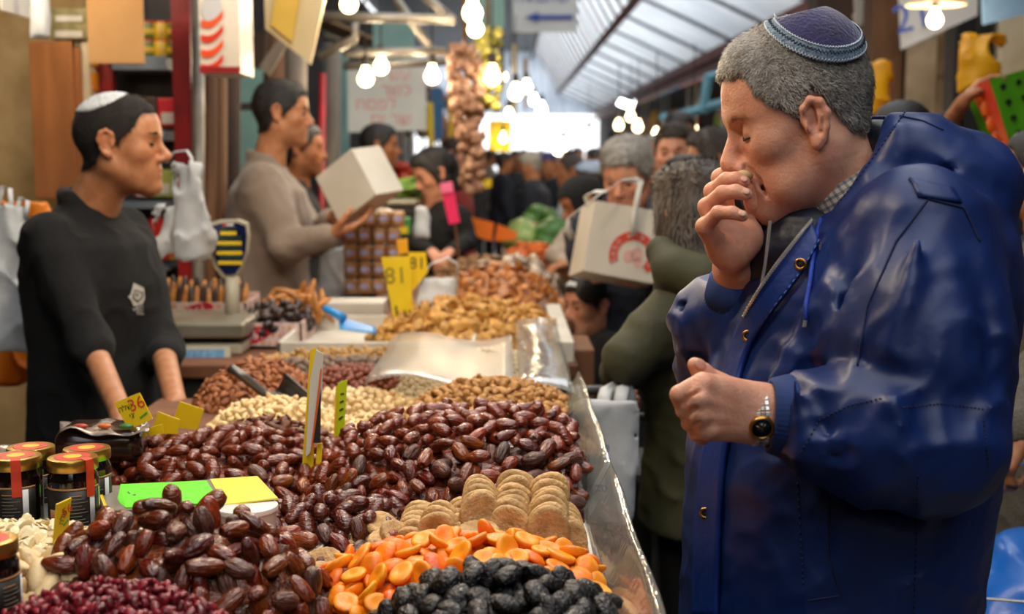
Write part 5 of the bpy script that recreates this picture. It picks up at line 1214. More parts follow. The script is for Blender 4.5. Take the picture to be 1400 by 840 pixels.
person('grey haired man in navy coat holding the white carry box', 857, 240, 4.55, -PI / 2 - .30, M_skinD, M_hgrey, M_navy, M_char, None, .0055, pitch=.34, hyaw=-PI / 2 - .45, ht=.010, kind='short', bulk=1.2, topname='coat', old=1, nose=1.05, hs=1.04, collar=.014,
    arms={'l': dict(e=P(905, 400, 4.35), w=P(893, 382, 4.10), fd=(-.85, -.1, .15), pn=(.1, .9, .1), curl=.35), 'r': dict(e=P(805, 400, 4.5), w=P(815, 385, 4.25), fd=(.6, -.2, .5), pn=(.5, .0, .8), curl=.4)})
person('stubbled man in dark jacket looking towards the stall', 922, 210, 5.3, -PI / 2 - .35, M_skinD, M_hbr, M_navy, M_jean, None, .0065, hyaw=-PI / 2 - .25, ht=.008, stubble=.9, bulk=1.15)
person('dark haired man just behind the stubbled man', 929, 186, 6.6, -PI / 2, M_skinC, M_hb, M_char, M_jean, None, .010, ht=.009)
person('dark haired man in profile beside the raised hand of the man in blue', 972, 222, 4.9, PI, M_skinC, M_hbr, M_char, M_jean, None, .007, ht=.010)
person('short shopper with dark red scarf behind the green coat', 938, 262, 4.5, -PI / 2 - .5, M_skinC, M_hbr, fabric('maroon_wool', '#4a1d1d', '#381516', .9, .4, 60), M_char, None, .008, ht=.012, kind='full')
def bob(f): f.ell((-.02, 0, -.025), (.088, .094, .105), k=.03); f.ell((-.05, 0, -.10), (.06, .075, .05), k=.03); f.cap((.075, 0, .02), (.09, 0, -.11), .045, .05, k=.02, op='-')
rg, _, hcg, twg = person('woman in olive green hooded coat seen from behind', 948, 300, 2.9, PI - .75, M_skinD, mat('brown_grey_hair', '#4d4036', '#2c241e', sc=40, stretch=(1, 1, .15), rough=.5, bump=.3, bsc=220, bst=(1, 1, .12)), M_olive, M_blk, None, .0055, pitch=.1, hyaw=PI / 2 + .45, kind='full', ht=.012, hair_extra=bob, bulk=1.22, topname='coat', bodyshift=(.02, 0),
    arms={'l': dict(e=P(858, 492, 2.70), w=P(846, 520, 2.90), fd=(0, .6, -.8), pn=(1, 0, 0), curl=1.2), 'r': dict(e=P(1010, 520, 3.1), w=P(960, 560, 3.3), fd=(-.5, .5, -.2), pn=(0, 0, -1), curl=1)}, brows=False)
g = Field(*bounds([P(880, 330, 2.7), P(1010, 430, 3.05)], .08), .007)
hw = lambda x, y, Y: P(x, y, Y)
g.chain([hw(905, 345, 2.80), hw(925, 372, 2.74), hw(960, 385, 2.72), hw(1000, 370, 2.80)], [.035, .045, .048, .04], k=.03); g.ell(hw(955, 398, 2.78), (.10, .07, .06), k=.03); w1 = waves(77, 8, 30, 60); g.disp(lambda X, Y, Z: .004 * w1(X, Y, Z))
V, Q = g.mesh(1); wobj('hood', V, Q, M_olive, rg)
def stripes(root, sk, Rh, hc, hs):
    V, Q, t = kippah_mesh(sk, .008, (-.1, 0, 1), 1.4, .005); tf = t[Q].mean(1); m2 = mat('white_knit', '#c9c9c6', '#aeb0ae', sc=100, rough=.9)
    for i in range(7):
        q = Q[(tf >= i / 7 - .001) & (tf < (i + 1) / 7)]
        if len(q): wobj('cap_stripe', V * hs @ Rh.T + hc, q, m2 if i % 2 else M_blk, root)
person('child in striped knitted cap beneath the white carry box', 803, 418, 4.5, PI + .4, M_skinD, M_hbr, M_char, M_jean, None, .008, hyaw=PI + .6, ht=.004, hs=.92, headwear=stripes, bulk=1.1)
# right hand side
def shades(root, sk, Rh, hc, hs):
    for s in (-1, 1):
        m = MB().sphere((.055, s * .033, .085), (.012, .028, .020), 14, 8, rotm(0, -.6, s * .3)); wobj('sunglass_lens', m.verts() * hs @ Rh.T + hc, m.F, mat('mirror_lens', '#5a4a2a', rough=.08, metal=.7), root)
        m = MB().tube([(.05, s * .058, .08), (.0, s * .078, .06), (-.03, s * .08, .045)], .004, 6); wobj('sunglass_arm', m.verts() * hs @ Rh.T + hc, m.F, mat('magenta_frame', '#a01a5a', rough=.3), root)
person('dark haired shopper with sunglasses on the head behind the blue hood', 1232, 196, 3.9, -PI / 2 - .6, M_skinC, M_hb, M_char, M_jean, None, .008, ht=.010, headwear=shades)
person('man in black beanie below the green crate', 1366, 214, 4.6, 1.9, M_skinC, M_hb, M_navy, M_jean, None, .008, ht=.003, headwear=cap_hat(M_blk), pitch=.1, bulk=1.1)
person('shopper in black coat beyond the blue parka', 1420, 236, 3.5, PI - .5, M_skinB, M_hb, M_blk, M_char, None, .008, ht=.006, bulk=1.25)
person('shopper in grey brown tweed coat gripping a trolley handle', 1462, 225, 2.75, PI, M_skinC, M_hbr, M_tweed, M_char, None, .0065, ht=.006, bulk=1.25, topname='coat', long_coat=True,
    arms={'l': dict(e=P(1425, 520, 2.5), w=P(1398, 592, 2.36), fd=(-.45, -.1, -.6), pn=(.2, .2, -1), curl=1.15), 'r': dict(e=P(1430, 560, 2.9), w=P(1400, 610, 2.8), fd=(-.6, 0, -.5), pn=(0, 0, -1), curl=1)})
person('person reaching up to the green and red crate', 1283, 212, 4.3, .3, M_skinC, M_hb, M_char, M_jean, None, .008, ht=.006,
    arms={'l': dict(e=P(1296, 172, 4.5), w=P(1316, 140, 4.35), fd=(.5, 0, .5), pn=(.6, -.4, -.5), curl=.5, slv=.1)})
# the crowd further off
crowd = [(690, 222, 15, .3, 0), (705, 218, 17, -1.2, 1), (762, 226, 16, -1.6, 2), (790, 214, 17, -1.4, 0), (812, 220, 12.5, PI, 3), (835, 214, 15, -1.5, 1), (862, 206, 11, -1.7, 4), (740, 216, 20, 1.5, 2), (716, 214, 22, 1.5, 4), (775, 212, 21, 1.4, 0), (894, 208, 9, -1.9, 2), (652, 219, 12.5, .2, 1), (672, 215, 19, .2, 3)]
ct_lab = ['in a dark coat', 'in a charcoal coat', 'in a maroon coat', 'in a beige coat', 'in a blue coat']; ct_m = [M_navy, M_char, MATS['maroon_wool'], M_beige, M_bluej]
ct_pl = ['left of the bright alley end', 'deep in the alley beside the yellow sign', 'below the bright alley end', 'far off under the roof truss line', 'right of the pale blue cap', 'behind the grey haired man', 'above the grey haired man', 'at the far end of the alley', 'furthest off in the alley', 'far down the alley middle', 'left of the stubbled man', 'behind the vegetable stall at left', 'beyond the vegetable stall']
for (a, pl) in zip(crowd, ct_pl):
    person('blurred shopper %s %s' % (ct_lab[a[4]], pl), a[0], a[1], a[2], a[3], [M_skinB, M_skinC, M_skinD][a[4] % 3], [M_hb, M_hbr, M_hgrey][a[4] % 3], ct_m[a[4]], M_char, 'shoppers far down the alley', .016, ht=.008, bulk=1.2, hands=False, shoes=False)

# ------------------------------------------------------------------ small things on the near counter
def rect_px(c, Y0, Y1=None): return [P(x, y, Y0 if Y1 is None else (Y0 + (Y1 - Y0) * i / max(1, len(c) - 1))) for i, (x, y) in enumerate(c)]
M_yel = mat('yellow_card', '#f0cf12', '#e2bd08', sc=6, rough=.5); M_yel2 = mat('pale_yellow_card', '#f3d84a', '#ecc92e', sc=5, rough=.5)
M_ink = mat('black_marker', '#23211c', rough=.7); M_redink = mat('red_marker', '#d8331c', rough=.7); M_grnink = mat('green_marker', '#4f9a2e', rough=.7)
M_gold = mat('gold_lid', '#caa14e', '#a8843a', sc=20, rough=.28, metal=.9); M_lidred = mat('red_lid_print', '#c8321a', '#b02a14', sc=30, rough=.4); M_lidyel = mat('yellow_lid_print', '#e6b32a', rough=.4)
M_jar = mat('dark_date_honey_glass', '#0d0706', '#160b08', sc=12, rough=.08, coat=.5); M_jlabel = mat('black_jar_label', '#15130f', '#211d16', sc=60, rough=.5); M_white = mat('white_plastic', '#dcd9d2', '#cfcbc2', sc=6, rough=.4); M_jwht = mat('jar_label_white', '#c9cbd0', rough=.5); M_jtan = mat('jar_label_tan', '#a97a4c', rough=.5)
def card(name, label, px, Y, thick=.002, m=M_yel, cat='price sign', Y1=None, group=None):
    o = empty(name, P(px[0][0], px[0][1], Y), 0, label, cat, group)
    Ys = [Y] * len(px) if Y1 is None else Y1
    pts = [P(a, b, y) for (a, b), y in zip(px, Ys)]
    MB().plate(pts, thick).world('card', m, o); return o, pts
def write(root, s, pts, u, v, size, m, name='lettering', rot=0, off=.0022):
    "lettering on a quad given as corner points TL,TR,BR,BL; u,v in 0..1"
    a, b, c, d = [np.asarray(p, float) for p in pts[:4]]; r = (b - a); up = a - d
    r /= np.linalg.norm(r); upn = up - r * up.dot(r); upn /= np.linalg.norm(upn); n = np.cross(r, upn); ctr = (a + (b - a) * u) * (1 - v) + (d + (c - d) * u) * v
    if rot: r, upn = r * math.cos(rot) + upn * math.sin(rot), -r * math.sin(rot) + upn * math.cos(rot)
    if n.dot(CAM - ctr) < 0: n = -n
    V, F = text_mesh(s, size); wobj(name, V[:, :1] * r + V[:, 1:2] * upn + ctr + n * off, F, m, root, smooth=False)
def bar(root, pts, u0, v0, u1, v1, w, m, name='pen_stroke', off=.002):
    a, b, c, d = [np.asarray(p, float) for p in pts[:4]]; q = lambda u, v: (a + (b - a) * u) * (1 - v) + (d + (c - d) * u) * v
    n = np.cross(b - a, d - a); n /= np.linalg.norm(n); n = n if n.dot(CAM - a) > 0 else -n
    p0, p1 = q(u0, v0) + n * off, q(u1, v1) + n * off; t = p1 - p0; s_ = np.cross(n, t); s_ = s_ / (np.linalg.norm(s_) + 1e-9) * w / 2
    MB().plate([p0 - s_, p0 + s_, p1 + s_, p1 - s_], .0006, n).world(name, m, root)

# four jars of date honey: dark glass, gold lids with a red print, paper seals
def jar(px, py, Y, label, seal, face):
    c = PZ(px, py, 0) * 0 + P(px, py, Y); rt = empty('honey_jar', c, 0, label, 'jar', 'date honey jars'); R, H = .0325, .098
    autosmooth(MB().lathe([(.024, 0), (R, .003), (R, .070), (R * .985, .074), (R * .87, .082), (R * .85, .086), (R * .9, .088)], (0, 0, 0), 40).build('glass', M_jar, rt))
    autosmooth(MB().lathe([(R * .99, .083), (R * 1.0, .0835), (R, .096), (R * .97, .098), (R * .8, .0985), (0, .0985)], (0, 0, 0), 40).build('lid', M_gold, rt))
    for nm, r0, m in (('lid_print', R * .72, M_lidred), ('lid_print_ring', R * .36, M_lidyel)):
        MB().lathe([(r0, .0987 if m is M_lidred else .0990), (r0, .0989 if m is M_lidred else .0993), (0, .0990 if m is M_lidred else .0994)], (0, 0, 0), 28).build(nm, m, rt)
    def wrap(a0, a1, z0, z1, m, nm, off=.0005):
        n = 14; G = np.array([[((R + off) * math.cos(a), (R + off) * math.sin(a), z) for z in (z0, z1)] for a in np.linspace(a0, a1, n)]); MB().grid(G, .0005).build(nm, m, rt, True)
    wrap(face - 1.5, face + 1.5, .008, .060, M_jlabel, 'label'); wrap(face - 1.5, face + 1.5, .060, .0625, M_jtan, 'label_border', .0008); wrap(face + .95, face + 1.18, .010, .059, M_jwht, 'barcode_strip', .0011)
    for k in range(9): wrap(face + .15, face + .85 - .12 * (k % 3), .016 + .0045 * k, .0172 + .0045 * k, M_jtan if k == 8 else mat('label_print', '#5f5a4c', rough=.6), 'label_lettering', .0012)
    wrap(face - .75, face - .35, .014, .034, M_jtan, 'label_picture', .0012); wrap(face - .62, face - .40, .014, .026, M_lidred, 'label_picture', .0016)
    if seal is not None:
        a = seal; pts = [(R * .75 * math.cos(a), R * .75 * math.sin(a), .0995), (R * 1.02 * math.cos(a), R * 1.02 * math.sin(a), .0985), (R * 1.05 * math.cos(a), R * 1.05 * math.sin(a), .085), (R * 1.03 * math.cos(a), R * 1.03 * math.sin(a), .070), (R * 1.05 * math.cos(a), R * 1.05 * math.sin(a), .050)]
        t = np.array([-math.sin(a), math.cos(a), 0]) * .0062; G = np.array([[np.array(p) - t, np.array(p) + t] for p in pts]); MB().grid(G, .0008).build('paper_seal', mat('red_orange_seal', '#cf3a1e', '#b82e18', sc=40, rough=.5), rt)
fa = -PI / 2 + .1
jar(26, 722, 1.66, 'dark jar with gold lid and long red seal facing the front, leftmost', -PI / 2 + .35, fa - .5); jar(103, 724, 1.655, 'dark jar with gold lid right behind the small yellow price sign', -PI / 2 + 1.0, fa - .1)
jar(46, 704, 1.76, 'dark jar with gold lid behind the leftmost jar', None, fa); jar(122, 706, 1.76, 'dark jar with gold lid at the back beside the left dates', None, fa)
# riser board under jars and flakes
MB().span((-1.0, 1.34, ZT), (-.50, 1.84, 1.022), .004).world('display_riser', M_grey_tray)
tag(bpy.data.objects['display_riser'], 'grey tray riser carrying the jars and almond flakes', 'tray')
# jar corner at the lower left edge
jar(-14, 862, 1.30, 'dark jar cut off by the left edge beside the brazil nuts', None, fa + .6)
o, pts = card('price_sign', 'tip of a yellow card sticking up at the lower left edge', [(2, 792), (18, 777), (20, 790), (6, 818)], 1.31, group=None)
# foil packed dates behind the jars
M_foil = mat('dark_foil_pack', '#20120c', '#3d1f12', sc=35, rough=.2, lo=.45, hi=.7, coat=.5); M_foilw = mat('printed_foil', '#b7aaa0', '#7d6a5e', sc=50, rough=.25, metal=.4)
pk = empty('date_pack', P(150, 612, 2.0), 0, 'dark foil date pack with silver printed top behind the jars', 'package')
g = Field(*bounds([P(82, 620, 1.95), P(205, 575, 2.15)], .04), .006); g.box(P(143, 603, 2.04), (.068, .06, .028), .02, rotm(0, 0, .1), k=0); w = waves(8, 8, 60, 120); g.disp(lambda X, Y, Z: .004 * w(X, Y, Z)); V, Q = g.mesh(1); wobj('pouch', V, Q, M_foil, pk)
G = np.array([[P(82 + 122 * u, 577 + 5 * u + 14 * v + 4 * math.sin(9 * u + 3 * v), 2.06 - .09 * v) + np.array([0, 0, .004 * math.sin(14 * u)]) for u in np.linspace(0, 1, 18)] for v in np.linspace(0, 1, 6)]); MB().grid(G, .0015).world('pack_top', M_foilw, pk, True)
for k, (u0, c) in enumerate(((.15, '#b03a22'), (.42, '#c8611f'), (.66, '#3f7a3a'))): MB().sphere(P(92 + 122 * u0, 583, 2.0), (.012, .006, .004), 10, 6).world('pack_print', mat('pack_print%d' % k, c, rough=.4), pk, True)
g = Field(*bounds([P(-30, 640, 1.74), P(50, 596, 1.86)], .05), .006); c = P(8, 622, 1.80); g.ell((c[0], c[1], 1.056), (.062, .040, .036), k=0); w = waves(18, 8, 50, 120); g.disp(lambda X, Y, Z: .006 * w(X, Y, Z)); V, Q = g.mesh(1); o = wobj('foil_bag', V, Q, M_foilw); tag(o, 'crumpled silver printed foil bag at the far left behind the jars', 'package')
# price sign 36 and the blank yellow cards
o, p36 = card('price_sign', 'yellow price card reading 36 in red above the left dates', [(156, 551), (191, 537), (209, 573), (176, 588)], 2.02)
write(o, '36', p36, .72, .32, .028, M_redink, rot=.0); write(o, 'הלש', p36, .28, .30, .013, M_ink); write(o, 'יג׳', p36, .38, .62, .013, M_ink); bar(o, p36, .60, .80, .92, .72, .003, M_grnink)
card('price_sign', 'blank yellow card leaning behind the 36 price card', [(216, 563), (246, 574), (243, 594), (206, 592)], 2.12); card('price_sign', 'large blank yellow card beside the almonds', [(246, 549), (279, 560), (270, 588), (233, 584)], 2.2); card('price_sign', 'small folded yellow card below the blank yellow cards', [(203, 586), (222, 580), (224, 593), (204, 596)], 2.06)
card('price_sign', 'small yellow card tip behind the almond heap', [(287, 526), (297, 514), (308, 519), (300, 530)], 2.95); card('price_sign', 'thin yellow card standing among the whole pecans', [(404, 526), (409, 524), (410, 548), (404, 550)], 2.95)
# upright signs seen edge on
o, pt = card('price_sign', 'tall yellow sign seen almost edge on above the dates', [(424, 479), (432, 475), (428, 655), (412, 655)], 2.02, Y1=[2.0, 2.0, 2.0, 2.0]); MB().plate(rect_px([(432, 478), (442, 484), (440, 545), (425, 618), (418, 625), (424, 520)], 1.99), .0015).world('white_back_sheet', M_white, o); MB().plate(rect_px([(438, 505), (440, 503), (430, 600), (424, 622)], 1.985), .0012).world('orange_print', mat('orange_print', '#e2641c', rough=.5), o); MB().plate(rect_px([(439, 530), (438, 606), (428, 606)], 1.983), .0012).world('black_print', M_ink, o); MB().plate(rect_px([(434, 607), (441, 606), (439, 640), (431, 640)], 1.99), .0012).world('card', M_yel, o)
o, pt = card('price_sign', 'yellow green sign standing edge on beside the walnuts', [(462, 524), (475, 519), (470, 598), (456, 625)], 2.12, m=mat('yellow_green_card', '#c9dc1e', '#b4cc14', sc=6, rough=.5)); MB().plate(rect_px([(459, 530), (462, 526), (459, 615), (455, 622)], 2.115), .0012).world('card_edge', M_yel, o); [bar(o, pt, .35, v, .75, v + .03, .0025, M_ink) for v in (.18, .3, .42, .55)]
# little sign in front of the jars
o, pt = card('price_sign', 'small yellow price card standing in the almond flakes', [(77, 690), (97, 681), (90, 752), (71, 760)], 1.47, Y1=[1.47, 1.49, 1.49, 1.47]); write(o, '56', pt, .72, .2, .016, M_redink, rot=.3); write(o, 'הלש', pt, .45, .3, .010, M_ink, rot=1.2); bar(o, pt, .55, .48, .85, .40, .002, M_grnink)
card('price_sign', 'orange tipped card poking out in front of the dates', [(272, 834), (282, 818), (287, 822), (285, 850)], 1.34, m=mat('orange_card', '#f0a51c', '#e8900e', sc=9, rough=.5))
# large card in a clear sleeve: bright green and yellow, lying over the white tub
rt = empty('price_sign', P(260, 680, 1.66), 0, 'bright green and yellow sign in a clear sleeve lying over the tub', 'price sign')
TLg, TRg, BRg, BLg = P(165, 665, 1.80), P(287, 657, 1.80), P(306, 692, 1.66), P(150, 700, 1.64)
MB().plate([P(133, 668, 1.80), TRg + (0.0), BRg, P(141, 700, 1.64)], .002).world('grey_sleeve', mat('grey_plastic_sleeve', '#8d877c', '#777166', sc=9, rough=.3), rt)
MB().plate([TLg, P(282, 660, 1.795), P(302, 690, 1.665), P(172, 697, 1.65), P(160, 688, 1.70)], .0015).world('green_paper', mat('fluorescent_green', '#62e01c', '#55d414', sc=5, rough=.5), rt).location.z += .0022
MB().plate([P(287, 657, 1.80), P(352, 653, 1.80), P(380, 683, 1.68), P(307, 692, 1.66)], .002).world('yellow_paper', M_yel2, rt).location.z += .001
MB().plate([P(131, 667, 1.80), P(136, 668, 1.80), P(148, 699, 1.64), P(144, 700, 1.64)], .002).world('sleeve_edge', M_yel, rt).location.z += .002
for (a, b) in (((175, 676), (190, 690)), ((168, 684), (185, 680)), ((180, 692), (196, 683))): MB().tube([P(a[0], a[1], 1.735), P(b[0], b[1], 1.72)], .0012, 4).world('pen_stroke', MATS['grey_plastic_sleeve'], rt).location.z += .003
# white plastic tub
c = P(338, 752, 1.66); tb = empty('plastic_tub', c, 0, 'white plastic tub with red and green emblem under the yellow sign', 'tub')
autosmooth(MB().lathe([(.033, 0), (.036, .002), (.040, .052), (.0405, .054), (.042, .055), (.042, .060), (.0415, .061), (.0405, .0615), (0, .061)], (0, 0, 0), 40).build('bucket', M_white, tb))
for r0, r1, cl in ((.6, .62, '#d8a51c'), (.52, .6, '#c8281c'), (.0, .30, '#2e8a3a')):
    G = np.array([[((.0385 + .002 * z / .05) * math.cos(-PI / 2 + .25 + a), (.0385 + .002 * z / .05) * math.sin(-PI / 2 + .25 + a), z) for z in ((.012 + .028 * math.sqrt(max(0, 1 - (a / .62) ** 2)) * (r1 / .62) * (1 if r1 > .4 else .8), .012 + .0 + (.0 if r1 < .4 else .0)))] for a in np.linspace(-r1, r1, 15)]); MB().grid(G, .0006).build('emblem', mat('emblem' + cl.strip('#'), cl, rough=.4), tb).location.y -= .0008 * (1 if r1 > .61 else 2 if r1 > .5 else 3)
# metal scoop lying in the cashews
M_steel = mat('dull_aluminium', '#6f6c68', '#57544f', sc=12, rough=.38, metal=.8)
sc_ = empty('metal_scoop', P(380, 555, 2.62), 0, 'dull metal scoop stuck in the cashews', 'scoop')
G = np.array([[P(368 + 72 * u + 22 * v, 536 + 62 * u - 26 * v + 9 * math.sin(v * PI), 2.66 - .06 * u + .03 * math.sin(v * PI)) for v in np.linspace(-.35, 1, 12)] for u in np.linspace(0, 1, 12)]); MB().grid(G, .003).world('scoop_bowl', M_steel, sc_, True)
MB().tube([P(314, 502, 2.66), P(335, 517, 2.67), P(366, 542, 2.68), P(374, 549, 2.68)], [.010, .0105, .009, .011], 10).world('scoop_handle', M_steel, sc_, True)
# white trays between the heaps
for (lo, hi, lab) in (((-.62, 3.45, .94), (-.08, 4.05, 1.0), 'off-white tray holding the dried mushroom slices'),):
    t = empty('display_tray', ((lo[0] + hi[0]) / 2, (lo[1] + hi[1]) / 2, .94), 0, lab, 'tray'); MB().span((lo[0], lo[1], .942), (hi[0], hi[1], .955)).world('tray_floor', M_tray, t); MB().span((lo[0], lo[1], .942), (hi[0], lo[1] + .012, hi[2]), .003).world('tray_wall', M_tray, t); MB().span((lo[0], lo[1], .942), (lo[0] + .012, hi[1], hi[2]), .003).world('tray_wall', M_tray, t); MB().span((lo[0], hi[1] - .012, .942), (hi[0], hi[1], hi[2]), .003).world('tray_wall', M_tray, t); MB().span((hi[0] - .012, lo[1], .942), (hi[0], hi[1], hi[2]), .003).world('tray_wall', M_tray, t)
# dried mushroom slices / chips behind, darker chips beyond
M_chip = mat('tan_mushroom_slice', '#cf9f52', '#a87430', sc=50, rough=.6, rnd=.15, bump=.4, bsc=120); M_chip2 = mat('amber_dried_slice', '#c07a34', '#8f4f1c', sc=45, rough=.5, rnd=.2, bump=.4, bsc=120)
def chip(s, m):
    w = waves(s + 120, 7, 1.5, 4)
    mb = MB().sphere((0, 0, 0), 1, 10, 6); V = mb.verts(); V = V * (1 + .25 * w(V[:, 0], V[:, 1], V[:, 2]))[:, None] * np.array([.026, .016, .0045]); V[:, 2] += 12 * V[:, 0] ** 2 * (1 if s % 2 else -1)
    return mesh_data('dried_slice', V, mb.F, m)
DC = [chip(s, M_chip) for s in range(4)]; DC2 = [chip(s + 9, M_chip2) for s in range(4)]
heap('mushroom_slice', DC, (-.11, 3.86, .30, .28, 0, .945, .115, .6), .034, .012, 'tan dried mushroom slice in the large pale heap', 'mushroom slice', 'dried mushroom slices', 170, 'tan dried mushroom slices deeper in the heap', M_chip, .8, 2, .5, seed=30, lim=lambda x, y: x < .17)
heap('dried_pear', DC2, (-.02, 4.55, .22, .36, 0, .94, .17, .6), .045, .014, 'amber dried pear half behind the mushroom slices', 'dried pear', 'amber dried pear halves', 120, 'amber dried pear halves deeper in the heap', M_chip2, .7, 2, .5, seed=31, lim=lambda x, y: x < .21)
heap('wrapped_biscuit', [blob('wrapped_biscuit', mat('clear_wrapped_biscuit', '#b9a58c', '#6d4d36', sc=30, rough=.25, rnd=.2, lo=.4, hi=.6), .04, .03, .014, 8, 6)], (.02, 5.35, .2, .3, 0, .94, .14, .6), .06, .02, 'clear wrapped biscuit near the beige coat', 'biscuit', 'wrapped biscuits', 60, 'clear wrapped biscuits deeper in the heap', MATS['clear_wrapped_biscuit'], .5, 2, .4, seed=32)
heap('walnut', [blob('walnut', mat('walnut_shell', '#9a734c', '#6f4c2e', sc=60, rough=.7, rnd=.2, bump=.6, bsc=120), .019, .016, .016, 8, 6)], (-.10, 5.78, .22, .20, 0, .94, .10, .6), .036, .015, 'brown whole walnut behind the wrapped biscuits', 'walnut', 'whole walnuts', 70, 'brown whole walnuts deeper in the heap', MATS['walnut_shell'], .5, 2, .4, seed=33)
MB().span((.14, 3.46, .94), (.19, 4.36, 1.0), .004).world('tray_edge', M_tray); tag(bpy.data.objects['tray_edge'], 'off-white raised edge strip along the second counter', 'edge strip')
# blue scoop
M_bl = mat('bright_blue_plastic', '#1f8fd8', '#1a7fc4', sc=8, rough=.35)
bs = empty('blue_scoop', P(480, 440, 3.75), 0, 'bright blue plastic scoop beside the white tray', 'scoop')
MB().tube([P(444, 422, 3.72), P(455, 427, 3.70), P(470, 436, 3.68)], [.011, .012, .014], 10).world('scoop_handle', M_bl, bs, True); G = np.array([[P(464 + 50 * u, 434 + 14 * u + 16 * v * (1 - .5 * u), 3.72 - .08 * v + .03 * u) for v in np.linspace(0, 1, 7)] for u in np.linspace(0, 1, 9)]); MB().grid(G, .004).world('scoop_bowl', M_bl, bs, True)
# two yellow 81 signs crossing each other, a small orange tag above
o, pt = card('price_sign', 'front yellow sign reading 81, narrowing downwards', [(521, 352), (561, 350), (565, 442), (540, 444)], 3.80); write(o, '81', [P(521, 352, 3.8), P(561, 350, 3.8), P(563, 400, 3.8), P(530, 400, 3.8)], .42, .55, .07, mat('faded_marker', '#8a7a18', rough=.7)); bar(o, pt, .22, .72, .2, .92, .006, M_ink); bar(o, pt, .6, .8, .62, .98, .006, M_ink); bar(o, pt, .85, .8, .85, .98, .006, M_ink)
o, pt = card('price_sign', 'rear yellow sign reading 81 half covered by the front one', [(558, 345), (582, 345), (585, 372), (564, 398)], 3.86); write(o, '81', [P(558, 345, 3.86), P(584, 345, 3.86), P(584, 380, 3.86), P(558, 380, 3.86)], .48, .45, .05, M_ink)
card('price_sign', 'small orange yellow tag above the 81 signs', [(542, 328), (557, 326), (558, 346), (545, 348)], 3.84, m=mat('amber_card', '#f0b010', '#e8a008', sc=9, rough=.5))
# white carrier bag lying on the slices
def pbag(label, px, Y, depth, m, handles=(), amp=.008, name='plastic_bag', vox=.008, seed=1, taper=.8):
    "px = (x0,y0,x1,y1) outline in the photo at depth Y"
    x0, y0, x1, y1 = px; a, b = P(x0, y1, Y), P(x1, y0, Y); c = (a + b) / 2; hx, hz = abs(b[0] - a[0]) / 2, abs(b[2] - a[2]) / 2
    rt = empty(name, (c[0], c[1], a[2]), 0, label, 'bag'); g = Field(c - np.array([hx + .05, depth + .05, hz + .05]), c + np.array([hx + .05, depth + .05, hz + .05]), vox)
    g.loft([(c[2] - hz, c[0], c[1], hx * .9, depth), (c[2] - hz * .5, c[0], c[1], hx, depth), (c[2] + hz * .3, c[0], c[1], hx * (1 + taper) / 2, depth * .6), (c[2] + hz, c[0], c[1], hx * taper, depth * .3)], k=0, pw=2.6)
    w = waves(seed, 9, 30, 80, (1, 1, .35)); w2 = waves(seed + 1, 9, 70, 150, (1, 1, .4)); w3 = waves(seed + 2, 7, 35, 80, (1, 1, .5)); g.disp(lambda X, Y_, Z: amp * .7 * w(X, Y_, Z) + amp * .3 * w2(X, Y_, Z) - amp * 1.2 * ((1 - np.abs(w3(X, Y_, Z))) ** 4 - .2)); V, Q = g.mesh(1); wobj('bag_body', V, Q, m, rt)
    for hp in handles: MB().tube([P(*q) for q in hp], .016, 8, True, .16).world('bag_handle', m, rt, True)
    return rt
M_bagw = mat('white_carrier_film', '#dfe1e3', '#c6cacd', sc=10, rough=.35, bump=.6, bsc=40, trl=.3); M_bago = mat('orange_carrier_film', '#e88a1a', '#d06a0c', sc=8, rough=.35, bump=.6, bsc=35, trl=.25)
pbag('crumpled white carrier bag beside the yellow 81 signs', (568, 382, 624, 425), 4.0, .05, M_bagw, ([(575, 388, 4.0), (588, 362, 4.0), (612, 352, 4.0), (626, 362, 4.0), (624, 385, 4.0)],), .007, seed=3)
# shop scale with tall display
scl = empty('shop_scale', P(270, 512, 3.62), 0, 'beige electronic shop scale with display post beside the young trader', 'scale')
M_bei = mat('scale_beige', '#b9b19d', '#a59d89', sc=6, rough=.45); M_scr = mat('blue_keypad', '#3f6f9a', '#6a97b8', sc=120, rough=.4); M_dsp = mat('navy_display', '#101c48', '#0b1436', sc=10, rough=.25)
a, b = P(196, 512, 3.62), P(332, 440, 3.62); zb, zt = a[2], b[2]; x0, x1 = a[0], b[0]; y0 = 3.60; zz_ = lambda py: P(270, py, 3.6)[2]
MB().span((x0, y0, .941), (x1, y0 + .30, zz_(470)), .008).world('scale_body', M_bei, scl)
MB().plate([(x0 + .01, y0 - .012, zz_(474)), (x1 - .03, y0 - .012, zz_(474)), (x1 - .02, y0 - .05, zz_(506)), (x0 + .01, y0 - .05, zz_(506))], .012).world('keypad_panel', M_bei, scl)
MB().plate([(x0 + .02, y0 - .020, zz_(477)), (x1 - .045, y0 - .020, zz_(477)), (x1 - .04, y0 - .054, zz_(502)), (x0 + .02, y0 - .054, zz_(502))], .006).world('keypad', M_scr, scl)
M_key = mat('pale_key', '#9db8c8', '#7d9db0', sc=60, rough=.4, rnd=.2); kd = MB().box((0, 0, 0), (.012, .003, .008)).data('key', M_key)
for i in range(11):
    for j in range(3): link('key', kd, scl, tuple(np.array((x0 + .03 + i * .0175, y0 - .027 - .0105 * j, zz_(481 + 8 * j))) - np.array(scl.location)))
MB().span((x0 - .01, y0 - .02, zz_(462)), (x1 + .015, y0 + .30, zz_(440)), .01).world('weighing_pan', mat('pan_steel', '#9d988c', '#87826f', sc=6, rough=.35, metal=.5), scl); MB().span((x0 + .02, y0 + .02, zz_(470)), (x1 - .02, y0 + .25, zz_(462))).world('pan_support', M_dark, scl)
MB().tube([P(318, 440, 3.80), P(317, 378, 3.80)], .021, 10).world('display_post', M_bei, scl, True)
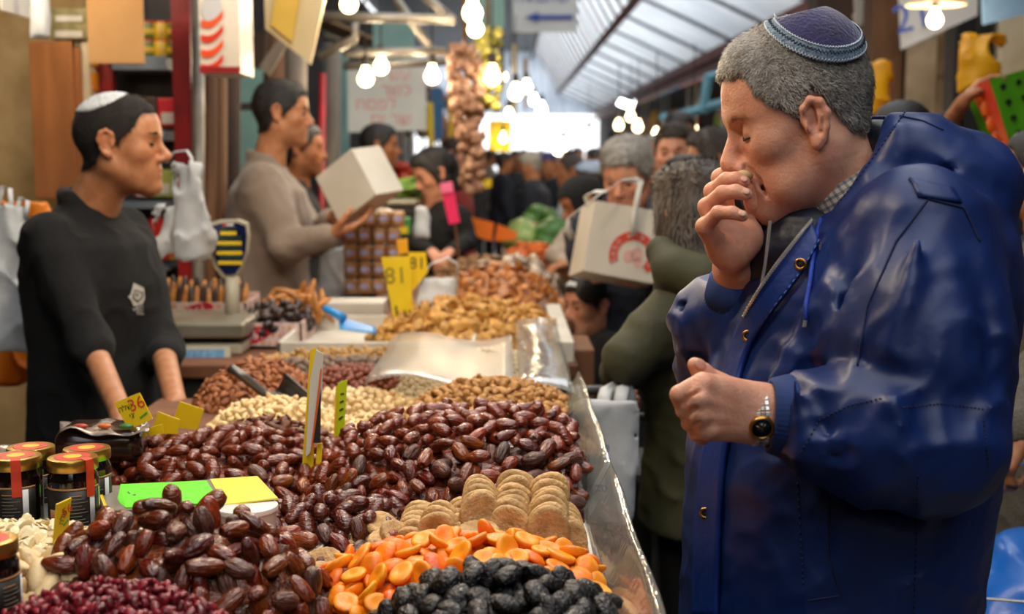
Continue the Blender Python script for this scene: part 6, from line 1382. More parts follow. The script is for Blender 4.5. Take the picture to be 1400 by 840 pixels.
cx, = [0]; oc = [(285, 322), (287, 305), (300, 301), (326, 300), (339, 305), (341, 322), (339, 345), (331, 368), (322, 380), (307, 380), (295, 366), (288, 345)]
MB().plate(rect_px(oc, 3.80), .03).world('display_housing', M_bei, scl); ic = [(313 + (x - 313) * .88, 339 + (y - 339) * .88) for x, y in oc]; MB().plate(rect_px(ic, 3.778), .004).world('display_face', M_dsp, scl)
for (xa, xb, yy) in ((301, 323, 319), (296, 330, 332.5), (296, 331, 346), (298, 331, 359.5)):
    MB().plate(rect_px([(xa, yy - 2.4), (xb, yy - 2.4), (xb, yy + 2.4), (xa, yy + 2.4)], 3.774), .003).world('display_label', M_yel, scl); MB().plate(rect_px([(xa + 2, yy - 10), (xb - 1, yy - 10), (xb - 1, yy - 5), (xa + 2, yy - 5)], 3.774), .003).world('display_digits', mat('lcd_green', '#27424a', '#1a3038', sc=200, rough=.3), scl)
MB().plate(rect_px([(305, 306), (309, 306), (309, 309), (305, 309)], 3.774), .003).world('display_mark', M_redink, scl); MB().plate(rect_px([(310, 306), (319, 306), (319, 309), (310, 309)], 3.774), .003).world('display_mark', M_white, scl)
# pastry boxes with red oval print
M_pbox = mat('pink_dotted_card', '#d9c2bd', '#c9a79c', sc=70, rough=.6, lo=.45, hi=.55); M_pred = mat('crimson_print', '#c01f3a', rough=.5); M_pwht = mat('white_print', '#eadfe0', rough=.5)
def pbox(label, fx, Y, d, h_px, side):
    (xa, xb), (yt, yb) = fx, h_px; a, b = P(xa, yb, Y), P(xb, yt, Y); rt = empty('pastry_box', ((a[0] + b[0]) / 2, Y + d / 2, a[2]), 0, label, 'box')
    for nm, lo, hi in (('box_front', (a[0], Y, a[2]), (b[0], Y + .006, b[2])), ('box_back', (a[0], Y + d, a[2]), (b[0], Y + d + .006, b[2] + .01)), ('box_side', (a[0], Y, a[2]), (a[0] + .006, Y + d, b[2])), ('box_side', (b[0] - .006, Y, a[2]), (b[0], Y + d, b[2])), ('box_floor', (a[0], Y, a[2]), (b[0], Y + d, a[2] + .006))): MB().span(lo, hi).world(nm, M_pbox, rt)
    cx_, cz_ = a[0] + (b[0] - a[0]) * side, (a[2] + b[2]) / 2; n = 26; MB().plate([(cx_ + .052 * math.cos(t) * .98 + .012 * math.sin(t), Y - .001, cz_ + .026 * math.sin(t) + .010 * math.cos(t)) for t in np.linspace(0, 6.283, n)[:-1]], .0015, (0, -1, 0)).world('red_oval_print', M_pred, rt)
    V, F = text_on('A61', (cx_, Y - .003, cz_), (1, 0, .2), (0, 0, 1), .036); wobj('lettering', V, F, M_pwht, rt, smooth=False)
    dots = MB()
    for i in range(7):
        for j in range(3): dots.box((a[0] + .02 + (b[0] - a[0] - .03) * (i + (j % 2) * .5) / 7.2, Y - .001, a[2] + .015 + (b[2] - a[2] - .02) * j / 2.4), (.007, .0015, .007))
    dots.world('dot_print', mat('orange_dot_print', '#cf6a4a', '#d9a23a', sc=90, rough=.6, lo=.48, hi=.52), rt); return a, b
M_cook = mat('amber_pastry', '#c8893e', '#96571f', sc=40, rough=.55, rnd=.2); M_choc = mat('chocolate_coat', '#3a2520', '#251613', sc=40, rough=.4, rnd=.25)
a, b = pbox('pink dotted pastry box with pastry sticks behind the scale', (214, 336), 3.92, .22, (414, 438), .45)
D_STK = blob('pastry_stick', M_cook, .045, .011, .010, 8, 8, lambda x, y, z: 1); D_CHK = blob('chocolate_stick', M_choc, .045, .011, .010, 8, 8)
for i in range(30):
    q = P(220 + (i % 15) * 8.2, 408 - (i // 15) * 10 + random.uniform(-4, 4), 3.97 + .08 * (i // 15)); cho = i % 2; o = link('chocolate_stick' if cho else 'pastry_stick', D_CHK if cho else D_STK, None, tuple(q)); o.rotation_euler = (random.uniform(-.3, .3), -1.2 + random.uniform(-.2, .2), PI / 2 + random.uniform(-.4, .4)); tag(o, 'chocolate coated stick standing in the box behind the scale' if cho else 'amber pastry stick standing in the box behind the scale', 'pastry', 'chocolate sticks' if cho else 'pastry sticks')
a, b = pbox('pink dotted pastry box of chocolates in front of the taupe sweatshirt', (332, 412), 3.72, .36, (442, 476), .2)
heap('chocolate', [blob('chocolate', M_choc, .020, .014, .013, 8, 6)], ((a[0] + b[0]) / 2 - .01, 3.88, .10, .16, 0, b[2] - .02, .055, .6), .030, .014, 'dark chocolate piece in the box before the taupe sweatshirt', 'chocolate', 'chocolates in the pastry box', 60, 'dark chocolates deeper in the pastry box', M_choc, .5, 2, .4, seed=40)
heap('orange_peel_stick', [D_STK], ((a[0] + b[0]) / 2 + .02, 4.02, .10, .09, 0, b[2] + .0, .06, .6), .035, .012, 'amber pastry stick on top of the chocolates', 'pastry', 'pastry sticks on the chocolates', 36, 'amber pastry sticks deeper behind the chocolates', M_cook, .6, 2, .4, seed=41)
MB().span(P(336, 500, 3.80), P(412, 477, 4.05), .004).world('olive_carton', mat('olive_carton', '#6e6a1e', '#55511a', sc=20, rough=.6)); tag(bpy.data.objects['olive_carton'], 'olive green carton under the box of chocolates', 'carton')
# packaged wafers: rows of film packs piled up
M_waf = mat('wafer_film_pack', '#b98a5c', '#8f6238', sc=35, rough=.25, rnd=.15); M_wafp = mat('violet_pack_print', '#b9b4cf', '#8f8ab0', sc=60, rough=.4)
wd_ = MB().box((0, 0, 0), (.050, .07, .062), None, .012).data('wafer_pack', M_waf); wp_ = MB().sphere((0, -.036, 0), (.017, .002, .012), 12, 6).data('pack_print', M_wafp)
for r_ in range(5):
    for c_ in range(4):
        q = P(480 + 19.5 * c_ + (6 if r_ == 4 else 0), 391 - 23 * r_, 4.9); o = link('wafer_pack', wd_, None, (q[0], q[1], q[2])); o.rotation_euler = (0, 0, random.uniform(-.06, .06)); tag(o, 'film wrapped wafer pack with pale oval print in the pile left of the signs', 'package', 'wafer packs'); link('pack_print', wp_, o)
q = P(512, 306, 4.95); o = MB().box(q, (.16, .1, .12), None, .03).world('biscuit_bag', mat('clear_biscuit_bag', '#c9b9a4', '#a08468', sc=30, rough=.25), None, True); tag(o, 'clear bag of biscuits on top of the wafer packs', 'package')
MB().span(P(470, 402, 4.95), P(545, 393, 5.1)).world('white_carton', M_tray); tag(bpy.data.objects['white_carton'], 'white carton under the wafer packs', 'carton')
MB().span(P(444, 432, 4.1), P(530, 407, 4.25), .004).world('grey_lidded_box', M_tray); tag(bpy.data.objects['grey_lidded_box'], 'flat off-white box behind the blue scoop', 'box')
pbag('translucent white bag hanging beside the taupe sweatshirt', (432, 340, 470, 412), 5.0, .05, M_bagw, (), .01, seed=8)
# pink sign on a stick
o, pt = card('pink_sign', 'bright pink sign on a wooden stick before the woman in black', [(601, 251), (618, 248), (629, 304), (614, 307)], 5.6, m=mat('hot_pink_card', '#ee1f63', '#e0185a', sc=6, rough=.5), cat='sign', thick=.006); MB().plate(rect_px([(601, 251), (618, 248), (620, 262), (604, 264)], 5.59), .004).world('faded_top', mat('pale_pink_card', '#f06f98', rough=.5), o); MB().tube([P(622, 304, 5.61), P(627, 352, 5.61)], .006, 6).world('stick', M_wood, o)
# white carton held by the trader in taupe
bx = empty('white_carton', BE, 0, 'plain white carton held up by the trader in taupe', 'carton'); eB, eF, eD = np.array((-.087, .05, .158)), np.array((-.137, .09, -.10)), np.array((.085, .13, .013))
cn = lambda i, j, k: BE + eB * i + eF * j + eD * k; M_ctn = mat('white_card', '#d3cdc0', '#c4bdae', sc=5, rough=.6)
V = np.array([cn(i, j, k) for i in (0, 1) for j in (0, 1) for k in (0, 1)]); wobj('carton_shell', V, [(0, 1, 3, 2), (4, 6, 7, 5), (0, 4, 5, 1), (2, 3, 7, 6), (0, 2, 6, 4), (1, 5, 7, 3)], M_ctn, bx, smooth=False)
nB = np.cross(eB, eD); nB /= np.linalg.norm(nB); nB = nB if nB.dot(CAM - BE) > 0 else -nB
MB().plate([cn(0, 0, 0) + nB * .002, cn(.0, 0, 1) + nB * .002, cn(.96, 0, 1) + nB * .002, cn(.96, 0, 0) + nB * .002], .003).world('carton_flap', M_ctn, bx)
# carry box with red ring print, held by the grey haired man
cbx = empty('carry_box', P(797, 388, 4.0), 0, 'white carry box with red ring print and white ribbon handles', 'box')
TL, TR, BL, BR = P(814, 274, 4.0), P(908, 290, 4.02), P(797, 370, 4.0), P(893, 388, 4.02)
dv = np.array((-.05, .20, -.04)); dv = dv; up_ = (TL - BL); up_ /= np.linalg.norm(up_); dv = np.array((-.035, .19, -.035))
Vb = np.array([TL, TR, BR, BL, TL + dv, TR + dv, BR + dv, BL + dv]); wobj('box_shell', Vb, [(0, 3, 2, 1), (4, 5, 6, 7), (0, 1, 5, 4), (3, 7, 6, 2), (0, 4, 7, 3), (1, 2, 6, 5)], M_ctn, cbx, smooth=False)
rv, uv_ = (TR - TL) / np.linalg.norm(TR - TL), (TL - BL) / np.linalg.norm(TL - BL); nv = np.cross(rv, uv_); nv /= np.linalg.norm(nv); nv = nv if nv.dot(CAM - TL) > 0 else -nv; cc0 = P(866, 350, 4.0); cc0 = cc0 - nv * np.dot(cc0 - TL, nv)
ring = MB(); n = 40; R0, R1 = .048, .076; A0, A1 = -.7, PI + .5; G = np.array([[cc0 + (rv * math.cos(a) + uv_ * math.sin(a)) * r + nv * .0015 for r in (R0, R1)] for a in np.linspace(A0, A1, n)]); ring.grid(G, .001).world('red_ring_print', mat('red_print', '#c8402e', rough=.6), cbx)
for i, ch in enumerate('מאפה איפ סופגב'):
    a = PI + .40 - (A1 - A0 - .1) * i / 13
    if ch == ' ': continue
    V, F = text_on(ch, cc0 + (rv * math.cos(a) + uv_ * math.sin(a)) * .062 + nv * .003, rv * math.sin(a) - uv_ * math.cos(a), rv * math.cos(a) + uv_ * math.sin(a), .024); wobj('ring_lettering', V, F, M_ctn, cbx, smooth=False)
for (ox, oz, r) in ((-.012, -.005, .018), (.012, .004, .02), (.02, -.02, .014)): MB().plate([cc0 + rv * (ox + r * math.cos(t)) + uv_ * (oz + r * 1.2 * math.sin(t)) + nv * .0015 for t in np.linspace(0, 6.283, 14)[:-1]], .0008).world('pink_figure_print', mat('pink_print', '#d6a79d', rough=.6), cbx)
M_rib2 = mat('white_ribbon', '#d8d6d0', '#c8c5be', sc=10, rough=.5)
def strap(pts, w=.012): 
    pts = [P(*p) for p in pts]; G = np.array([[p - np.array((w * .8, 0, w * .5)), p + np.array((w * .8, 0, w * .5))] for p in pts]); MB().grid(G, .002).world('ribbon_handle', M_rib2, cbx, True)
strap([(866, 322, 3.985), (868, 290, 3.985), (873, 262, 3.98), (876, 250, 3.99), (866, 245, 3.99), (848, 248, 3.98), (828, 260, 3.96), (808, 275, 3.95), (790, 288, 3.95), (779, 297, 3.96), (776, 312, 3.97), (783, 326, 3.98)])
strap([(806, 284, 4.1), (800, 268, 4.08), (812, 262, 4.06), (830, 262, 4.03)], .008)

# ------------------------------------------------------------------ bulbs and lamps
M_glow = mat('lit_bulb_glass', '#ffe2ae', rough=.3, emit=10); M_tubeglow = mat('lit_white_tube', '#f4fbff', rough=.3, emit=9); M_sock = mat('bulb_socket', '#2b2620', rough=.5); M_wire = mat('black_wire', '#181614', rough=.7)
def bulb(label, p, r=.032, W=14, wire=.5, shade=None, light=True, group=None, cold=False):
    p = np.asarray(p, float); rt = empty('hanging_bulb', p, 0, label, 'light bulb', group)
    MB().lathe([(0, -r), (r * .5, -r * .87), (r * .87, -r * .5), (r, 0), (r * .87, r * .5), (r * .55, r * 1.0), (r * .42, r * 1.5), (r * .42, r * 1.7)], (0, 0, 0), 14).build('bulb', M_glow if not cold else M_tubeglow, rt, True)
    MB().lathe([(r * .5, r * 1.6), (r * .55, r * 1.65), (r * .5, r * 2.8), (r * .2, r * 3.0)], (0, 0, 0), 10).build('socket', M_sock, rt, True); MB().tube([(0, 0, r * 2.9), (0, 0, r * 2.9 + wire)], .004, 5).build('wire', M_wire, rt)
    if shade: MB().lathe([(.03, r * 3.4), (shade * .6, r * 2.9), (shade, r * 1.9), (shade * .97, r * 1.85), (shade * .58, r * 2.8), (.028, r * 3.3)], (0, 0, 0), 28).build('lamp_shade', mat('cream_enamel_shade', '#d9c7a2', '#c9b48a', sc=6, rough=.4, trl=.2), rt, True)
    if light:
        ld = bpy.data.lights.new('bulb_light', 'POINT'); ld.energy = W; ld.color = (1, .80, .56) if not cold else (.9, .96, 1); ld.shadow_soft_size = r * 1.35; lo = bpy.data.objects.new('bulb_light', ld); COL.objects.link(lo); lo.parent = rt
    return rt
for (x, y, z, lab) in ((-.30, 1.45, 2.12, 'over the front dates'), (-.12, 2.25, 2.16, 'over the middle dates'), (-.62, 2.60, 2.18, 'over the almonds'), (-1.55, 3.85, 2.25, 'over the wooden crate, added to brighten the plaster wall'), (.05, 3.5, 2.2, 'over the mushroom slices'), (-.50, 3.9, 2.3, 'over the pastry boxes')):  # all hang above the view; the crate bulb is added to brighten the plaster
    bulb('warm bulb hanging high ' + lab, (x, y, z), .032, 26, .6)
for (px, py, Y, r, W, lab) in ((477, 6, 5.0, .034, 20, 'at the top beside the slanted signboard'), (646, 18, 5.3, .040, 24, 'brightest, above the garlic string'), (500, 108, 5.9, .036, 14, 'lower left of the poster pair'), (521, 92, 6.2, .036, 14, 'upper right of the poster pair'), (591, 105, 6.0, .036, 14, 'at the right edge of the white poster'), (673, 106, 6.0, .038, 14, 'right of the garlic string'), (650, 40, 5.5, .034, 8, 'just under the brightest bulb')):
    bulb('glowing warm bulb ' + lab, P(px, py, Y), r, W * .6, .4)
bulb('single bulb under a cream shade over the banner', P(1278, 28, 5.6), .034, 25, .5, .13)
far = [(705, 128, 11, .09, 'w'), (696, 160, 10, .07, 'w'), (720, 120, 14, .09, 'w'), (688, 190, 9, .05, 'w'), (862, 160, 15, .08, 'w'), (846, 172, 13, .07, 'w'), (872, 174, 12, .07, 'w'), (805, 187, 17, .1, 'c'), (846, 196, 10, .05, 'w'), (897, 184, 9.5, .05, 'w'), (770, 200, 20, .12, 'w'), (762, 210, 22, .1, 'w'), (948, 176, 9, .045, 'w'), (686, 105, 13, .08, 'w'), (740, 150, 19, .12, 'c'), (730, 138, 22, .12, 'c')]
place = ['above the yellow sign', 'just above the yellow sign', 'high left of the bright alley end', 'left beside the yellow sign', 'upper one of the right cluster', 'left one of the right cluster', 'right one of the right cluster', 'greenish, above the grey haired man', 'low over the grey haired man', 'over the stubbled man', 'right of the bright alley end', 'lowest right of the bright alley end', 'between the stubbled man and the blue bracket', 'right of the garlic further off', 'whitish, over the bright alley end', 'whitish and furthest, under the truss']
for (px, py, Y, r, k), lab in zip(far, place): bulb('far glowing bulb ' + lab, P(px, py, Y), r * .62, 14, .5, None, True, None, k == 'c')
rt = empty('tube_lamp', P(855, 140, 13), 0, 'short white tube lamp hanging over the right stalls', 'lamp'); MB().tube([P(846, 137, 13), P(866, 144, 13)], .05, 8).world('tube', M_tubeglow, rt, True); MB().tube([P(846, 133, 13), P(866, 140, 13)], .05, 6).world('tube_housing', M_ribs, rt)

# ------------------------------------------------------------------ left: shelves, crate, bags
M_redst = mat('red_painted_steel', '#8f1418', '#74100f', sc=10, rough=.4); M_shgrey = mat('blue_grey_shelf', '#6f7a85', '#5c6670', sc=8, rough=.5); M_back = mat('dark_back_panel', '#3a3634', '#2c2927', sc=5, rough=.7)
sh = empty('shelf_unit', P(205, 460, 4.62), 0, 'red and grey metal shelf unit with tins behind the young trader', 'shelf')
for x in (146, 254): MB().span(P(x - 7, 470, 4.5), P(x + 7, -40, 4.54)).world('upright', M_redst, sh)
MB().span(P(140, 470, 4.72), P(262, -40, 4.735)).world('back_panel', M_back, sh)
ys = [86, 183, 276, 362]
for y in ys: a, b = P(150, y + 9, 4.50), P(249, y - 3, 4.72); MB().span((a[0], 4.50, a[2]), (b[0], 4.72, b[2])).world('shelf_board', M_shgrey, sh)
M_tin = [mat('tin_red', '#b3221c', '#8f1a16', sc=20, rough=.35), mat('tin_yellow', '#c9a32a', '#a88520', sc=20, rough=.35), mat('tin_olive', '#5d6a24', '#485218', sc=20, rough=.35), mat('pack_red', '#c21f2a', '#a01820', sc=12, rough=.4), mat('pack_dark', '#4a2e28', '#33201c', sc=20, rough=.5), mat('pack_green', '#9aa04a', '#7f853a', sc=20, rough=.5), mat('pack_white', '#c8c2b8', '#b0a89c', sc=10, rough=.5)]
def tin(px, pyb, Y, label, mm):
    c = P(px, pyb, Y); rt = empty('food_tin', c, 0, label, 'tin', 'tins on the top shelf'); autosmooth(MB().lathe([(.03, 0), (.031, .002), (.031, .058), (.03, .06)], (0, 0, 0), 20).build('tin_body', mm, rt)); autosmooth(MB().lathe([(.0318, .058), (.0318, .064), (0, .064)], (0, 0, 0), 20).build('tin_lid', M_tin[0], rt)); autosmooth(MB().lathe([(.0312, .018), (.0314, .02), (.0314, .036), (.0312, .038)], (0, 0, 0), 20).build('tin_label', M_tin[1], rt))
for r_, yb in enumerate((80, 55)):
    for c_, x in enumerate((204, 222, 240)): tin(x, yb, 4.56, 'small %s tin with red lid, %s row, %s of three' % ('olive' if c_ % 2 == 0 else 'yellow', 'lower' if r_ == 0 else 'upper', ('left', 'middle', 'right')[c_]), M_tin[2 - (c_ % 2)])
def pack(px, Y, label, m, name='food_packet', d=.08, spot=None):
    x0, y0, x1, y1 = px; a, b = P(x0, y1, Y), P(x1, y0, Y); rt = empty(name, ((a[0] + b[0]) / 2, Y + d / 2, a[2]), 0, label, 'packet'); MB().span((a[0], Y, a[2]), (b[0], Y + d, b[2]), .006).world('packet_body', m, rt)
    w, h = b[0] - a[0], b[2] - a[2]; MB().span((a[0] + w * .15, Y - .002, a[2] + h * .12), (b[0] - w * .15, Y + .002, a[2] + h * .5)).world('packet_print', spot or M_tin[6], rt)
    return rt
pack((216, 134, 248, 174), 4.54, 'bright red food packet on the second shelf', M_tin[3]); pack((188, 132, 214, 174), 4.56, 'brown food packet beside the bright red one', M_tin[4]); pack((158, 130, 186, 174), 4.56, 'white and red food packet at the left of the second shelf', M_tin[6], spot=M_tin[3]); pack((184, 258, 206, 270), 4.52, 'flat red packet on the third shelf', M_tin[3]); pack((206, 232, 236, 270), 4.54, 'pale green packet on the third shelf', M_tin[5]); pack((204, 298, 230, 356), 4.54, 'red and yellow packet on the lowest shelf', M_tin[0], spot=M_tin[1]); pack((232, 316, 246, 356), 4.54, 'yellow packet at the right of the lowest shelf', M_tin[1], spot=M_tin[3])
# wooden crate standing on end with tubs inside
M_crate = mat('orange_brown_board', '#a1642f', '#7f4b22', sc=6, stretch=(1, 1, .3), rough=.7, bump=.4, bsc=30); M_cream = mat('cream_frame', '#cfc2a6', '#b9ab8c', sc=6, rough=.7)
cr = empty('wooden_crate', P(92, 272, 4.45), 0, 'orange brown wooden crate standing on end with tubs inside', 'crate'); a, b = P(51, 272, 4.4), P(100, 57, 4.4)
MB().span((a[0], 4.38, a[2]), (b[0], 4.40, b[2]), .004).world('side_board', M_crate, cr); MB().span((a[0] + .02, 4.40, a[2] + .02), (b[0] + .02, 4.62, b[2] - .02)).world('crate_body', M_crate, cr)
for (x0, y0, x1, y1) in ((98, 57, 104, 272), (128, 62, 133, 272), (104, 57, 128, 64), (104, 125, 128, 130), (104, 160, 128, 165), (104, 215, 128, 220), (104, 92, 128, 96)): MB().span(P(x0, y1, 4.42), P(x1, y0, 4.60)).world('frame_slat', M_cream, cr)
for i, (y0, y1, m, lab) in enumerate(((74, 91, mat('orange_preserve', '#d98a1c', '#c87410', sc=20, rough=.3), 'topmost'), (98, 124, MATS['orange_preserve'], 'second'), (132, 159, mat('olive_preserve', '#8a7a3a', '#6f6228', sc=20, rough=.3), 'third'), (170, 214, M_tin[4], 'fourth'), (226, 262, M_tin[6], 'lowest'))): pack((106, y0, 127, y1), 4.44, '%s preserve tub in the wooden crate' % lab, m, 'preserve_tub', .1)
for i in range(2): pack((68, 30 - 19 * i, 120, 54 - 22 * i), 4.4, '%s of two clear tubs of olive pickles on the crate' % ('lower' if i == 0 else 'upper'), mat('olive_pickle_tub', '#8f8558', '#6d6540', sc=30, rough=.3), 'pickle_tub', .16, M_tin[6])
o = MB().span(P(121, 87, 4.2), P(195, -30, 4.22), .002).world('cardboard_sheet', mat('brown_cardboard', '#b98d58', '#a97e4c', sc=4, rough=.8)); tag(o, 'plain brown cardboard sheet hanging above the young trader', 'cardboard')
o = MB().span(P(0, 14, 4.0), P(48, -40, 4.3), .01).world('white_awning_roll', M_white); tag(o, 'white rolled sheet at the upper left corner', 'awning'); pbag('white sheet end hanging at the upper left', (42, -20, 66, 52), 4.1, .03, M_bagw, (), .01, seed=30)
# red and white sign box
sb_ = empty('sign_box', P(300, 103, 4.3), 0, 'hanging sign box with red and white swirls', 'sign'); a, b = P(274, 100, 4.2), P(306, -60, 4.2); MB().span((a[0], 4.2, a[2]), (b[0] + .045, 4.42, b[2])).world('box_shell', mat('cream_sign', '#d6cfc4', '#c4bcae', sc=4, rough=.4), sb_)
for i, (yc, c) in enumerate(((92, '#c8341e'), (72, '#d8481e'), (52, '#c23018'), (32, '#d05020'))):
    G = np.array([[P(275 + 30 * u, yc - 14 * u * u + 4 * math.sin(3 * u) + v, 4.196) for v in (-5, 5)] for u in np.linspace(0, 1, 8)]); MB().grid(G, .003).world('swirl', mat('swirl%d' % i, c, rough=.4), sb_)
MB().plate([P(290 + 14 * math.cos(t), 12 + 20 * math.sin(t), 4.197) for t in np.linspace(0, 6.28, 20)[:-1]], .003).world('pale_disc', mat('pale_grey_disc', '#b7b9bd', rough=.4), sb_); MB().span((a[0], 4.19, a[2]), (b[0] + .045, 4.2, a[2] + .02)).world('red_base', M_redst, sb_)
# posts and timber of the stall
M_post = mat('brown_post', '#6f4a2c', '#4d321d', sc=8, stretch=(1, 1, .15), rough=.75); M_pipe = mat('galvanised_pipe', '#9a948a', '#7c766c', sc=10, rough=.4, metal=.5)
def post(x, y0, y1, Y, r, m, label, x1=None): o = MB().tube([P(x if x1 is None else x1, y0, Y), P(x, y1, Y)], r, 10).world('post', m, None, True); tag(o, label, 'post'); return o
def toF(x, Y): return 215 + 1.5 * 1750 / Y
post(271, -30, toF(0, 4.5), 4.5, .022, M_pipe, 'dark steel post beside the red shelf upright'); post(286, -30, toF(0, 4.7), 4.7, .028, M_post, 'round brown timber post under the swirl sign'); post(302, 90, toF(0, 4.9), 4.9, .024, M_post, 'thin brown timber post right of the round one'); post(317, 90, toF(0, 5.2), 5.2, .035, M_darkwall, 'dark post left of the taupe sweatshirt'); post(405, -30, toF(0, 5.9), 5.9, .05, M_greywood, 'weathered grey post behind the trader in taupe'); post(377, 40, toF(0, 6.3), 6.3, .06, M_post, 'broad brown post behind the head of the trader in taupe'); post(437, 100, toF(0, 6.4), 6.4, .018, M_redst, 'thin bright red pole below the slanted signboard', 441); post(455, 60, toF(0, 7.2), 7.2, .045, M_greywood, 'pale grey post left of the white poster')
M_teal = mat('teal_plastic_sheet', '#a9cfc9', '#8fbab5', sc=4, rough=.4, trl=.4)
for (x0, y0, x1, y1, Y, lab) in ((322, 92, 372, 420, 7.0, 'large pale teal sheet behind the trader in taupe'), (446, 60, 476, 260, 8.6, 'pale teal sheet left of the white poster'), (510, 30, 566, 80, 8.3, 'pale teal box panel under the roof pipes'), (655, -20, 690, 38, 8.0, 'small teal sheet above the garlic')): o = MB().span(P(x0, y1, Y), P(x1, y0, Y + .02)).world('plastic_sheet', M_teal); tag(o, lab, 'sheet')
MB().plate(rect_px([(362, -8), (446, -8), (425, 88), (364, 40)], 4.9), .03).world('signboard', mat('yellow_white_board', '#cdb070', '#c8bfa8', sc=1.6, rough=.6)); tag(bpy.data.objects['signboard'], 'slanted yellowish signboard above the trader in taupe', 'sign'); MB().plate(rect_px([(376, -4), (410, -4), (400, 58), (370, 34)], 4.87), .01).world('yellow_panel', mat('yellow_panel', '#d9b54a', '#c8a038', sc=5, rough=.6)).parent = None
tag(bpy.data.objects['yellow_panel'], 'yellow panel fixed to the slanted signboard', 'panel')
MB().plate(rect_px([(355, 92), (385, 48), (396, 56), (368, 104)], 5.4), .03).world('brace_board', M_greywood); tag(bpy.data.objects['brace_board'], 'pale slanted brace board above the trader in taupe', 'board')
MB().plate(rect_px([(326, 62), (366, 40), (362, 96), (330, 90)], 6.2), .06).world('dark_soffit', M_darkwall); tag(bpy.data.objects['dark_soffit'], 'dark timber soffit left of the slanted signboard', 'timber')
for pts, Y, lab in (([(436, 22), (622, 27)], 5.6, 'upper horizontal pipe across the stall'), ([(470, 72), (612, 70)], 6.0, 'lower horizontal pipe above the poster'), ([(436, 78), (485, 52), (484, 30)], 5.7, 'bent pipe joining the two horizontal pipes'), ([(535, -10), (592, 70)], 6.2, 'diagonal strut crossing the upper pipe'), ([(575, -10), (622, 30)], 6.0, 'short diagonal strut near the brightest bulb'), ([(470, 90), (610, 84)], 6.6, 'thin pipe along the top of the white poster')):
    o = MB().tube([P(x, y, Y) for x, y in pts], .022, 8).world('roof_pipe', M_pipe, None, True); tag(o, lab, 'pipe')
o = MB().span(P(320, 150, 5.6), P(356, 142, 5.7)).world('wall_shelf', M_back); tag(o, 'dark wall shelf left of the head of the trader in taupe', 'shelf')
# white poster with red hand lettering
ps = empty('poster', P(528, 180, 7.6), 0, 'white poster with red hand lettering above the khaki vest', 'poster'); pp = [P(475, 92, 7.6), P(582, 90, 7.6), P(583, 178, 7.6), P(476, 181, 7.6)]; MB().plate(pp, .008).world('poster_sheet', mat('white_poster', '#d9dad4', '#cccdc6', sc=4, rough=.6), ps)
M_rl = mat('washed_red_paint', '#d98078', '#dca59e', sc=6, rough=.7)
for s, u, v, z in (('י ו שע', .55, .13, .10), ('רשכ', .62, .37, .10), ('חםפל', .36, .58, .10), ('סי רש', .55, .82, .10)): write(ps, s, pp, u, v, z, M_rl, off=.006)
bulbz = None
# hanging garlic string: every head a part
gs = empty('garlic_string', P(640, 40, 6.0), 0, 'long hanging string of brownish garlic heads', 'garlic'); M_gar = mat('garlic_skin', '#7d5240', '#a88468', sc=40, rough=.6, rnd=.2, bump=.4, bsc=60); M_gary = mat('green_yellow_garlic', '#8f8a3a', '#b0a552', sc=30, rough=.6, rnd=.2)
gm = mesh_data('garlic_head', *(lambda m: (m.verts(), m.F))(MB().lathe([(.004, .045), (.006, .03), (.016, .022), (.026, .010), (.028, 0), (.022, -.012), (.010, -.018), (0, -.017)], (0, 0, 0), 9)), M_gar); gmy = mesh_data('garlic_head', *(lambda m: (m.verts(), m.F))(MB().lathe([(.004, .045), (.006, .03), (.016, .022), (.026, .010), (.028, 0), (.022, -.012), (.010, -.018), (0, -.017)], (0, 0, 0), 9)), M_gary)
for i in range(120):
    t = i / 120; y = 62 + 195 * t + random.uniform(-6, 6); wdt = 22 * (1 - .45 * t) * (1 if t > .08 else .6); x = 634 + 14 * t + random.uniform(-wdt, wdt); q = P(x, y, 6.0 + random.uniform(-.06, .06)); o = link('garlic_head', gm, gs, tuple(q - np.array(gs.location))); o.rotation_euler = (random.uniform(-.9, .9), random.uniform(-.9, .9), random.uniform(0, 6)); s_ = random.uniform(.85, 1.2); o.scale = (s_, s_, s_)
MB().tube([P(634, -30, 6.0), P(636, 80, 6.0), P(642, 180, 6.0), P(648, 255, 6.0)], .012, 6).world('twine', M_post, gs)
gs2 = empty('garlic_string', P(668, 40, 6.15), 0, 'shorter yellow green bunch beside the garlic string', 'garlic')
for i in range(46): t = i / 46; q = P(664 + 6 * math.sin(i) + random.uniform(-20, 20) * (1 - .5 * t), 40 + 110 * t, 6.15 + random.uniform(-.05, .05)); o = link('garlic_head', gmy, gs2, tuple(q - np.array(gs2.location))); o.rotation_euler = (random.uniform(-.9, .9), random.uniform(-.9, .9), random.uniform(0, 6))
MB().tube([P(666, -30, 6.15), P(668, 60, 6.15), P(670, 150, 6.15)], .010, 6).world('twine', M_post, gs2)
# bags on the left
pbag('pale carrier bag hanging by its neck right of the young trader', (236, 225, 284, 352), 3.7, .04, M_bagw, ([(228, 222, 3.7), (238, 208, 3.7), (256, 206, 3.7), (262, 216, 3.7), (262, 240, 3.7)],), .012, seed=11, taper=.55); pbag('second pale carrier bag half behind the first', (216, 280, 248, 348), 3.8, .03, M_bagw, (), .010, seed=12)
pbag('white carrier bag with faint print at the left edge', (-50, 285, 36, 476), 3.3, .05, M_bagw, ([(20, 300, 3.3), (28, 270, 3.3), (38, 275, 3.3), (36, 300, 3.3)], [(-5, 290, 3.3), (4, 255, 3.3), (14, 258, 3.3), (16, 290, 3.3)]), .014, seed=13); pbag('orange carrier bag behind the white one at the left edge', (-40, 280, 60, 520), 3.75, .06, M_bago, (), .016, seed=14)
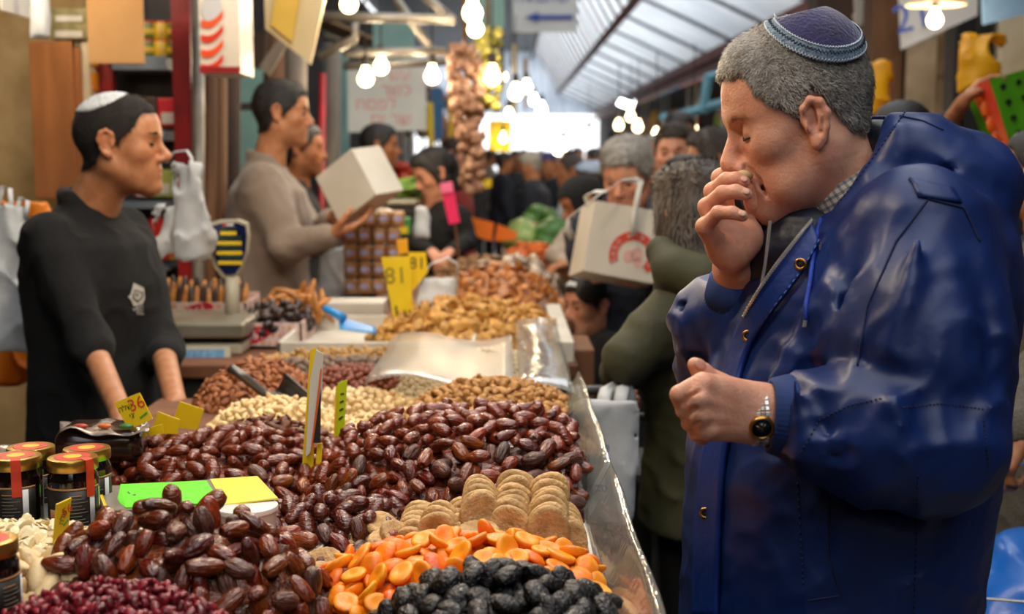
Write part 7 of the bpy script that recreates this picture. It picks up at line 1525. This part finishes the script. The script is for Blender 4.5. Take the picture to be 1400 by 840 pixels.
# ------------------------------------------------------------------ right of the counter: carrier bag, trolley, boxes
wb = pbag('white carrier bag with blue print hanging from the green sleeve', (806, 548, 872, 712), 2.62, .026, M_bagw, ([(822, 556, 2.62), (830, 532, 2.65), (838, 524, 2.68), (842, 556, 2.66)], [(846, 556, 2.62), (852, 530, 2.65), (860, 526, 2.68), (866, 556, 2.66)]), .0045, seed=21, taper=1.12)
for s, px, py, z in (('נות', 824, 613, .022), ('בס', 822, 668, .022)): V, F = text_on(s, P(px, py, 2.585), (1, 0, 0), (.1, 0, 1), z); wobj('blue_lettering', V, F, mat('blue_print', '#2a55b8', rough=.5), wb, smooth=False)
tr = empty('shopping_trolley', (.42, 3.0, 0), 0, 'black shopping trolley beside the counter', 'trolley'); M_tro = mat('black_trolley_fabric', '#141416', '#1c1c20', sc=40, rough=.7, bump=.5, bsc=60)
MB().span(P(800, 860, 3.05) * np.array((1, 1, 0)) + np.array((0, 0, .12)), P(905, 610, 3.35), .02).world('trolley_bag', M_tro, tr)
for yy, Y in ((535, 3.0), (572, 2.9)): MB().tube([P(778, yy + 25, Y), P(778, yy + 8, Y), P(786, yy, Y), P(830, yy - 2, Y + .02), P(900, yy, Y + .1)], .012, 8).world('trolley_handle', mat('grey_trolley_tube', '#3a3d40', rough=.4), tr, True)
for x in (784, 896): MB().tube([P(x, 560, 3.0), P(x, 860, 3.02)], .010, 6).world('trolley_frame', M_pipe, tr)
for x in (.24, .36): MB().lathe([(.02, -.02), (.075, -.018), (.08, 0), (.075, .018), (.02, .02)], (x, 3.1, .08), 16, rotm(0, PI / 2, 0)).world('wheel', M_dark, tr)
o = MB().span(P(764, 640, 3.6) * 1, P(804, 458, 3.9), .006).world('brown_carton', mat('brown_box_card', '#6d4528', '#58361e', sc=5, rough=.7)); tag(o, 'brown carton standing between counter and shoppers', 'carton')
# blue tarpaulin bag and trolley bar at the right edge
tp = empty('tarpaulin_bag', (.95, 2.35, 0), 0, 'shiny blue tarpaulin bag at the lower right corner', 'bag'); g = Field((.72, 2.05, 0), (1.4, 2.75, .92), .012); c = P(1420, 800, 2.3)
g.loft([(.0, 1.02, 2.38, .19, .2), (.4, 1.02, 2.38, .21, .22), (.62, 1.02, 2.38, .18, .2), (.76, 1.03, 2.38, .07, .1)], k=0, pw=2.2); w = waves(51, 9, 14, 34); w2 = waves(52, 9, 40, 80); g.disp(lambda X, Y, Z: .018 * w(X, Y, Z) + .006 * w2(X, Y, Z)); V, Q = g.mesh(1); wobj('tarpaulin', V, Q, mat('blue_tarpaulin', '#1670d0', '#0f58b0', sc=6, rough=.28, bump=.5, bsc=18), tp); MB().tube([P(1335, 818, 2.12), P(1410, 824, 2.12)], .003, 5).world('cord', M_white, tp)
hb = MB().tube([P(1345, 628, 2.42), P(1460, 632, 2.42)], .010, 8).world('trolley_bar', M_chrome, None, True); tag(hb, 'bright metal trolley bar gripped by the tweed coated shopper', 'bar')
# ------------------------------------------------------------------ right background
M_grn = mat('lime_green_crate', '#5fae1e', '#4f9a14', sc=8, rough=.45); M_rd = mat('red_orange_crate', '#d0341c', '#e0602a', sc=8, rough=.45)
gc = empty('fruit_carton', P(1345, 200, 4.3), 0, 'lime green and red slotted carton held up at the right', 'carton')
q = [P(1348, 110, 4.25), P(1398, 96, 4.40), P(1440, 205, 4.40), P(1384, 222, 4.25)]; MB().plate(q, .02).world('green_panel', M_grn, gc); q2 = [P(1328, 118, 4.42), P(1348, 110, 4.24), P(1384, 222, 4.24), P(1362, 190, 4.42)]; MB().plate(q2, .02).world('red_panel', M_rd, gc)
for k in range(5):
    for j in range(2): u, v = .28 + .42 * j, .12 + .19 * k; a, b, c, d = q; p = (a + (b - a) * u) * (1 - v) + (d + (c - d) * u) * v; r_ = (b - a) / np.linalg.norm(b - a); dn = (d - a) / np.linalg.norm(d - a); n_ = np.cross(r_, dn); n_ = n_ if n_.dot(CAM - p) > 0 else -n_; MB().plate([p + n_ * .013 - r_ * .014 - dn * .008, p + n_ * .013 + r_ * .014 - dn * .008, p + n_ * .013 + r_ * .014 + dn * .008, p + n_ * .013 - r_ * .014 + dn * .008], .004).world('slot', M_dark, gc)
for k in range(4): a, b, c, d = q2; v = .15 + .22 * k; p = (a + (b - a) * .5) * (1 - v) + (d + (c - d) * .5) * v; MB().sphere(p + np.array((-.01, -.012, 0)), (.02, .006, .03), 10, 6).world('red_panel_print', mat('orange_panel_print', '#e8722a', rough=.4), gc, True)
MB().plate([P(1320, 125, 4.45), P(1332, 115, 4.45), P(1358, 185, 4.45), P(1345, 190, 4.45)], .01).world('inner_panel', M_grn, gc)
M_yb = mat('yellow_nylon', '#e8ae18', '#d8940c', sc=10, rough=.4, bump=.5, bsc=25, trl=.2)
pbag('bunch of yellow nylon bags hanging behind the green carton', (1316, 50, 1362, 120), 4.9, .05, M_yb, (), .016, 'yellow_bags', seed=61, taper=.75); pbag('yellow bag hanging just right of the kippah', (1176, 86, 1218, 155), 5.2, .05, M_yb, (), .012, 'yellow_bags', seed=62, taper=.85)
MB().tube([P(1338, 50, 4.9), P(1338, -30, 4.9)], .004, 5).world('hanging_cord', M_wire).parent = None; tag(bpy.data.objects['hanging_cord'], 'dark cord holding the yellow nylon bags', 'cord')
o = MB().plate(rect_px([(1228, -20), (1338, -30), (1338, 20), (1232, 68)], 6.6), .02).world('awning_banner', mat('white_banner', '#cfd0d2', '#b9bbbf', sc=3, rough=.6)); tag(o, 'white banner with blue writing behind the shaded bulb', 'banner'); V, F = text_on('2L', P(1250, 22, 6.55), (1, 0, .1), (0, 0, 1), .16); wobj('blue_lettering', V, F, mat('banner_blue', '#4a6fc8', rough=.6), o, smooth=False) if False else None
bl = wobj('banner_lettering', *text_on('21', P(1248, 24, 6.56), (1, 0, .25), (0, 0, 1), .2), mat('banner_blue', '#4560b8', rough=.6), None, smooth=False); bl.parent = o; bl.matrix_parent_inverse = Matrix.Translation(-Vector(o.location))
for px, Y, m, lab in (([(1342, -10), (1400, -20), (1410, 18), (1344, 34)], 5.8, mat('blue_grey_awning', '#6f8fae', '#5d7c9c', sc=5, rough=.6), 'blue grey awning strip at the upper right corner'), ([(1150, 0), (1162, 0), (1162, 60), (1151, 58)], 7.6, M_white, 'narrow white sheet hanging right of the kippah'), ([(1168, -10), (1192, -12), (1190, 30), (1170, 36)], 7.9, M_white, 'white paper hanging above the yellow bag')): o = MB().plate(rect_px(px, Y), .02).world('hanging_sheet', m); tag(o, lab, 'sheet')
M_shut = mat('pale_shutter', '#a08a70', '#7f6b55', sc=3, stretch=(1, 1, 6), rough=.7)
for i in range(5):
    z0 = .2 + .48 * i; o = MB().span((2.55, 7.4, z0), (3.2, 7.46, z0 + .47), .01).world('shutter_panel', M_shut); tag(o, 'pale shutter panel, %s from the ground, behind the green carton' % ('first', 'second', 'third', 'fourth', 'fifth')[i], 'shutter')
for x, m, lab in ((1245, M_stone, 'pale stone pier left of the shutter'), (1318, M_dark, 'dark pier right of the shutter'), (1375, M_cream, 'cream pillar at the right edge'), (1205, M_post, 'brown timber pier behind the yellow bag'), (1130, M_darkwall, 'dark pier just right of the kippah')): a = P(x, 200, 7.2); o = MB().span((a[0] - .1, 7.1, 0), (a[0] + .1, 7.3, 3.4), .01).world('pier', m); tag(o, lab, 'pier')
# blue steel bracket
br = empty('steel_bracket', P(930, 160, 8.0), 0, 'pale blue steel bracket left of the raised hand', 'bracket'); M_pb = mat('pale_blue_steel', '#5f93a8', '#4c7c90', sc=8, rough=.5)
for pts in ([(905, 165), (990, 140)], [(960, 155), (968, 105), (1000, 98)], [(905, 165), (912, 158)]): MB().tube([P(x, y, 8.0) for x, y in pts], .035, 6).world('bracket_bar', M_pb, br)

# ------------------------------------------------------------------ stalls further down both sides
def crate(label, c, size, m, fill=None, fm=None, group=None, rows=3):
    rt = empty('market_crate', c, 0, label, 'crate', group); w, d, h = size
    for (x, y, sx, sy) in ((0, -d / 2, w, .015), (0, d / 2, w, .015), (-w / 2, 0, .015, d), (w / 2, 0, .015, d)):
        for k in range(2): MB().box((x, y, h * (.27 + .48 * k)), (sx, sy, h * .40)).build('slat', m, rt)
    MB().box((0, 0, .01), (w, d, .02)).build('crate_floor', m, rt)
    return rt
M_cr = [mat('crate_black', '#1f1f1f', rough=.6), mat('crate_wood', '#8f6a3e', '#6f4f2a', sc=8, rough=.8), mat('crate_green', '#2f6a3a', rough=.5), mat('crate_grey', '#7f7d78', rough=.6)]
M_veg = {'leek': mat('leek_green', '#5c8a2a', '#8fae4a', sc=15, rough=.5, rnd=.2), 'carrot': mat('carrot_orange', '#e2711a', '#cf5c10', sc=15, rough=.5, rnd=.15), 'tomato': mat('tomato_red', '#c23a1e', '#a82c16', sc=10, rough=.3, rnd=.15), 'onion': mat('onion_tan', '#a97a44', '#8a5c2e', sc=15, rough=.5, rnd=.2), 'cabbage': mat('cabbage_green', '#a9b86a', '#7f9a44', sc=12, rough=.5, rnd=.2), 'lettuce': mat('lettuce_green', '#4a7a2a', '#2f5a1c', sc=20, rough=.5, rnd=.25)}
vb_ = {k: blob(k, m, *( (.16, .018, .018) if k == 'leek' else (.075, .02, .02) if k == 'carrot' else (.04, .04, .036) if k in ('tomato', 'onion') else (.09, .085, .075)), 10, 8) for k, m in M_veg.items()}
stall2 = empty('market_counter', (.24, 8.4, 0), 0, 'vegetable stall counter beyond the woman in black', 'counter'); MB().span((-.02, 7.3, .80), (.50, 10.2, .86)).world('counter_top', M_wood, stall2); MB().span((.02, 7.35, 0), (.46, 10.15, .8)).world('counter_body', M_dark, stall2)
def vegheap(kind, c, r, n, label, group, dz=.1):
    for i in range(n):
        a, q = random.uniform(0, 6.28), math.sqrt(random.random()); p = (c[0] + r[0] * q * math.cos(a), c[1] + r[1] * q * math.sin(a), c[2] + dz * (1 - q * q) + random.uniform(0, .02)); o = link(kind, vb_[kind], None, p); o.rotation_euler = (random.uniform(-.4, .4), random.uniform(-.3, .3), random.uniform(0, 6.28) if kind != 'leek' else random.uniform(-.4, .4)); tag(o, label, kind, group)
vegheap('carrot', (.16, 7.55, .88), (.14, .18), 40, 'orange carrot under the orange price cards', 'carrots'); vegheap('lettuce', (.32, 8.3, .92), (.12, .3), 26, 'dark green lettuce on the vegetable stall', 'lettuces', .12); vegheap('cabbage', (.12, 8.3, .93), (.08, .25), 14, 'pale green cabbage beside the lettuces', 'cabbages', .1); vegheap('onion', (.22, 9.05, .90), (.18, .2), 40, 'tan onion on the vegetable stall', 'onions'); vegheap('tomato', (-.66, 8.0, 1.30), (.14, .14), 36, 'red tomato heaped right of the khaki vest', 'tomatoes', .14); vegheap('leek', (-.56, 6.6, 1.30), (.10, .08), 22, 'bright green leek beside the white carton', 'leeks', .06); vegheap('lettuce', (.30, 9.6, .95), (.15, .3), 14, 'leafy lettuce at the far end of the vegetable stall', 'far lettuces', .12)
for (x, y, z, lab, i) in ((-.66, 8.0, 1.16, 'dark crate of tomatoes right of the khaki vest', 0), (-.56, 6.6, 1.16, 'wooden crate of leeks beside the white carton', 1)):
    crate(lab, (x, y, z), (.42 - .12 * i, .34 - .10 * i, .14), M_cr[i]); o = MB().span((x - .2 + .06 * i, y - .16 + .05 * i, 0), (x + .2 - .06 * i, y + .16 - .05 * i, z - .002)).world('display_stand', M_dark); tag(o, 'dark display stand below the ' + ('tomatoes' if i == 0 else 'leeks'), 'stand')
M_oc = mat('orange_price_card', '#f07a12', '#e8690a', sc=8, rough=.5)
for px, lab in (([(640, 296), (676, 305), (672, 330), (645, 322)], 'left orange price card on the vegetable stall'), ([(680, 306), (708, 318), (704, 328), (676, 330)], 'right orange price card on the vegetable stall')): card('price_sign', lab, px, 6.9, m=M_oc, thick=.006)
card('price_sign', 'yellow price card far behind the pink sign', [(657, 248), (672, 244), (672, 256), (657, 258)], 9.2, m=M_yel, thick=.008)
o, pt = card('yellow_sign', 'large yellow sign hanging right of the garlic string', [(669, 165), (699, 165), (698, 207), (668, 206)], 9.0, m=mat('hanging_yellow', '#e0bd2a', '#d0a81a', sc=5, rough=.5), cat='sign', thick=.02)
# second scale and packets by the woman in black
s2 = empty('shop_scale', P(530, 300, 6.2), 0, 'dark flat scale with steel dish before the khaki vest', 'scale'); MB().span(P(500, 300, 6.1), P(572, 282, 6.35), .01).world('scale_body', M_dark, s2); MB().span(P(512, 282, 6.1), P(574, 272, 6.3), .01).world('steel_dish', MATS['pan_steel'], s2); MB().span((P(500, 300, 6.1)[0], 6.1, .88), (P(572, 300, 6.1)[0], 6.3, P(500, 300, 6.1)[2])).world('scale_stand', M_dark, s2)
pack((542, 298, 560, 322), 5.4, 'green and yellow packet behind the wafer packs', mat('pack_bright_green', '#2f8a3a', rough=.4), spot=M_yel); pbag('small clear bag of white goods beside the woman in black', (566, 284, 588, 325), 5.5, .03, M_bagw, (), .006, seed=71)
# hanging direction sign with blue arrow
ds = empty('direction_sign', P(745, 30, 12), 0, 'white hanging direction sign with blue arrow', 'sign'); dp = [P(700, -12, 12), P(790, -12, 12), P(790, 44, 12), P(702, 44, 12)]; MB().plate(dp, .04).world('sign_board', mat('pale_grey_board', '#c9d0d6', '#b8c0c8', sc=3, rough=.5), ds); M_bp = mat('arrow_blue', '#1f3f9a', rough=.5); MB().plate([P(735, 21, 11.96), P(783, 21, 11.96), P(783, 27, 11.96), P(735, 27, 11.96)], .01).world('arrow_shaft', M_bp, ds); MB().plate([P(718, 24, 11.955), P(736, 17, 11.955), P(736, 31, 11.955)], .01).world('arrow_head', M_bp, ds)
for s, u in (('םולש', .62), ('הדוהי', .3)): write(ds, s, dp, u, .16, .14, M_bp, off=.025)
for x in (705, 785): MB().tube([P(x, -12, 12), P(x, -60, 12)], .01, 5).world('sign_cord', M_wire, ds)
# right hand stalls: awnings, goods, lights; left hand stalls
rc = random.Random(5); cols = ['#b5482e', '#c99a2a', '#3f6f9a', '#6f8a3a', '#a88a68', '#8a3a4a', '#c8b89a', '#4a4a52', '#d0702a', '#2f5f8a']
cname = ['rust red', 'mustard', 'steel blue', 'leaf green', 'tan', 'plum', 'cream', 'dark grey', 'orange', 'deep blue']
CM = [mat('goods%d' % i, c, rough=.6) for i, c in enumerate(cols)]
ORD = ['first', 'second', 'third', 'fourth', 'fifth', 'sixth', 'seventh', 'eighth', 'ninth']
def stall(side, y0, idx):
    xw = 3.2 if side > 0 else -1.9; xi = 2.35 if side > 0 else -1.0; nm = ('right', 'left')[side < 0]
    a = empty('market_stall', ((xw + xi) / 2, y0 + 1, 0), 0, 'market stall under a %s awning, %s one along the %s hand side' % (cname[(idx * 2 + (6 if side > 0 else 4)) % 10], ORD[idx], nm), 'stall'); lo, hi = min(xw, xi), max(xw, xi); MB().span((lo, y0, .75), (hi, y0 + 2.1, .82)).world('table_top', M_wood, a); MB().span((lo + .05, y0 + .05, 0), (hi - .05, y0 + 2.05, .75)).world('table_skirt', CM[(idx * 3 + 7) % 10], a)
    MB().plate([(xi - .2 * side, y0, 2.35), (xi - .2 * side, y0 + 2.1, 2.35), (xw, y0 + 2.1, 2.8), (xw, y0, 2.8)], .02).world('awning', CM[(idx * 2 + (6 if side > 0 else 4)) % 10], a)
    for yy in (y0 + .05, y0 + 2.05): MB().tube([(xi, yy, 0), (xi, yy, 2.4)], .02, 6).world('stall_post', M_pipe, a)
    for k in range(9):
        c = rc.randrange(10); w, h = rc.uniform(.18, .34), rc.uniform(.12, .32); x = xi + side * (.18 + .22 * (k % 3)); y = y0 + .2 + .65 * (k // 3) + rc.uniform(-.05, .05); zb_ = .82
        rt = empty('goods_box', (x, y, zb_), rc.uniform(-.2, .2), '%s goods box on the %s %s hand stall, %s side, %s end' % (cname[c], ORD[idx], nm, ('aisle', 'middle', 'wall')[k % 3], ('near', 'centre', 'far')[k // 3]), 'box', 'goods on far stalls'); MB().box((0, 0, h / 2), (w, w * 1.2, h), None, .01).build('box_body', CM[c], rt); MB().box((0, -w * .6 - .002, h * .5), (w * .6, .004, h * .4)).build('box_label', CM[(c + 6) % 10], rt)
    for k in range(6):
        c = rc.randrange(10); y = y0 + .2 + .34 * k; z = 2.25 - rc.uniform(.0, .2); o = MB().lathe([(.01, 0), (.07, -.05), (.09, -.18), (.06, -.30), (.0, -.32)], (xi + side * rc.uniform(0, .3), y, z), 8).world('hanging_goods', CM[c], None, True); tag(o, '%s bundle hanging from the %s %s hand stall, %s from its near end' % (cname[c], ORD[idx], nm, ORD[k]), 'bundle', 'hanging goods')
for i in range(8): stall(1, 8.4 + 2.7 * i, i)
for i in range(6): stall(-1, 10.6 + 3.2 * i, i)
# hanging sheets and ribbons on the left in front of the roof
for px, Y, m, lab in (([(612, 95), (622, 95), (622, 205), (613, 205)], 10, CM[1], 'thin yellowish ribbon left of the garlic string'), ([(590, 120), (606, 120), (606, 190), (592, 190)], 9.5, CM[9], 'dark blue garment hanging right of the poster'), ([(700, 60), (708, 60), (706, 170), (700, 170)], 13, CM[6], 'cream ribbon hanging under the direction sign'), ([(715, 80), (722, 80), (720, 150), (716, 150)], 15, CM[4], 'tan ribbon hanging under the arrow'), ([(676, -20), (690, -20), (690, 120), (678, 110)], 11, CM[7], 'grey sheet hanging right of the garlic string'), ([(584, 140), (592, 140), (594, 220), (586, 220)], 8.4, M_yel, 'yellow strip beside the dark blue garment')): o = MB().plate(rect_px(px, Y), .015).world('hanging_sheet', m); tag(o, lab, 'sheet')

# ------------------------------------------------------------------ parts of parts
def base(o): return o.name.split('.')[0]
def nest(rootname, part, subs):
    "the parts sit unmoved under their root, so a sub-part keeps its coordinates under a part"
    for r in [o for o in bpy.data.objects if o.parent is None and base(o) == rootname]:
        ps = [c for c in r.children if base(c) == part]
        if not ps: continue
        for c in list(r.children):
            if base(c) in subs: c.parent = ps[0]
nest('person', 'kippah', {'kippah_band', 'band_braid', 'band_stitching'})
nest('person', 'parka', {'seam', 'shoulder_tab', 'placket', 'placket_stitching', 'snap_ring', 'snap_centre', 'zip', 'quilted_lining', 'hood_lining', 'drawstring', 'cord_tip', 'ribbed_cuff'})
nest('person', 'hair', {'hair_strands'}); nest('person', 'fleece', {'emblem', 'emblem_outline', 'emblem_centre', 'emblem_letter'}); nest('person', 'cap', {'cap_peak'}); nest('person', 'body', {'fingernail', 'eye', 'eyebrow', 'eyelashes', 'mouth'}); nest('person', 'coat', {'hood'})
nest('honey_jar', 'lid', {'lid_print', 'lid_print_ring'}); nest('honey_jar', 'label', {'label_border', 'barcode_strip', 'label_lettering', 'label_picture'})
nest('shop_scale', 'keypad_panel', {'keypad', 'key'}); nest('shop_scale', 'display_housing', {'display_face', 'display_label', 'display_digits', 'display_mark'})
nest('carry_box', 'box_shell', {'red_ring_print', 'ring_lettering', 'pink_figure_print'}); nest('price_sign', 'card', {'lettering', 'pen_stroke', 'card_edge'}); nest('poster', 'poster_sheet', {'lettering'}); nest('pastry_box', 'box_front', {'red_oval_print', 'lettering', 'dot_print'})
nest('direction_sign', 'sign_board', {'arrow_shaft', 'arrow_head', 'lettering'}); nest('wristwatch', 'watch_case', {'watch_dial', 'watch_hand'}); nest('fruit_carton', 'green_panel', {'slot'})
def under(child, parent):
    c, p = bpy.data.objects[child], bpy.data.objects[parent]; c.parent = p; c.matrix_parent_inverse = Matrix.Translation(-Vector(p.location))
    for k in ('label', 'category'):
        if k in c: del c[k]
under('yellow_panel', 'signboard'); under('hanging_cord', 'yellow_bags')
